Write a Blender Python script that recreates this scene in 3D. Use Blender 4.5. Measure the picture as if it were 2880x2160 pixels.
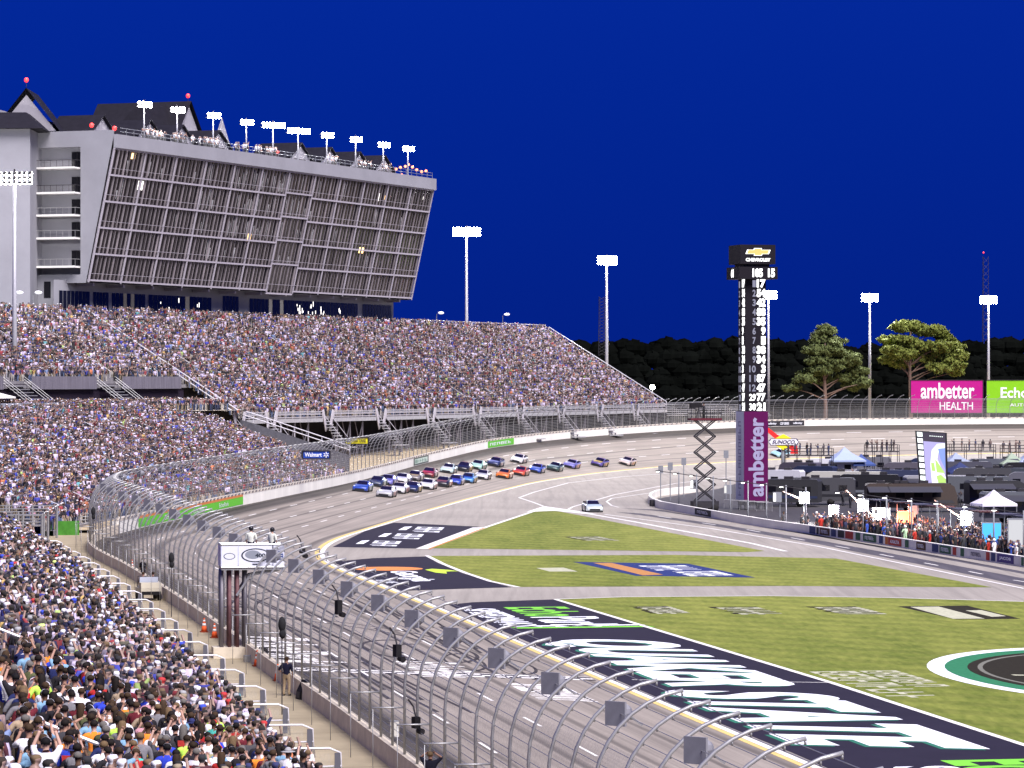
import bpy, bmesh, math, random
import numpy as np
from mathutils import Vector, Matrix
random.seed(11)
RNG = np.random.default_rng(7)
sc = bpy.context.scene
for o in list(bpy.data.objects): bpy.data.objects.remove(o)
COL = sc.collection

# ------------------------------------------------------------------ camera
F_PX, HC, YH = 10000.0, 15.2, 1067.0          # focal length in photo pixels, eye height, horizon row (photo 2880 x 2160)
cam_d = bpy.data.cameras.new('camera'); cam = bpy.data.objects.new('camera', cam_d); COL.objects.link(cam)
cam_d.sensor_width = 36; cam_d.lens = 36*F_PX/2880; cam_d.clip_start = 1; cam_d.clip_end = 20000
cam.location = (0, 0, HC); cam.rotation_euler = (math.radians(90) - math.atan((1080-YH)/F_PX), 0, 0)
sc.camera = cam
# ------------------------------------------------------------------ sky, sun, exposure
SUN_AZ, SUN_EL = math.radians(148), math.radians(52)      # the floodlight wash
w = bpy.data.worlds.new('World'); sc.world = w; w.use_nodes = True
wn = w.node_tree; wn.nodes.clear()
sky = wn.nodes.new('ShaderNodeTexSky'); sky.sky_type = 'NISHITA'; sky.sun_disc = False
sky.sun_elevation = math.radians(-3.0); sky.sun_rotation = SUN_AZ; sky.ozone_density = 6.0; sky.air_density = 1.0; sky.dust_density = 0.3
bg = wn.nodes.new('ShaderNodeBackground'); wo = wn.nodes.new('ShaderNodeOutputWorld')
hs = wn.nodes.new('ShaderNodeMix'); hs.data_type = 'RGBA'; hs.inputs[0].default_value = 0.92
tcw = wn.nodes.new('ShaderNodeTexCoord'); sxw = wn.nodes.new('ShaderNodeSeparateXYZ'); rmp = wn.nodes.new('ShaderNodeValToRGB')   # dusk: a little deeper towards the horizon
rmp.color_ramp.elements[0].color = (0.0006, 0.0092, 0.150, 1); rmp.color_ramp.elements[1].position = 0.12; rmp.color_ramp.elements[1].color = (0.0003, 0.0145, 0.215, 1)
wn.links.new(tcw.outputs['Generated'], sxw.inputs[0]); wn.links.new(sxw.outputs['Z'], rmp.inputs[0]); wn.links.new(rmp.outputs[0], hs.inputs[7])
wn.links.new(sky.outputs[0], hs.inputs[6]); wn.links.new(hs.outputs[2], bg.inputs[0]); wn.links.new(bg.outputs[0], wo.inputs[0])
bg.inputs[1].default_value = 1.0
sun_d = bpy.data.lights.new('sun', 'SUN'); sun = bpy.data.objects.new('sun', sun_d); COL.objects.link(sun)
sun_d.energy = 4.8; sun_d.angle = math.radians(40); sun_d.color = (1.0, 0.94, 0.95)
sv = Vector((math.sin(SUN_AZ)*math.cos(SUN_EL), math.cos(SUN_AZ)*math.cos(SUN_EL), math.sin(SUN_EL)))
sun.rotation_euler = sv.to_track_quat('Z', 'Y').to_euler()
sc.view_settings.view_transform = 'Standard'; sc.view_settings.look = 'None'; sc.view_settings.exposure = 0.75; sc.view_settings.gamma = 1
sc.view_settings.use_curve_mapping = False
sc.render.engine = 'CYCLES'; sc.cycles.use_denoising = True; sc.cycles.max_bounces = 5; sc.cycles.transparent_max_bounces = 12
sc.cycles.sample_clamp_indirect = 4; sc.cycles.sample_clamp_direct = 0; sc.cycles.caustics_reflective = False; sc.cycles.caustics_refractive = False

# ------------------------------------------------------------------ helpers
def G(px, py, z=0.0):
    """photo pixel -> point on the level z"""
    d = F_PX*(HC-z)/(py-YH)
    return Vector(((px-1440)*d/F_PX, d, z))
def AT(px, py, d):
    """photo pixel -> point at depth d"""
    return Vector(((px-1440)*d/F_PX, d, HC-(py-YH)*d/F_PX))
def pix(p): return (1440+F_PX*p[0]/p[1], YH+F_PX*(HC-p[2])/p[1])

class MB:
    def __init__(s): s.v=[]; s.f=[]; s.mi=[]; s.uv=None; s.M=None; s.m=0
    def vt(s, p):
        p = Vector(p)
        if s.M is not None: p = s.M @ p
        s.v.append(p[:]); return len(s.v)-1
    def face(s, idx): s.f.append(tuple(idx)); s.mi.append(s.m)
    def poly(s, pts): s.face([s.vt(p) for p in pts])
    def box(s, c, size, rz=0.0, taper=1.0):
        cx,cy,cz=c; hx,hy,hz=size[0]/2,size[1]/2,size[2]/2; R=Matrix.Rotation(rz,3,'Z'); I=[]
        for z,k in ((-hz,1.0),(hz,taper)):
            for x,y in ((-hx,-hy),(hx,-hy),(hx,hy),(-hx,hy)):
                I.append(s.vt(Vector(c)+R@Vector((x*k,y*k,z))))
        a=I
        for q in ((3,2,1,0),(4,5,6,7),(0,1,5,4),(1,2,6,5),(2,3,7,6),(3,0,4,7)): s.face([a[i] for i in q])
    def frame(s, p0, p1):
        d=(Vector(p1)-Vector(p0)).normalized(); u=d.orthogonal().normalized() if abs(d.z)>.95 else d.cross(Vector((0,0,1))).normalized()
        return d,u,d.cross(u)
    def tube(s, pts, r, n=6, cap=True):
        pts=[Vector(p) for p in pts]; rr=r if isinstance(r,(list,tuple)) else [r]*len(pts); rings=[]
        for i,p in enumerate(pts):
            a=pts[max(i-1,0)]; b=pts[min(i+1,len(pts)-1)]; d,u,v=s.frame(a,b)
            rings.append([s.vt(p+(u*math.cos(2*math.pi*k/n)+v*math.sin(2*math.pi*k/n))*rr[i]) for k in range(n)])
        for a,b in zip(rings,rings[1:]):
            for k in range(n): s.face((a[k],a[(k+1)%n],b[(k+1)%n],b[k]))
        if cap: s.face(rings[0][::-1]); s.face(rings[-1])
    def bar(s, p0, p1, wd, ht=None):
        ht=ht or wd; d,u,v=s.frame(p0,p1); I=[]
        for p in (Vector(p0),Vector(p1)):
            for a,b in ((-1,-1),(1,-1),(1,1),(-1,1)): I.append(s.vt(p+u*a*wd/2+v*b*ht/2))
        for q in ((3,2,1,0),(4,5,6,7),(0,1,5,4),(1,2,6,5),(2,3,7,6),(3,0,4,7)): s.face([I[i] for i in q])
    def ell(s, c, r, n=10, m=7, z0=-1.0, z1=1.0):
        c=Vector(c); rings=[]
        for j in range(m+1):
            t=math.asin(z0)+(math.asin(z1)-math.asin(z0))*j/m
            rings.append([s.vt(c+Vector((r[0]*math.cos(t)*math.cos(2*math.pi*k/n),r[1]*math.cos(t)*math.sin(2*math.pi*k/n),r[2]*math.sin(t)))) for k in range(n)])
        for a,b in zip(rings,rings[1:]):
            for k in range(n): s.face((a[k],a[(k+1)%n],b[(k+1)%n],b[k]))
        s.face(rings[0][::-1]); s.face(rings[-1])
    def loft(s, rings, cap=True, closed=True):
        R=[[s.vt(p) for p in r] for r in rings]; n=len(R[0])
        for a,b in zip(R,R[1:]):
            for k in range(n if closed else n-1): s.face((a[k],a[(k+1)%n],b[(k+1)%n],b[k]))
        if cap: s.face(R[0][::-1]); s.face(R[-1])
    def prism(s, poly, h0, h1, axes=None):
        """poly of 2d points extruded; axes=(o,ex,ey,ez)"""
        o,ex,ey,ez = axes or (Vector((0,0,0)),Vector((1,0,0)),Vector((0,1,0)),Vector((0,0,1)))
        a=[s.vt(o+ex*p[0]+ey*p[1]+ez*h0) for p in poly]; b=[s.vt(o+ex*p[0]+ey*p[1]+ez*h1) for p in poly]; n=len(poly)
        s.face(a[::-1]); s.face(b)
        for k in range(n): s.face((a[k],a[(k+1)%n],b[(k+1)%n],b[k]))
    def mesh(s, name, mats, smooth=False):
        me=bpy.data.meshes.new(name); me.from_pydata(s.v,[],s.f)
        mats = mats if isinstance(mats,(list,tuple)) else [mats]
        for m in mats: me.materials.append(m)
        if len(mats)>1: me.polygons.foreach_set('material_index', s.mi)
        if smooth: me.polygons.foreach_set('use_smooth',[True]*len(s.f))
        bm=bmesh.new(); bm.from_mesh(me); bmesh.ops.recalc_face_normals(bm,faces=bm.faces); bm.to_mesh(me); bm.free()
        me.update(); return me
    def build(s, name, mats, parent=None, smooth=False, loc=None, color=None):
        return link(name, s.mesh(name,mats,smooth), parent, loc, color)
def link(name, me, parent=None, loc=None, color=None):
    o=bpy.data.objects.new(name,me); COL.objects.link(o)
    if parent is not None: o.parent=parent
    if loc is not None: o.location=loc
    if color is not None: o.color=(*color[:3],1)
    return o
def tag(o, label=None, cat=None, group=None, kind=None):
    if label: o['label']=label
    if cat: o['category']=cat
    if group: o['group']=group
    if kind: o['kind']=kind
    return o
def empty(name, loc=(0,0,0), rz=0.0, label=None, cat=None, group=None):
    o=bpy.data.objects.new(name,None); COL.objects.link(o); o.location=loc; o.rotation_euler=(0,0,rz); o.empty_display_size=.2
    return tag(o,label,cat,group)
def copy_tree(o, parent=None):
    c=o.copy(); COL.objects.link(c); c.parent=parent
    if parent is not None: c.matrix_parent_inverse=o.matrix_parent_inverse.copy()
    for ch in o.children: copy_tree(ch,c)
    return c
# ------------------------------------------------------------------ materials
MATS={}
def pbr(name, col, rough=.6, metal=0.0, var=0.0, scale=3.0, bump=0.0, objcol=False, emis=None, estr=0.0, stretch=None, spec=None, coat=0.0):
    if name in MATS: return MATS[name]
    m=bpy.data.materials.new(name); m.use_nodes=True; nt=m.node_tree; b=nt.nodes['Principled BSDF']
    b.inputs['Roughness'].default_value=rough; b.inputs['Metallic'].default_value=metal
    b.inputs['Specular IOR Level'].default_value=spec if spec is not None else (.12 if rough>.45 and metal==0 else .4)
    if coat: b.inputs['Coat Weight'].default_value=coat
    b.inputs['Base Color'].default_value=(*col,1); src=None
    if objcol:
        oi=nt.nodes.new('ShaderNodeObjectInfo'); src=oi.outputs['Color']
    if var or bump:
        tc=nt.nodes.new('ShaderNodeTexCoord'); mp=nt.nodes.new('ShaderNodeMapping'); nz=nt.nodes.new('ShaderNodeTexNoise')
        nz.inputs['Scale'].default_value=scale; nz.inputs['Detail'].default_value=5; nz.inputs['Roughness'].default_value=.65
        if stretch: mp.inputs['Scale'].default_value=stretch
        nt.links.new(tc.outputs['Object'],mp.inputs[0]); nt.links.new(mp.outputs[0],nz.inputs[0])
    if var:
        mr=nt.nodes.new('ShaderNodeMapRange'); mr.inputs[1].default_value=.3; mr.inputs[2].default_value=.7; mr.inputs[3].default_value=1-var; mr.inputs[4].default_value=1+var
        nt.links.new(nz.outputs[0],mr.inputs[0])
        mx=nt.nodes.new('ShaderNodeVectorMath'); mx.operation='SCALE'
        if src is not None: nt.links.new(src,mx.inputs[0])
        else: mx.inputs[0].default_value=col
        nt.links.new(mr.outputs[0],mx.inputs['Scale']); src=mx.outputs[0]
    if src is not None: nt.links.new(src,b.inputs['Base Color'])
    if bump:
        bp=nt.nodes.new('ShaderNodeBump'); bp.inputs['Strength'].default_value=bump; bp.inputs['Distance'].default_value=.05
        nt.links.new(nz.outputs[0],bp.inputs['Height']); nt.links.new(bp.outputs[0],b.inputs['Normal'])
    if emis: b.inputs['Emission Color'].default_value=(*emis,1); b.inputs['Emission Strength'].default_value=estr
    MATS[name]=m; return m
WHITE=pbr('white_paint',(.78,.77,.74),.55,var=.08,scale=2)
CONC=pbr('concrete',(.62,.55,.43),.85,var=.16,scale=1.2,bump=.15)
GALV=pbr('galvanised_steel',(.36,.36,.36),.45,metal=.55,var=.12,scale=4)
DARK=pbr('dark_metal',(.035,.033,.038),.5,var=.1)
BLACK=pbr('black_rubber',(.014,.013,.015),.7,var=.15)
ALU=pbr('bench_aluminium',(.45,.45,.46),.5,metal=.3,var=.15,scale=2)
GREY=pbr('grey_paint',(.22,.23,.25),.5,var=.08)
TINT=pbr('tinted_paint',(1,1,1),.5,objcol=True,var=.05,scale=4)
CLOTH=pbr('cloth',(1,1,1),.9,objcol=True,var=.16,scale=14,bump=.2)
SKIN=pbr('skin',(1,1,1),.6,objcol=True)
HAIR=pbr('hair',(1,1,1),.75,objcol=True,var=.35,scale=40)
GLASS=pbr('dark_glass',(.008,.008,.012),.08,var=.05,spec=.3)
LAMP=pbr('lamp_emitter',(1,1,1),.4,emis=(1,.97,.92),estr=40)
LETTER_W=pbr('letter_white',(.80,.82,.86),.6)

# ------------------------------------------------------------------ text as mesh
_txt={}
def text_mesh(txt, bold=0.0, shear=0.0, extrude=0.0):
    key=(txt,bold,shear,extrude)
    if key in _txt: return _txt[key]
    cu=bpy.data.curves.new('t','FONT'); cu.body=txt; cu.size=1; cu.offset=bold; cu.shear=shear; cu.extrude=extrude; cu.resolution_u=4
    o=bpy.data.objects.new('t',cu); COL.objects.link(o); bpy.context.view_layer.update()
    me=bpy.data.meshes.new_from_object(o.evaluated_get(bpy.context.evaluated_depsgraph_get()))
    bpy.data.objects.remove(o); bpy.data.curves.remove(cu)
    v=np.empty(len(me.vertices)*3); me.vertices.foreach_get('co',v); v=v.reshape(-1,3)
    f=[tuple(p.vertices) for p in me.polygons]; bpy.data.meshes.remove(me)
    lo=v[:,:2].min(0); hi=v[:,:2].max(0); v[:,0]=(v[:,0]-lo[0])/(hi[0]-lo[0]); v[:,1]=(v[:,1]-lo[1])/(hi[1]-lo[1])
    _txt[key]=(v,f); return v,f
def strokes(n):
    """marks too worn or far to read: a row of n letter-like strokes in the unit square"""
    rg=random.Random(n*7+1); v=[]; f=[]
    def q(x0,y0,x1,y1):
        k=len(v); v.extend([(x0,y0,0),(x1,y0,0),(x1,y1,0),(x0,y1,0)]); f.append((k,k+1,k+2,k+3))
    for i in range(n):
        x=i/n; wd=.78/n; t=wd*.26
        q(x,0,x+t,1); c=rg.random()
        if c<.7: q(x+t,.82,x+wd,1)
        if c>.25: q(x+t,.40,x+wd*.9,.56)
        if c<.5: q(x+wd-t,.1,x+wd,.82)
        if .3<c<.8: q(x+t,0,x+wd,.16)
    return np.array(v,float),f
def put_text(name, txt, mat, o, ex, ey, parent=None, bold=0.0, shear=0.0, lift=None):
    """text filling the parallelogram o, o+ex, o+ey"""
    v,f=strokes(txt) if isinstance(txt,int) else text_mesh(txt,bold,shear); o,ex,ey=Vector(o),Vector(ex),Vector(ey)
    mb=MB(); mb.v=[(o+ex*float(a[0])+ey*float(a[1])+(lift(o+ex*float(a[0])+ey*float(a[1])) if lift else Vector((0,0,0))))[:] for a in v]; mb.f=f; mb.mi=[0]*len(f)
    return mb.build(name,mat,parent)
# ================================================================== TRACK FRAME
yel=np.array([(27.3,50),(22.9,75),(18.5,100),(11.0,143.5),(7.1,166),(3.3,188),(-1.95,219),(-7.3,249),(-10.8,268),(-13.8,284),(-15.9,296),(-17.0,310),(-17.3,325),(-16.6,342),
 (-14.6,361),(-11.8,392),(-9,419),(-5.7,450),(3.2,524),(13.1,574),(28.7,626),(48.4,670),(73.8,705),(105,733),(140,752),(180,764),(219,768),(260,764),(300,752)],float)
def resample(pts, step):
    # centripetal-ish: dense linear + gaussian smoothing
    d=np.r_[0,np.cumsum(np.hypot(*np.diff(pts,axis=0).T))]; s=np.arange(0,d[-1],step)
    q=np.c_[np.interp(s,d,pts[:,0]),np.interp(s,d,pts[:,1])]
    k=int(9/step); g=np.exp(-.5*(np.arange(-3*k,3*k+1)/k)**2); g/=g.sum()
    ends0=q[0]+(q[0]-q[1])*np.arange(3*k,0,-1)[:,None]; ends1=q[-1]+(q[-1]-q[-2])*np.arange(1,3*k+1)[:,None]
    e=np.vstack([ends0,q,ends1]); return np.c_[np.convolve(e[:,0],g,'valid'),np.convolve(e[:,1],g,'valid')]
TP=resample(yel,1.0); TT=np.gradient(TP,axis=0); TT/=np.hypot(TT[:,0],TT[:,1])[:,None]; TN=np.c_[-TT[:,1],TT[:,0]]   # TN points outward (left)
TS=np.r_[0,np.cumsum(np.hypot(*np.diff(TP,axis=0).T))]; WID=17.0
wx=np.array([374,683,989,1170,1351,1500,1700,1900,2160,2500,2880]); wy=np.array([1491,1420,1358,1311,1264,1243,1224,1211,1199,1195,1192])
TW=np.interp(TP[:,1],[150,193,230,268,300,318,335,365,400,450],[17.0,17.4,17.8,18.3,19.3,19.9,19.4,18.4,17.4,17.0]); TW[TP[:,0]>60]=17.0
OUT=TP+TN*TW[:,None]; ox=1440+F_PX*OUT[:,0]/OUT[:,1]
TZ=np.where((OUT[:,1]>335),HC-(np.interp(ox,wx,wy)-YH)*OUT[:,1]/F_PX,.8)
TZ[OUT[:,1]<335]=.8
lasti=int(np.argmax((ox>2860)&(OUT[:,1]>500))); TZ[lasti:]=TZ[lasti-1]
gk=np.exp(-.5*(np.arange(-45,46)/15)**2); gk/=gk.sum(); TZ=np.convolve(np.r_[[TZ[0]]*45,TZ,[TZ[-1]]*45],gk,'valid')
def sY(Y): return float(np.interp(Y,TP[:lasti,1],TS[:lasti]))
def trk(s, v, dz=0.0):
    """point at arclength s, v metres outward from the yellow line (on the banked surface up to the wall)"""
    p=np.array([np.interp(s,TS,TP[:,0]),np.interp(s,TS,TP[:,1])]); n=np.array([np.interp(s,TS,TN[:,0]),np.interp(s,TS,TN[:,1])])
    z=np.interp(s,TS,TZ)*max(0,min(1,v/WID)); w_=np.interp(s,TS,TW); v=v*w_/WID if v<=WID else w_+v-WID; q=p+n*v; return Vector((q[0],q[1],z+dz))
def tan(s): return Vector((np.interp(s,TS,TT[:,0]),np.interp(s,TS,TT[:,1]),0)).normalized()
def nor(s): t=tan(s); return Vector((-t.y,t.x,0))
def locate(X,Y):
    d=(TP[:,0]-X)**2+(TP[:,1]-Y)**2; i=int(np.argmin(d)); v=(X-TP[i,0])*TN[i,0]+(Y-TP[i,1])*TN[i,1]; w_=TW[i]; v=v*WID/w_ if v<=w_ else v-w_+WID; return TS[i],v
def on_track(px,py):
    """where the line of sight through a pixel meets the banked racing surface"""
    best=None
    for d in np.arange(120,800,.5):
        X=(px-1440)*d/F_PX; z=HC-(py-YH)*d/F_PX; s,v=locate(X,d)
        if -2<v<WID and z<=np.interp(s,TS,TZ)*max(0,v/WID): return s,v
    return locate(*G(px,py)[:2])
ZW=0.9                                                       # spectator walkway level
S0,S1=TS[0],TS[-1]
# ------------------------------------------------------------------ ground sheets
def grass_mat(name,c1,c2,scale):
    m=bpy.data.materials.new(name); m.use_nodes=True; nt=m.node_tree; b=nt.nodes['Principled BSDF']; b.inputs['Roughness'].default_value=.9; b.inputs['Specular IOR Level'].default_value=.2
    tc=nt.nodes.new('ShaderNodeTexCoord'); mp=nt.nodes.new('ShaderNodeMapping'); mp.inputs['Rotation'].default_value=(0,0,math.radians(-10)); mp.inputs['Scale'].default_value=(1,.22,1)
    n1=nt.nodes.new('ShaderNodeTexNoise'); n1.inputs['Scale'].default_value=scale; n1.inputs['Detail'].default_value=6
    n2=nt.nodes.new('ShaderNodeTexNoise'); n2.inputs['Scale'].default_value=scale*7; n2.inputs['Detail'].default_value=4
    n3=nt.nodes.new('ShaderNodeTexNoise'); n3.inputs['Scale'].default_value=scale*.13; n3.inputs['Detail'].default_value=3
    ad=nt.nodes.new('ShaderNodeMath'); ad.operation='ADD'; a2=nt.nodes.new('ShaderNodeMath'); a2.operation='ADD'
    cr=nt.nodes.new('ShaderNodeValToRGB'); cr.color_ramp.elements[0].position=.38; cr.color_ramp.elements[0].color=(*c1,1); cr.color_ramp.elements[1].position=.62; cr.color_ramp.elements[1].color=(*c2,1)
    nt.links.new(tc.outputs['Object'],mp.inputs[0])
    for n in (n1,n2,n3): nt.links.new(mp.outputs[0],n.inputs[0])
    sc1=nt.nodes.new('ShaderNodeMath'); sc1.operation='MULTIPLY'; sc1.inputs[1].default_value=.33
    nt.links.new(n1.outputs[0],ad.inputs[0]); nt.links.new(n2.outputs[0],ad.inputs[1]); nt.links.new(ad.outputs[0],a2.inputs[0]); nt.links.new(n3.outputs[0],a2.inputs[1])
    nt.links.new(a2.outputs[0],sc1.inputs[0]); nt.links.new(sc1.outputs[0],cr.inputs[0])
    wv=nt.nodes.new('ShaderNodeTexWave'); wv.bands_direction='X'; wv.inputs['Scale'].default_value=.085; wv.inputs['Distortion'].default_value=1.2; mpw=nt.nodes.new('ShaderNodeMapping'); mpw.inputs['Rotation'].default_value=(0,0,math.radians(-52)); nt.links.new(tc.outputs['Object'],mpw.inputs[0]); nt.links.new(mpw.outputs[0],wv.inputs[0])
    mrw=nt.nodes.new('ShaderNodeMapRange'); mrw.inputs[1].default_value=.35; mrw.inputs[2].default_value=.65; mrw.inputs[3].default_value=.90; mrw.inputs[4].default_value=1.06; nt.links.new(wv.outputs['Fac'],mrw.inputs[0]); vmw=nt.nodes.new('ShaderNodeVectorMath'); vmw.operation='SCALE'; nt.links.new(cr.outputs[0],vmw.inputs[0]); nt.links.new(mrw.outputs[0],vmw.inputs['Scale']); nt.links.new(vmw.outputs[0],b.inputs['Base Color'])
    bp=nt.nodes.new('ShaderNodeBump'); bp.inputs['Strength'].default_value=.5; bp.inputs['Distance'].default_value=.08; nt.links.new(n2.outputs[0],bp.inputs['Height']); nt.links.new(bp.outputs[0],b.inputs['Normal'])
    return m
GRASS=grass_mat('infield_grass',(.105,.135,.016),(.235,.250,.048),.35)
ROUGH=grass_mat('dark_ground',(.022,.022,.012),(.045,.045,.025),.2)
TAN=grass_mat('tan_dirt',(.34,.27,.16),(.46,.37,.23),.25)
def asphalt_mat(name, base, streak, uvmode, groove=0.0):
    m=bpy.data.materials.new(name); m.use_nodes=True; nt=m.node_tree; b=nt.nodes['Principled BSDF']; b.inputs['Roughness'].default_value=.75; b.inputs['Specular IOR Level'].default_value=.3
    N=nt.nodes.new; L=nt.links.new
    tc=N('ShaderNodeTexCoord'); mp=N('ShaderNodeMapping'); co=tc.outputs['UV'] if uvmode else tc.outputs['Object']
    mp.inputs['Scale'].default_value=(.010,1.1,1) if uvmode else (.9,.03,1); L(co,mp.inputs[0])
    if not uvmode: mp.inputs['Rotation'].default_value=(0,0,math.radians(-10.5))
    n1=N('ShaderNodeTexNoise'); n1.inputs['Scale'].default_value=1.6; n1.inputs['Detail'].default_value=8; n1.inputs['Roughness'].default_value=.7; L(mp.outputs[0],n1.inputs[0])
    n2=N('ShaderNodeTexNoise'); n2.inputs['Scale'].default_value=.06; n2.inputs['Detail'].default_value=5; L(tc.outputs['Object'],n2.inputs[0])
    n3=N('ShaderNodeTexNoise'); n3.inputs['Scale'].default_value=9; n3.inputs['Detail'].default_value=3; L(tc.outputs['Object'],n3.inputs[0])
    r1=N('ShaderNodeMapRange'); r1.inputs[1].default_value=.34; r1.inputs[2].default_value=.62; r1.inputs[3].default_value=1-streak; r1.inputs[4].default_value=1.08; L(n1.outputs[0],r1.inputs[0])
    r2=N('ShaderNodeMapRange'); r2.inputs[1].default_value=.3; r2.inputs[2].default_value=.7; r2.inputs[3].default_value=.88; r2.inputs[4].default_value=1.1; L(n2.outputs[0],r2.inputs[0])
    r3=N('ShaderNodeMapRange'); r3.inputs[1].default_value=.3; r3.inputs[2].default_value=.7; r3.inputs[3].default_value=.92; r3.inputs[4].default_value=1.08; L(n3.outputs[0],r3.inputs[0])
    m1=N('ShaderNodeMath'); m1.operation='MULTIPLY'; L(r1.outputs[0],m1.inputs[0]); L(r2.outputs[0],m1.inputs[1])
    m2=N('ShaderNodeMath'); m2.operation='MULTIPLY'; L(m1.outputs[0],m2.inputs[0]); L(r3.outputs[0],m2.inputs[1]); val=m2.outputs[0]
    # thin tyre lines that wander along the lane
    wv=N('ShaderNodeTexWave'); wv.wave_type='BANDS'; wv.bands_direction='Y' if uvmode else 'X'; wv.inputs['Scale'].default_value=.10 if uvmode else .08; wv.inputs['Distortion'].default_value=9; wv.inputs['Detail'].default_value=3
    mpw=N('ShaderNodeMapping'); mpw.inputs['Scale'].default_value=(.02,1,1) if uvmode else (1,.05,1); L(co,mpw.inputs[0]); L(mpw.outputs[0],wv.inputs[0])
    rw=N('ShaderNodeMapRange'); rw.inputs[1].default_value=.0; rw.inputs[2].default_value=.06; rw.inputs[3].default_value=.50 if uvmode else .90; rw.inputs[4].default_value=1; L(wv.outputs['Fac'],rw.inputs[0])
    mw=N('ShaderNodeMath'); mw.operation='MULTIPLY'; L(val,mw.inputs[0]); L(rw.outputs[0],mw.inputs[1]); val=mw.outputs[0]
    if uvmode and groove:
        # rubber laid down against the wall
        sx=N('ShaderNodeSeparateXYZ'); L(tc.outputs['UV'],sx.inputs[0]); ns=N('ShaderNodeMath'); ns.operation='MULTIPLY_ADD'; ns.inputs[1].default_value=2.2; L(n1.outputs[0],ns.inputs[0]); L(sx.outputs['Y'],ns.inputs[2])
        rg=N('ShaderNodeMapRange'); rg.inputs[1].default_value=14.7; rg.inputs[2].default_value=15.7; rg.inputs[3].default_value=1; rg.inputs[4].default_value=1-groove; L(ns.outputs[0],rg.inputs[0])
        mg=N('ShaderNodeMath'); mg.operation='MULTIPLY'; L(val,mg.inputs[0]); L(rg.outputs[0],mg.inputs[1]); val=mg.outputs[0]
    vm=N('ShaderNodeVectorMath'); vm.operation='SCALE'; vm.inputs[0].default_value=base; L(val,vm.inputs['Scale']); L(vm.outputs[0],b.inputs['Base Color'])
    bp=N('ShaderNodeBump'); bp.inputs['Strength'].default_value=.15; bp.inputs['Distance'].default_value=.02; L(n3.outputs[0],bp.inputs['Height']); L(bp.outputs[0],b.inputs['Normal'])
    return m
ASPH=asphalt_mat('racing_asphalt',(.275,.240,.200),.30,True,.74)
APRON=asphalt_mat('apron_asphalt',(.30,.272,.232),.12,False)
BLKPAINT=pbr('black_pavement_paint',(.020,.017,.030),.8,var=.12,scale=.4)
LINE_W=pbr('line_white',(.72,.70,.66),.7,var=.12,scale=.8)
LINE_Y=pbr('line_yellow',(.62,.47,.17),.7,var=.14,scale=.8)
gm=MB(); gm.poly([(-6000,-300,-.12),(6000,-300,-.12),(6000,12000,-.12),(-6000,12000,-.12)])
tag(gm.build('ground',ROUGH),kind='structure')
def sheet(name, mat, pts, parent=None, kind='structure'):
    mb=MB(); mb.poly(pts); bm=None; o=mb.build(name,mat,parent)
    if parent is None and kind: tag(o,kind=kind)
    return o
# infield pavement: everything right of the yellow line
ip=MB(); ss=np.arange(S0,S1-1,6.0)
edge=[trk(s,0) for s in ss]
far_r=[Vector((max(e.x+1,330),e.y,0)) for e in edge]
for k in range(len(edge)-1):
    if edge[k+1].y>edge[k].y+.2: ip.poly([edge[k],far_r[k],far_r[k+1],edge[k+1]])
tag(ip.build('infield_pavement',APRON),kind='structure')
# racing surface with uv in metres
tm=MB(); uv=[]; vs=[0,3.4,6.8,10.2,13.6,WID]; sl=np.arange(S0,S1-1,2.0); idx=[]
for s in sl: idx.append([tm.vt(trk(s,v)+Vector((0,0,.004))) for v in vs])
for a in range(len(sl)-1):
    for b in range(len(vs)-1):
        tm.face((idx[a][b],idx[a+1][b],idx[a+1][b+1],idx[a][b+1])); uv+=[(sl[a],vs[b]),(sl[a+1],vs[b]),(sl[a+1],vs[b+1]),(sl[a],vs[b+1])]
me=bpy.data.meshes.new('race_track'); me.from_pydata(tm.v,[],tm.f); me.materials.append(ASPH); ul=me.uv_layers.new(name='UVMap'); ul.data.foreach_set('uv',np.array(uv).ravel()); me.polygons.foreach_set('use_smooth',[True]*len(tm.f))
bmm=bmesh.new(); bmm.from_mesh(me); bmesh.ops.recalc_face_normals(bmm,faces=bmm.faces)
if bmm.faces[0].normal.z<0: bmesh.ops.reverse_faces(bmm,faces=bmm.faces)
bmm.to_mesh(me); bmm.free()
track=link('race_track',me); tag(track,kind='structure')
def strip(mb,s0,s1,v0,v1,dz,step=3.0):
    n=max(1,int(math.ceil((s1-s0)/step))); prev=None
    for k in range(n+1):
        s=s0+(s1-s0)*k/n; cur=(mb.vt(trk(s,v0,dz)),mb.vt(trk(s,v1,dz)))
        if prev: mb.face((prev[0],cur[0],cur[1],prev[1]))
        prev=cur
m=MB(); strip(m,S0,S1-2,.05,.38,.012); m.build('yellow_line',LINE_Y,track)
m=MB(); strip(m,S0,S1-2,-.34,.01,.012); m.build('white_line',LINE_W,track)
for v,off in ((5.6,0),(9.4,5),(13.0,2)):
    m=MB(); s=sY(200)+off
    while s<S1-20:
        strip(m,s,s+4.2,v-.07,v+.07,.014); s+=12.2
    m.build('lane_dashes',LINE_W,track)
# near lane dashes along the front stretch
for v in (8.2,12.2):
    m=MB(); s=sY(105)
    while s<sY(196):
        strip(m,s,s+4.2,v-.07,v+.07,.014); s+=12.2
    m.build('lane_dashes',LINE_W,track)
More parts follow.
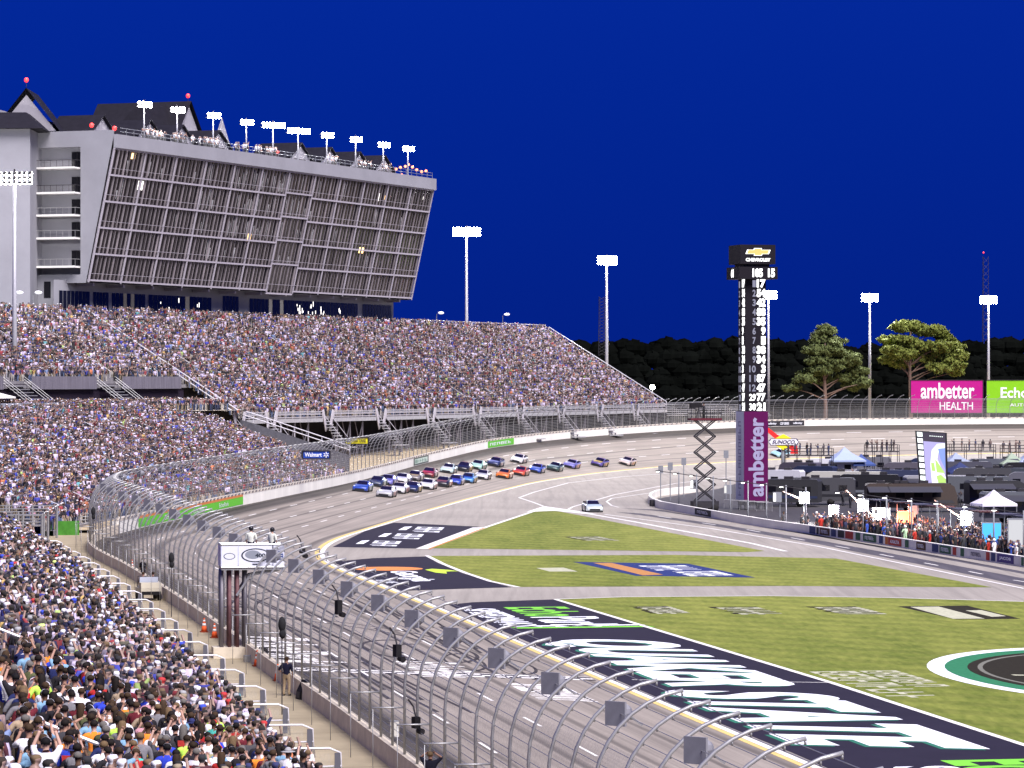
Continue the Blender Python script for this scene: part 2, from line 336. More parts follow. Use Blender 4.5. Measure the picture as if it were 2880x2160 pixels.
# start and finish line: chequered band
s_fin=locate(*G(1777,1913)[:2])[0]
mw=MB(); mk=MB()
for r in range(3):
    for c in range(26):
        s0=s_fin+r*.62; v0=.6+c*.62
        if v0>16.3: continue
        strip(mw if (r+c)%2 else mk,s0,s0+.62,v0,v0+.62,.013)
mw.build('white_check',LINE_W,track); mk.build('black_check',BLKPAINT,track)
m=MB(); strip(m,s_fin+2.0,s_fin+2.2,.6,16.4,.013); m.build('finish_line',LINE_W,track)
def painted(txt,s0,s1,v0,v1,mat,dz,bold=0.01,shear=0.0,name='painted_lettering'):
    """lettering read from the stands: far end first, letter tops towards the infield"""
    vv,ff=text_mesh(txt,bold,0); mb=MB(); mb.v=[(lambda a:trk(s0+(s1-s0)*float(a[0]) - shear*float(a[1]),v0+(v1-v0)*float(a[1]),dz)[:])(a) for a in vv]; mb.f=ff; mb.mi=[0]*len(ff)
    return mb.build(name,mat,track)
painted('EchoPark',s_fin+9,s_fin-1.2,9.5,6.2,LINE_W,.014); painted('SPEEDWAY',s_fin-3.5,s_fin-13,5.8,3.0,LINE_W,.014,.03)
painted('EchoPark',s_fin+24,s_fin+4.5,16.4,12.2,LINE_W,.014,.02)
# black skid loops on the front stretch
RUB=pbr('tyre_rubber_mark',(.045,.040,.042),.8,var=.25,scale=1.5)
m=MB(); rr=random.Random(5)
for k in range(16):
    s=sY(150)+rr.uniform(0,80); v=rr.uniform(2,13); h=rr.uniform(-.05,.05); cv=rr.choice([0,0,0,rr.uniform(-.09,.09)]); L=rr.uniform(18,50); pts=[]
    for q in range(26):
        pts.append((s,v)); s+=math.cos(h)*L/25; v+=math.sin(h)*L/25; h+=cv
        if not(.6<v<16.2): break
    for lane in (0,1.55):
        for a,b in zip(pts,pts[1:]):
            d=(b[0]-a[0],b[1]-a[1]); l=math.hypot(*d) or 1; nx,ny=-d[1]/l*.10,d[0]/l*.10; ox_,oy_=-d[1]/l*lane,d[0]/l*lane
            P=[(a[0]+nx+ox_,a[1]+ny+oy_),(b[0]+nx+ox_,b[1]+ny+oy_),(b[0]-nx+ox_,b[1]-ny+oy_),(a[0]-nx+ox_,a[1]-ny+oy_)]
            if all(.4<p[1]<16.6 for p in P): m.poly([trk(p[0],p[1],.009) for p in P])
for cs,cv_,r0,r1 in ((s_fin+9,4.5,2.2,3.5),(s_fin+13,6.5,2.0,4.6),(s_fin+4,3.4,1.2,2.2),(s_fin+17,7,3.0,4.0)):
    for k in range(40):
        a=2*math.pi*k/46; b=2*math.pi*(k+1)/46
        P=[(cs+r1*2.1*math.cos(t)*q,cv_+r0*math.sin(t)*q) for t,q in ((a,1),(b,1),(b,.93),(a,.93))]
        if all(.4<p[1]<16.6 for p in P): m.poly([trk(p[0],p[1],.010) for p in P])
o=m.build('skid_marks',RUB,track); o['kind']='stuff'

# ------------------------------------------------------------------ infield painted areas (pixels on the level ground)
def gp(pts, z): return [G(a,b,0)+Vector((0,0,z)) for a,b in pts]
infield=sheet('grass_triangle',GRASS,gp([(1560,1436),(1525,1437),(1500,1440),(1370,1483),(1210,1542),(2100,1553),(2150,1550)],.012))
sheet('grass_strip',GRASS,gp([(1210,1564),(1250,1587),(1310,1611),(1380,1634),(1455,1651),(2210,1648),(2790,1652),(2350,1571),(1900,1561)],.012))
nearg=sheet('grass_field',GRASS,gp([(1564,1686),(1750,1679),(2160,1676),(2500,1681),(2880,1692),(3400,1712),(3600,1900),(3600,2450),(2880,2096),(2339,1921)],.012))
# painted white point and edge lines
ml=MB()
def gline(mb,pts,wd,z):
    q=[G(a,b)+Vector((0,0,z)) for a,b in pts]
    for a,b in zip(q,q[1:]):
        d=(b-a).normalized(); n=Vector((-d.y,d.x,0))*wd/2; mb.poly([a-n,b-n,b+n,a+n])
mwp=MB(); mwp.poly(gp([(1480,1440),(1530,1424),(1600,1434),(1680,1446),(1640,1445),(1560,1437)],.020)); mwp.build('painted_point',LINE_W,infield)
m=MB(); gline(m,[(1212,1541),(1370,1482),(1505,1437)],.45,.018); gline(m,[(1640,1443),(1780,1467),(1900,1490),(2110,1528),(2210,1551)],.5,.018); m.build('edge_line',LINE_W,infield)
m=MB(); m.poly(gp([(1169,1544),(1207,1544),(1362,1484),(1330,1484)],.022)); m.build('white_band',LINE_W,infield)
m=MB(); gline(m,[(1205,1545),(1362,1485.5)],.25,.026); m.build('orange_edge',pbr('orange_edge_paint',(.55,.22,.06),.8),infield)
pave1=sheet('black_pavement',BLKPAINT,gp([(935,1538.5),(1168,1543),(1330,1484),(1360,1484),(1340,1481),(1108,1470),(1030,1492)],.008))
pave2=sheet('black_pavement',BLKPAINT,gp([(935,1580),(1050,1570),(1200,1565),(1228,1582),(1300,1612),(1380,1637),(1440,1652),(1300,1656),(1130,1662),(1000,1610)],.008))
pave3=sheet('black_pavement',BLKPAINT,gp([(1262,1701),(1330,1694),(1560,1686),(2339,1921),(2880,2096),(3300,2232),(2560,2262),(2230,2118),(1900,1984),(1640,1872),(1400,1769)],.008))
m=MB(); gline(m,[(1562,1686),(2339,1921),(2880,2096),(3300,2232)],.35,.020); m.build('edge_line',LINE_W,pave3)
m=MB(); gline(m,[(1777,1913),(2339,1921)],.16,.024); m.build('finish_line',LINE_W,pave3)
m=MB(); gline(m,[(1200,1563),(1250,1588),(1310,1612),(1380,1635.5),(1458,1652)],.4,.020); m.build('edge_line',LINE_W,pave2)
m=MB(); gline(m,[(1562,1686),(1750,1679.5),(2160,1676.5),(2500,1681.5),(2880,1692.5)],.3,.022); m.build('edge_line',LINE_W,nearg)
m=MB(); gline(m,[(1592,1437),(1610,1426),(1730,1391),(1900,1360),(2100,1336)],.3,.016); m.build('apron_line',LINE_W,infield)
m=MB(); gline(m,[(1460,1400),(1500,1385),(1600,1358),(1750,1341),(1900,1330)],.3,.016); gline(m,[(1460,1400),(1500,1413),(1528,1424)],.3,.016); m.build('apron_line',LINE_W,infield)
m=MB(); gline(m,[(1880,1380),(1790,1392),(1720,1402),(1706,1411),(1720,1422),(1740,1427)],.25,.016); m.build('apron_line',LINE_W,infield)
# pit road: darker lane, dashes
PITLANE=asphalt_mat('pit_lane_asphalt',(.085,.078,.088),.30,False)
m=MB(); m.poly(gp([(1730,1440),(1800,1449),(2000,1478),(2300,1530),(2600,1590),(2880,1648),(3300,1735),(3300,1705),(2880,1627),(2600,1574),(2300,1519),(2000,1471),(1800,1444)],.006)); lane=m.build('pit_lane',PITLANE); tag(lane,kind='structure')
m=MB(); m.poly(gp([(1740,1429),(1850,1437),(2100,1470),(2400,1527),(2700,1581),(3000,1637),(3300,1690),(3300,1676),(2880,1608),(2600,1556),(2300,1507),(2060,1468),(1860,1434)],.006)); lane2=m.build('pit_lane',PITLANE); tag(lane2,kind='structure')
m=MB(); gline(m,[(1700,1447),(2000,1487),(2300,1537),(2560,1590),(2880,1656)],.3,.020)
for k in range(9):
    a=1850+k*125; f=lambda x:float(np.interp(x,[1850,2100,2400,2880],[1452,1490,1545,1638])); gline(m,[(a,f(a)),(a+38,f(a+38))],.22,.024)
m.build('pit_lines',LINE_W,lane)
# lettering on the black pavement: read from the stands
def gtext(txt,far_base,near_base,top_far,mat,z,parent,bold=.0,shear=0):
    a=G(*far_base); b=G(*near_base); c=G(*top_far); return put_text('painted_lettering',txt,mat,a+Vector((0,0,z)),b-a,c-a,parent,bold,shear)
LG=pbr('letter_green',(.18,.55,.05),.7); LTEAL=pbr('letter_teal',(.03,.16,.10),.7); LORG=pbr('letter_orange',(.62,.22,.06),.7); LLIME=pbr('letter_lime',(.45,.62,.05),.7)
# straight frame of the front stretch
fu=Vector((.174,-.985,0)); fv=Vector((.985,.174,0))
Qo=G(1530,1797)+Vector((0,0,.0)); 
q0=G(1541,1800)-fv*.9-fu*1.5
put_text('painted_lettering','QUAKER',LTEAL,q0+fu*.35-fv*.28+Vector((0,0,.014)),fu*33.0,fv*7.6+fu*3.4,pave3,.045)
put_text('painted_lettering','QUAKER',LETTER_W,q0+Vector((0,0,.020)),fu*33.0,fv*7.6+fu*3.4,pave3,.045)
put_text('painted_lettering','STATE',LTEAL,q0+fu*35.55-fv*.28+Vector((0,0,.014)),fu*26.5,fv*7.6+fu*3.4,pave3,.045)
put_text('painted_lettering','STATE',LETTER_W,q0+fu*35.2+Vector((0,0,.020)),fu*26.5,fv*7.6+fu*3.4,pave3,.045)
e0=G(1435,1711)
put_text('painted_lettering','Echo',LG,G(1388,1709)+fv*.6+Vector((0,0,.018)),fu*9.5,fv*4.2,pave3,.02)
put_text('painted_lettering','Park',LETTER_W,G(1388,1709)+fv*.6+fu*9.9+Vector((0,0,.018)),fu*9.5,fv*4.3,pave3,.02)
put_text('painted_lettering','SPEEDWAY',LETTER_W,G(1292,1713)+Vector((0,0,.018)),fu*18,fv*2.3,pave3,.03)
m=MB(); a=G(1425,1761); m.poly([a+Vector((0,0,.018)),a+fv*8.4+Vector((0,0,.018)),a+fv*8.6+fu*.8+Vector((0,0,.018)),a+fu*.9+fv*.2+Vector((0,0,.018))]); m.build('white_stripe',LETTER_W,pave3)
m=MB(); a=G(1435,1765.5); m.poly([a+Vector((0,0,.018)),a+fv*8.5+Vector((0,0,.018)),a+fv*8.9+fu*1.0+Vector((0,0,.018)),a+fu*1.0+fv*.3+Vector((0,0,.018))]); m.build('green_stripe',LG,pave3)
put_text('painted_lettering','Echo',LG,G(2640,2140)+Vector((0,0,.018)),fu*9,fv*5,pave3,.03)
put_text('painted_lettering','SPEEDWAY',LETTER_W,G(2500,2158)+Vector((0,0,.018)),fu*18,fv*2.6,pave3,.03)
# second black area: peach, leaf and name
m=MB()
def gell(mb,x0,x1,yc,h,z,n=24):
    mb.poly([G((x0+x1)/2+(x1-x0)/2*math.cos(2*math.pi*k/n),yc+h/2*math.sin(2*math.pi*k/n))+Vector((0,0,z)) for k in range(n)])
gell(m,990,1190,1600,11,.018); m.build('peach_emblem',LORG,pave2)
m=MB(); m.poly(gp([(1195,1603),(1215,1600),(1260,1603),(1290,1607),(1255,1608),(1257,1614),(1225,1611)],.018)); m.build('leaf_emblem',LLIME,pave2)
gtext('Georgia',(1068,1607),(1140,1636),(1165,1606),LETTER_W,.018,pave2,.03); gtext('EXPLORE',(1052,1632),(1085,1641),(1090,1631),LETTER_W,.018,pave2,.02)
# first black area: three repeated marks
for (x,y) in ((1120,1482),(1063,1501),(1000,1521)):
    m=MB(); m.poly(gp([(x,y+9),(x+18,y),(x+40,y-1),(x+22,y+9)],.018)); m.build('white_bar',LETTER_W,pave1)
    gtext(4,(x+55,y),(x+36,y+14.5),(x+130,y+2),LETTER_W,.018,pave1,.04)
# grass logos
LGREY=pbr('grass_paint_pale',(.42,.42,.30),.9,var=.25,scale=2.5); LDK=pbr('grass_paint_dark',(.022,.019,.011),.9,var=.2); LNAVY=pbr('grass_paint_navy',(.022,.035,.14),.9,var=.2); LTAN=pbr('grass_paint_orange',(.42,.20,.07),.9,var=.2)
def glogo(txt,cx,cy,wd,ht,parent,dark=True):
    q=[(cx-wd*.5,cy-ht*.5),(cx+wd*.18,cy-ht*.5),(cx+wd*.5,cy+ht*.5),(cx-wd*.12,cy+ht*.5)]
    a=G(cx-wd*.36,cy-ht*.38); b=G(cx-wd*.04,cy+ht*.40); c=G(cx+wd*.14,cy-ht*.40)
    put_text('painted_lettering',txt,LDK,a+Vector((-.5,.9,.020)),(b-a)*1.04,(c-a)*1.12,parent,.05); put_text('painted_lettering',txt,LGREY,a+Vector((0,0,.028)),b-a,c-a,parent,.05)
glogo(8,1660,1516,180,14,infield,True)
for cx,cy,wd,tx in ((1860,1718,190,6),(2100,1720,240,5),(2380,1719,250,7)): glogo(tx,cx,cy,wd,26,nearg)
m=MB(); m.poly(gp([(2525,1706),(2720,1704),(2870,1741),(2690,1743)],.020)); m.build('logo_patch',LDK,nearg)
m=MB(); m.poly(gp([(2560,1708),(2640,1707),(2770,1741),(2680,1741.5)],.028)); m.poly(gp([(2715,1718),(2760,1717),(2830,1734),(2790,1736)],.028)); m.build('logo_panel',LGREY,nearg)
m=MB(); m.poly(gp([(1612,1581),(1935,1586),(2125,1625),(1788,1620)],.020)); blu=m.build('logo_patch',LNAVY,infield)
m=MB(); m.poly(gp([(1668,1584),(1720,1584),(1865,1617),(1808,1619)],.028)); m.build('logo_band',LTAN,infield)
for (x,y,wd,tx) in ((1795,1592,210,5),(1890,1608,200,6)):
    a=G(x,y); b=G(x+55,y+14); c=G(x+wd*.62,y-1); put_text('painted_lettering',tx,LETTER_W,a+Vector((0,0,.03)),b-a,c-a,infield,.05)
m=MB(); m.poly(gp([(1508,1598),(1585,1597),(1625,1608),(1545,1608)],.02)); m.build('logo_patch',LGREY,infield)
# big oval emblem on the near grass
def oval(mb,k,z,a=20,b=12.5,off=(0,0),c=Vector((34.6,182.0,0)),n=64,inner=0.0):
    pts=[c-fu*a*k*math.cos(t)+fv*b*k*math.sin(t)+Vector((off[0],off[1],z)) for t in [2*math.pi*i/n for i in range(n)]]; mb.poly(pts)
for k,z,mt in ((1.0,.020,LETTER_W),(.93,.028,pbr('grass_paint_green',(.03,.17,.08),.9,var=.15)),(.84,.036,LDK),(.80,.040,pbr('grass_paint_grey',(.16,.16,.13),.9)),(.78,.044,LDK),(.56,.048,LETTER_W),(.50,.052,LGREY),(.40,.056,LDK),(.25,.064,pbr('grass_paint_gold',(.45,.32,.08),.9))):
    m=MB(); oval(m,k,z); m.build('oval_emblem',mt,nearg)
put_text('painted_lettering',6,LGREY,Vector((34.6,182,.060))-fv*8.8-fu*2,fu*18,fv*2.0+fu*1.0,nearg,.05)
put_text('painted_lettering',9,LGREY,G(2275,1890)+Vector((0,0,.020)),fu*16,fv*2.4,nearg,.03); put_text('painted_lettering',7,LGREY,G(2415,1888)+Vector((0,0,.020)),fu*10,fv*2.0,nearg,.03)
# ================================================================== WALL, FENCE, WALKWAY
SN=sY(60)                                                     # near end of what is built
SR=sY(489)                                                    # where the lower stand ends
def sweep(mb, prof, s0, s1, step, close=True):
    """profile of (offset outward of the wall face, height above the track edge)"""
    n=int((s1-s0)/step); prev=None
    for k in range(n+1):
        s=s0+(s1-s0)*k/n; cur=[mb.vt(trk(s,WID+a,b)) for a,b in prof]
        if prev:
            m_=len(prof)
            for q in range(m_ if close else m_-1): mb.face((prev[q],cur[q],cur[(q+1)%m_],prev[(q+1)%m_]))
        else: first=cur
        prev=cur
    if close: mb.face(first); mb.face(prev[::-1])
WALLP=pbr('barrier_white',(.84,.82,.74),.6,var=.10,scale=.25,stretch=(1,1,.3))
S_SAFER=sY(330)
m=MB(); sweep(m,[(0,-.3),(0,.85),(.35,.85),(.42,-.6)],SN,S_SAFER,2.0); near_wall=m.build('concrete_wall',CONC)
tag(near_wall,'low weathered concrete wall below the catch fence along the front straight','wall')
m=MB(); sweep(m,[(0,-.3),(0,1.15),(.7,1.15),(.75,-.6)],S_SAFER,S1-3,2.0); far_wall=m.build('barrier_wall',WALLP)
tag(far_wall,'long white barrier wall curving round the banked turn','wall')
m=MB(); sweep(m,[(-.02,1.155),(-.02,1.42),(.5,1.42),(.6,1.155)],S_SAFER,S1-3,2.0); m.build('wall_cap',pbr('barrier_cap',(.62,.56,.47),.7,var=.2,scale=.5),far_wall)
mfb=MB(); s=S_SAFER+2
while s<S1-5:
    a=trk(s,WID-.06,1.20); b=trk(s+.75,WID-.06,1.40); mfb.bar(trk(s,WID-.05,1.28),trk(s+.7,WID-.05,1.36),.05,.14); s+=1.9
o=mfb.build('barrier_joint',pbr('joint_foam',(.16,.15,.16),.8),far_wall); o['kind']='stuff'  # dark foam block ticks along the barrier cap
def banner(s0,s1,h0,h1,col,name,parent=far_wall,proud=.03):
    mb=MB(); n=max(1,int((s1-s0)/2)); prev=None
    for k in range(n+1):
        s=s0+(s1-s0)*k/n; cur=(mb.vt(trk(s,WID-proud,h0)),mb.vt(trk(s,WID-proud,h1)))
        if prev: mb.face((prev[0],cur[0],cur[1],prev[1]))
        prev=cur
    return mb.build(name,col,parent)
BG=pbr('banner_green',(.13,.52,.04),.6); BO=pbr('banner_orange',(.62,.22,.07),.6)
_oi=np.where((OUT[:,1]>340)&(TS<TS[lasti]+5))[0]
def s_at(px,py): return float(np.interp(px,ox[_oi],TS[_oi]))
sg0=s_at(683,1420); sg1=s_at(374,1491)
banner(min(sg0,sg1),max(sg0,sg1),.12,.95,BG,'green_banner'); banner(min(sg0,sg1),max(sg0,sg1),.96,1.22,BO,'orange_banner')
def wall_text(txt,sa,sb,h0,h1,mat,parent,proud=.05,bold=.0):
    v,f=strokes(txt) if isinstance(txt,int) else text_mesh(txt,bold,0); mb=MB()
    mb.v=[trk(sa+(sb-sa)*float(a[0]),WID-proud,h0+(h1-h0)*float(a[1]))[:] for a in v]; mb.f=f; mb.mi=[0]*len(f); return mb.build('banner_lettering',mat,parent)
smin,smax=min(sg0,sg1),max(sg0,sg1)
for k in range(3):
    c=smax-8-k*13; wall_text('EchoPark',c-5,c,.3,.75,LETTER_W,far_wall)
for (x0,x1,yb,mat_,tx) in ((1163,1205,1311,pbr('banner_teal',(.10,.22,.17),.6),5),(1372,1445,1262,BG,6)):
    a=s_at(x0,yb); b=s_at(x1,yb-6); a,b=min(a,b),max(a,b)
    banner(a,b,.1,1.15,pbr('banner_frame',(.10,.12,.10),.6) if tx==5 else mat_,'wall_banner',proud=.03)
    if tx==5: banner(a+.8,b-.8,.28,.98,pbr('banner_pale',(.55,.66,.56),.6),'wall_banner',proud=.045)
    wall_text(tx,a+1.2,b-1.2,.4,.85,LETTER_W if tx!=5 else pbr('banner_ink',(.12,.25,.18),.6),far_wall,.06)
a=s_at(2155,1199); b=s_at(2262,1198); banner(a,b,.1,1.12,DARK,'sponsor_banner')
for k,(tx,c) in enumerate((('xfinity',LETTER_W),('CUP SERIES',LETTER_W),('xfinity',LETTER_W))): 
    L=(b-a)/3; wall_text(tx,a+L*k+L*.15,a+L*k+L*.85,.35,.85,c,far_wall,.05,.03)
# walkway behind the near wall and dirt strip further on
m=MB(); prev=None
for s in np.arange(SN,sY(338),3.0):
    cur=(m.vt(trk(s,WID+.38,0)),m.vt(trk(s,WID+8,0)))
    for q in cur: x,y,z=m.v[q]; m.v[q]=(x,y,ZW)
    if prev: m.face((prev[0],cur[0],cur[1],prev[1]))
    prev=cur
WALK=pbr('walkway_concrete',(.35,.295,.195),.85,var=.14,scale=.35,bump=.1)
walk=tag(m.build('walkway',WALK),kind='structure')
m=MB()
for k,s in enumerate(np.arange(SN+5,sY(336),6.4)):
    a=trk(s,WID+.40); b=trk(s,WID+4.2); a.z=b.z=ZW+.006; t=tan(s)*.025; m.poly([a-t,b-t,b+t,a+t])
m.build('walkway_joint',pbr('joint_dark',(.16,.13,.09),.9),walk)
m=MB(); prev=None
for s in np.arange(sY(330),S1-3,4.0):
    z=np.interp(s,TS,TZ); cur=[m.vt(trk(s,WID+a,b)) for a,b in ((.5,.35),(9,.25),(22,.3),(60,-.4))]
    if prev:
        for q in range(3): m.face((prev[q],cur[q],cur[q+1],prev[q+1]))
    prev=cur
tag(m.build('dirt_bank',TAN),kind='structure')
# ------------------------------------------------------------------ catch fence
def post_prof(h0):
    """(offset, height): upright, then curved over the track"""
    pts=[(.22,h0),(.22,3.35)]; R=2.85
    for k in range(1,9):
        a=math.radians(k*10.2); pts.append((.22-R*(1-math.cos(a)),3.35+R*math.sin(a)))
    return pts
PPN=post_prof(.83)
def fence(s0,s1,name,label,step,stay,boxes,cr):
    root=empty(name,trk(s0,WID+.2,.9),0,label,'fence'); inv=Matrix.Translation(-root.location)
    # a shared post mesh, one per straight; turned to each station
    pm=MB(); pm.tube([(a,0,b) for a,b in PPN],.054,7)
    for k in range(4,len(PPN)): a,b=PPN[k]; pm.box((a+.02,0,b-.09),(.05,.05,.12))
    pmesh=pm.mesh('post',GALV,True)
    sm=MB(); sm.tube([(.24,0,2.55),(1.4,0,2.55)],.032,5); sm.tube([(1.38,0,2.55),(1.38,0,.1)],.016,5); smesh=sm.mesh('stay',GALV,True)
    n=int((s1-s0)/step)
    for k in range(n+1):
        s=s0+k*step; p=trk(s,WID); nn=nor(s); o=link('post',pmesh,root); o.location=p-root.location; o.rotation_euler=(0,0,math.atan2(nn.y,nn.x))
        if stay and k%2==0: o2=link('stay',smesh,root); o2.location=o.location; o2.rotation_euler=o.rotation_euler
    for (a,b) in [(.18,.95+.26*i) for i in range(10)]+[(PPN[i][0]-.02,PPN[i][1]-.10) for i in range(2,len(PPN))]:
        cm=MB(); ssx=[s0+k*step for k in range(n+1)]; cm.tube([trk(s,WID+a,b)-root.location for s in ssx],cr,4); cm.build('cable',GALV,root)
    fm=MB(); prev=None
    for k in range(n+1):
        s=s0+k*step; cur=[fm.vt(trk(s,WID+a-.01,b)-root.location) for a,b in [(.16,.95)]+[(q[0]-.03,q[1]) for q in PPN[1:5]]]
        if prev:
            for q in range(4): fm.face((prev[q],cur[q],cur[q+1],prev[q+1]))
        prev=cur
    fm.build('wire_mesh',MESHM,root)
    return root
MESHM=bpy.data.materials.new('chain_link'); MESHM.use_nodes=True; nt=MESHM.node_tree; b_=nt.nodes['Principled BSDF']; b_.inputs['Base Color'].default_value=(.42,.41,.39,1); b_.inputs['Roughness'].default_value=.5
tr=nt.nodes.new('ShaderNodeBsdfTransparent'); mx=nt.nodes.new('ShaderNodeMixShader'); wv=nt.nodes.new('ShaderNodeTexVoronoi'); wv.inputs['Scale'].default_value=9; tc=nt.nodes.new('ShaderNodeTexCoord'); mr=nt.nodes.new('ShaderNodeMapRange')
mr.inputs[1].default_value=.35; mr.inputs[2].default_value=.7; mr.inputs[3].default_value=.04; mr.inputs[4].default_value=.17
nt.links.new(tc.outputs['Object'],wv.inputs[0]); nt.links.new(wv.outputs['Distance'],mr.inputs[0]); nt.links.new(mr.outputs[0],mx.inputs[0]); nt.links.new(tr.outputs[0],mx.inputs[1]); nt.links.new(b_.outputs[0],mx.inputs[2]); nt.links.new(mx.outputs[0],nt.nodes['Material Output'].inputs[0])
s_mid=sY(333)
fence(sY(62),s_mid-1.6,'catch_fence','curved catch fence of grey steel posts and cables beside the spectator walkway',3.2,True,True,.013)
fence(s_mid+1.6,S1-90,'catch_fence','long catch fence of curved posts on the white wall round the turn',3.3,False,False,.020)
# grey fixtures bolted on the curved posts
def fixture_mesh():
    mb=MB(); mb.box((0,0,0),(.08,.66,.66)); R=[]
    for x,k in ((.04,1.0),(.30,.96),(.48,.72),(.58,.35)):
        R.append([(x,.30*k*math.cos(t),.30*k*math.sin(t)) for t in [2*math.pi*i/14 for i in range(14)]])
    mb.loft(R); return mb.mesh('housing',pbr('fixture_grey',(.20,.20,.225),.55,var=.1),False)
fmesh=fixture_mesh(); am=MB(); am.bar((.5,0,-.05),(.75,-.35,-.35),.06); amesh=am.mesh('mounting_arm',GALV)
k=0; s=sY(70)
while s<sY(345):
    p=trk(s,WID-.75,5.45); root=empty('track_light',p,0,None,'light'); t=tan(s)
    root.rotation_euler=(0,0,math.atan2(t.y,t.x)-math.radians(48))
    tag(root,'square grey light housing with rounded back bolted to a fence post','light','light housings along the near catch fence')
    link('housing',fmesh,root); link('mounting_arm',amesh,root); s+=9.6; k+=1
s=sY(352)
while s<sY(640):
    p=trk(s,WID-.6,5.75); root=empty('track_light',p,0,None,'light'); t=tan(s); root.rotation_euler=(0,0,math.atan2(t.y,t.x)+math.radians(180))
    tag(root,'small pale light housing on top of the far fence posts','light','light housings along the far catch fence')
    mb=link('housing',fmesh,root); mb.scale=(.8,.8,.8); s+=13.2
# ================================================================== STANDS
WALLX=WID
def lowz(p): return ZW+.5+.41*max(0,p-5.0)
def stand_pt(s,p,z=None):
    q=trk(s,WID+p); q.z=lowz(p) if z is None else z; return q
FE=Vector((29.2,680,0)); U=Vector((-.355,-.935,0)); NB=Vector((-.935,.355,0)); TL=1.0698   # upper stand: front right end, along (towards camera), back
def up_pt(t,D,z=None): 
    q=FE+U*(t*TL)+NB*D; q.z=(9.7+.6*D) if z is None else z; return q
def front_q(P): r=Vector((P.x,P.y,0))-FE; return r.dot(-NB)             # metres in front of the upper stand
T_RAIL=179
# lower stand steps (follow the wall)
LS=list(np.arange(SN,SR,2.5)); rows_low=[5.0+.98*i for i in range(24)]
def low_limit(s):
    # furthest p that is still in front of the upper stand or of the near stand's back
    lim=0
    for p in rows_low:
        P=stand_pt(s,p)
        if P.y>330 and front_q(P)<1.5: break
        lim=p
        if P.y<=330 and p>26: break
    return lim
LIM={s:low_limit(s) for s in LS}
def gap(s,p):
    y=np.interp(s,TS,TP[:,1]); return 303<y<322 and p<9.5
RISER=pbr('stand_concrete',(.20,.19,.20),.85,var=.2,scale=.6)
g1=empty('grandstand',stand_pt(sY(150),5),0,'lower grandstand of stepped bench rows packed with people behind the fence','grandstand')
g2=empty('grandstand',up_pt(120,0),0,'tall upper grandstand below the white building, packed with people','grandstand')
m=MB(); m.M=Matrix.Translation(-g1.location)
for i,p in enumerate(rows_low[:-1]):
    prev=None
    for s in LS:
        if p>LIM[s] or gap(s,p): prev=None; continue
        z=lowz(p); c=[m.vt(stand_pt(s,p,z-.41*.98 if i else ZW)),m.vt(stand_pt(s,p,z)),m.vt(stand_pt(s,p+.98,z))]
        if prev: m.face((prev[0],c[0],c[1],prev[1])); m.face((prev[1],c[1],c[2],prev[2]))
        prev=c
m.build('steps',RISER,g1)
m=MB(); m.M=Matrix.Translation(-g2.location)
UT=list(np.arange(-.5,285,6.0)); UD=[.8*i for i in range(31)]
for i,D in enumerate(UD):
    prev=None
    for t in UT:
        if t>T_RAIL and D<8: prev=None; continue
        z=9.7+.6*D; c=[m.vt(up_pt(t,D,z-.48)),m.vt(up_pt(t,D,z)),m.vt(up_pt(t,D+.8,z))]
        if prev: m.face((prev[0],c[0],c[1],prev[1])); m.face((prev[1],c[1],c[2],prev[2]))
        prev=c
m.build('steps',RISER,g2)
# back and end skins, front fascia
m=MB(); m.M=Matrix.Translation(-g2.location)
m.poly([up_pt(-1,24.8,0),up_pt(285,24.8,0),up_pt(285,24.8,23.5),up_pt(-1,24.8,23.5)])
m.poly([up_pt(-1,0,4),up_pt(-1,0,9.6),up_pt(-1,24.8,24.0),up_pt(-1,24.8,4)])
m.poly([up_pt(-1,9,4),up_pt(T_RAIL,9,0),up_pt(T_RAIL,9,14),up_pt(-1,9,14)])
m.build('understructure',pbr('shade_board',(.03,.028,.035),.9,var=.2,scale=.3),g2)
SUPP=pbr('support_steel',(.14,.13,.15),.6)
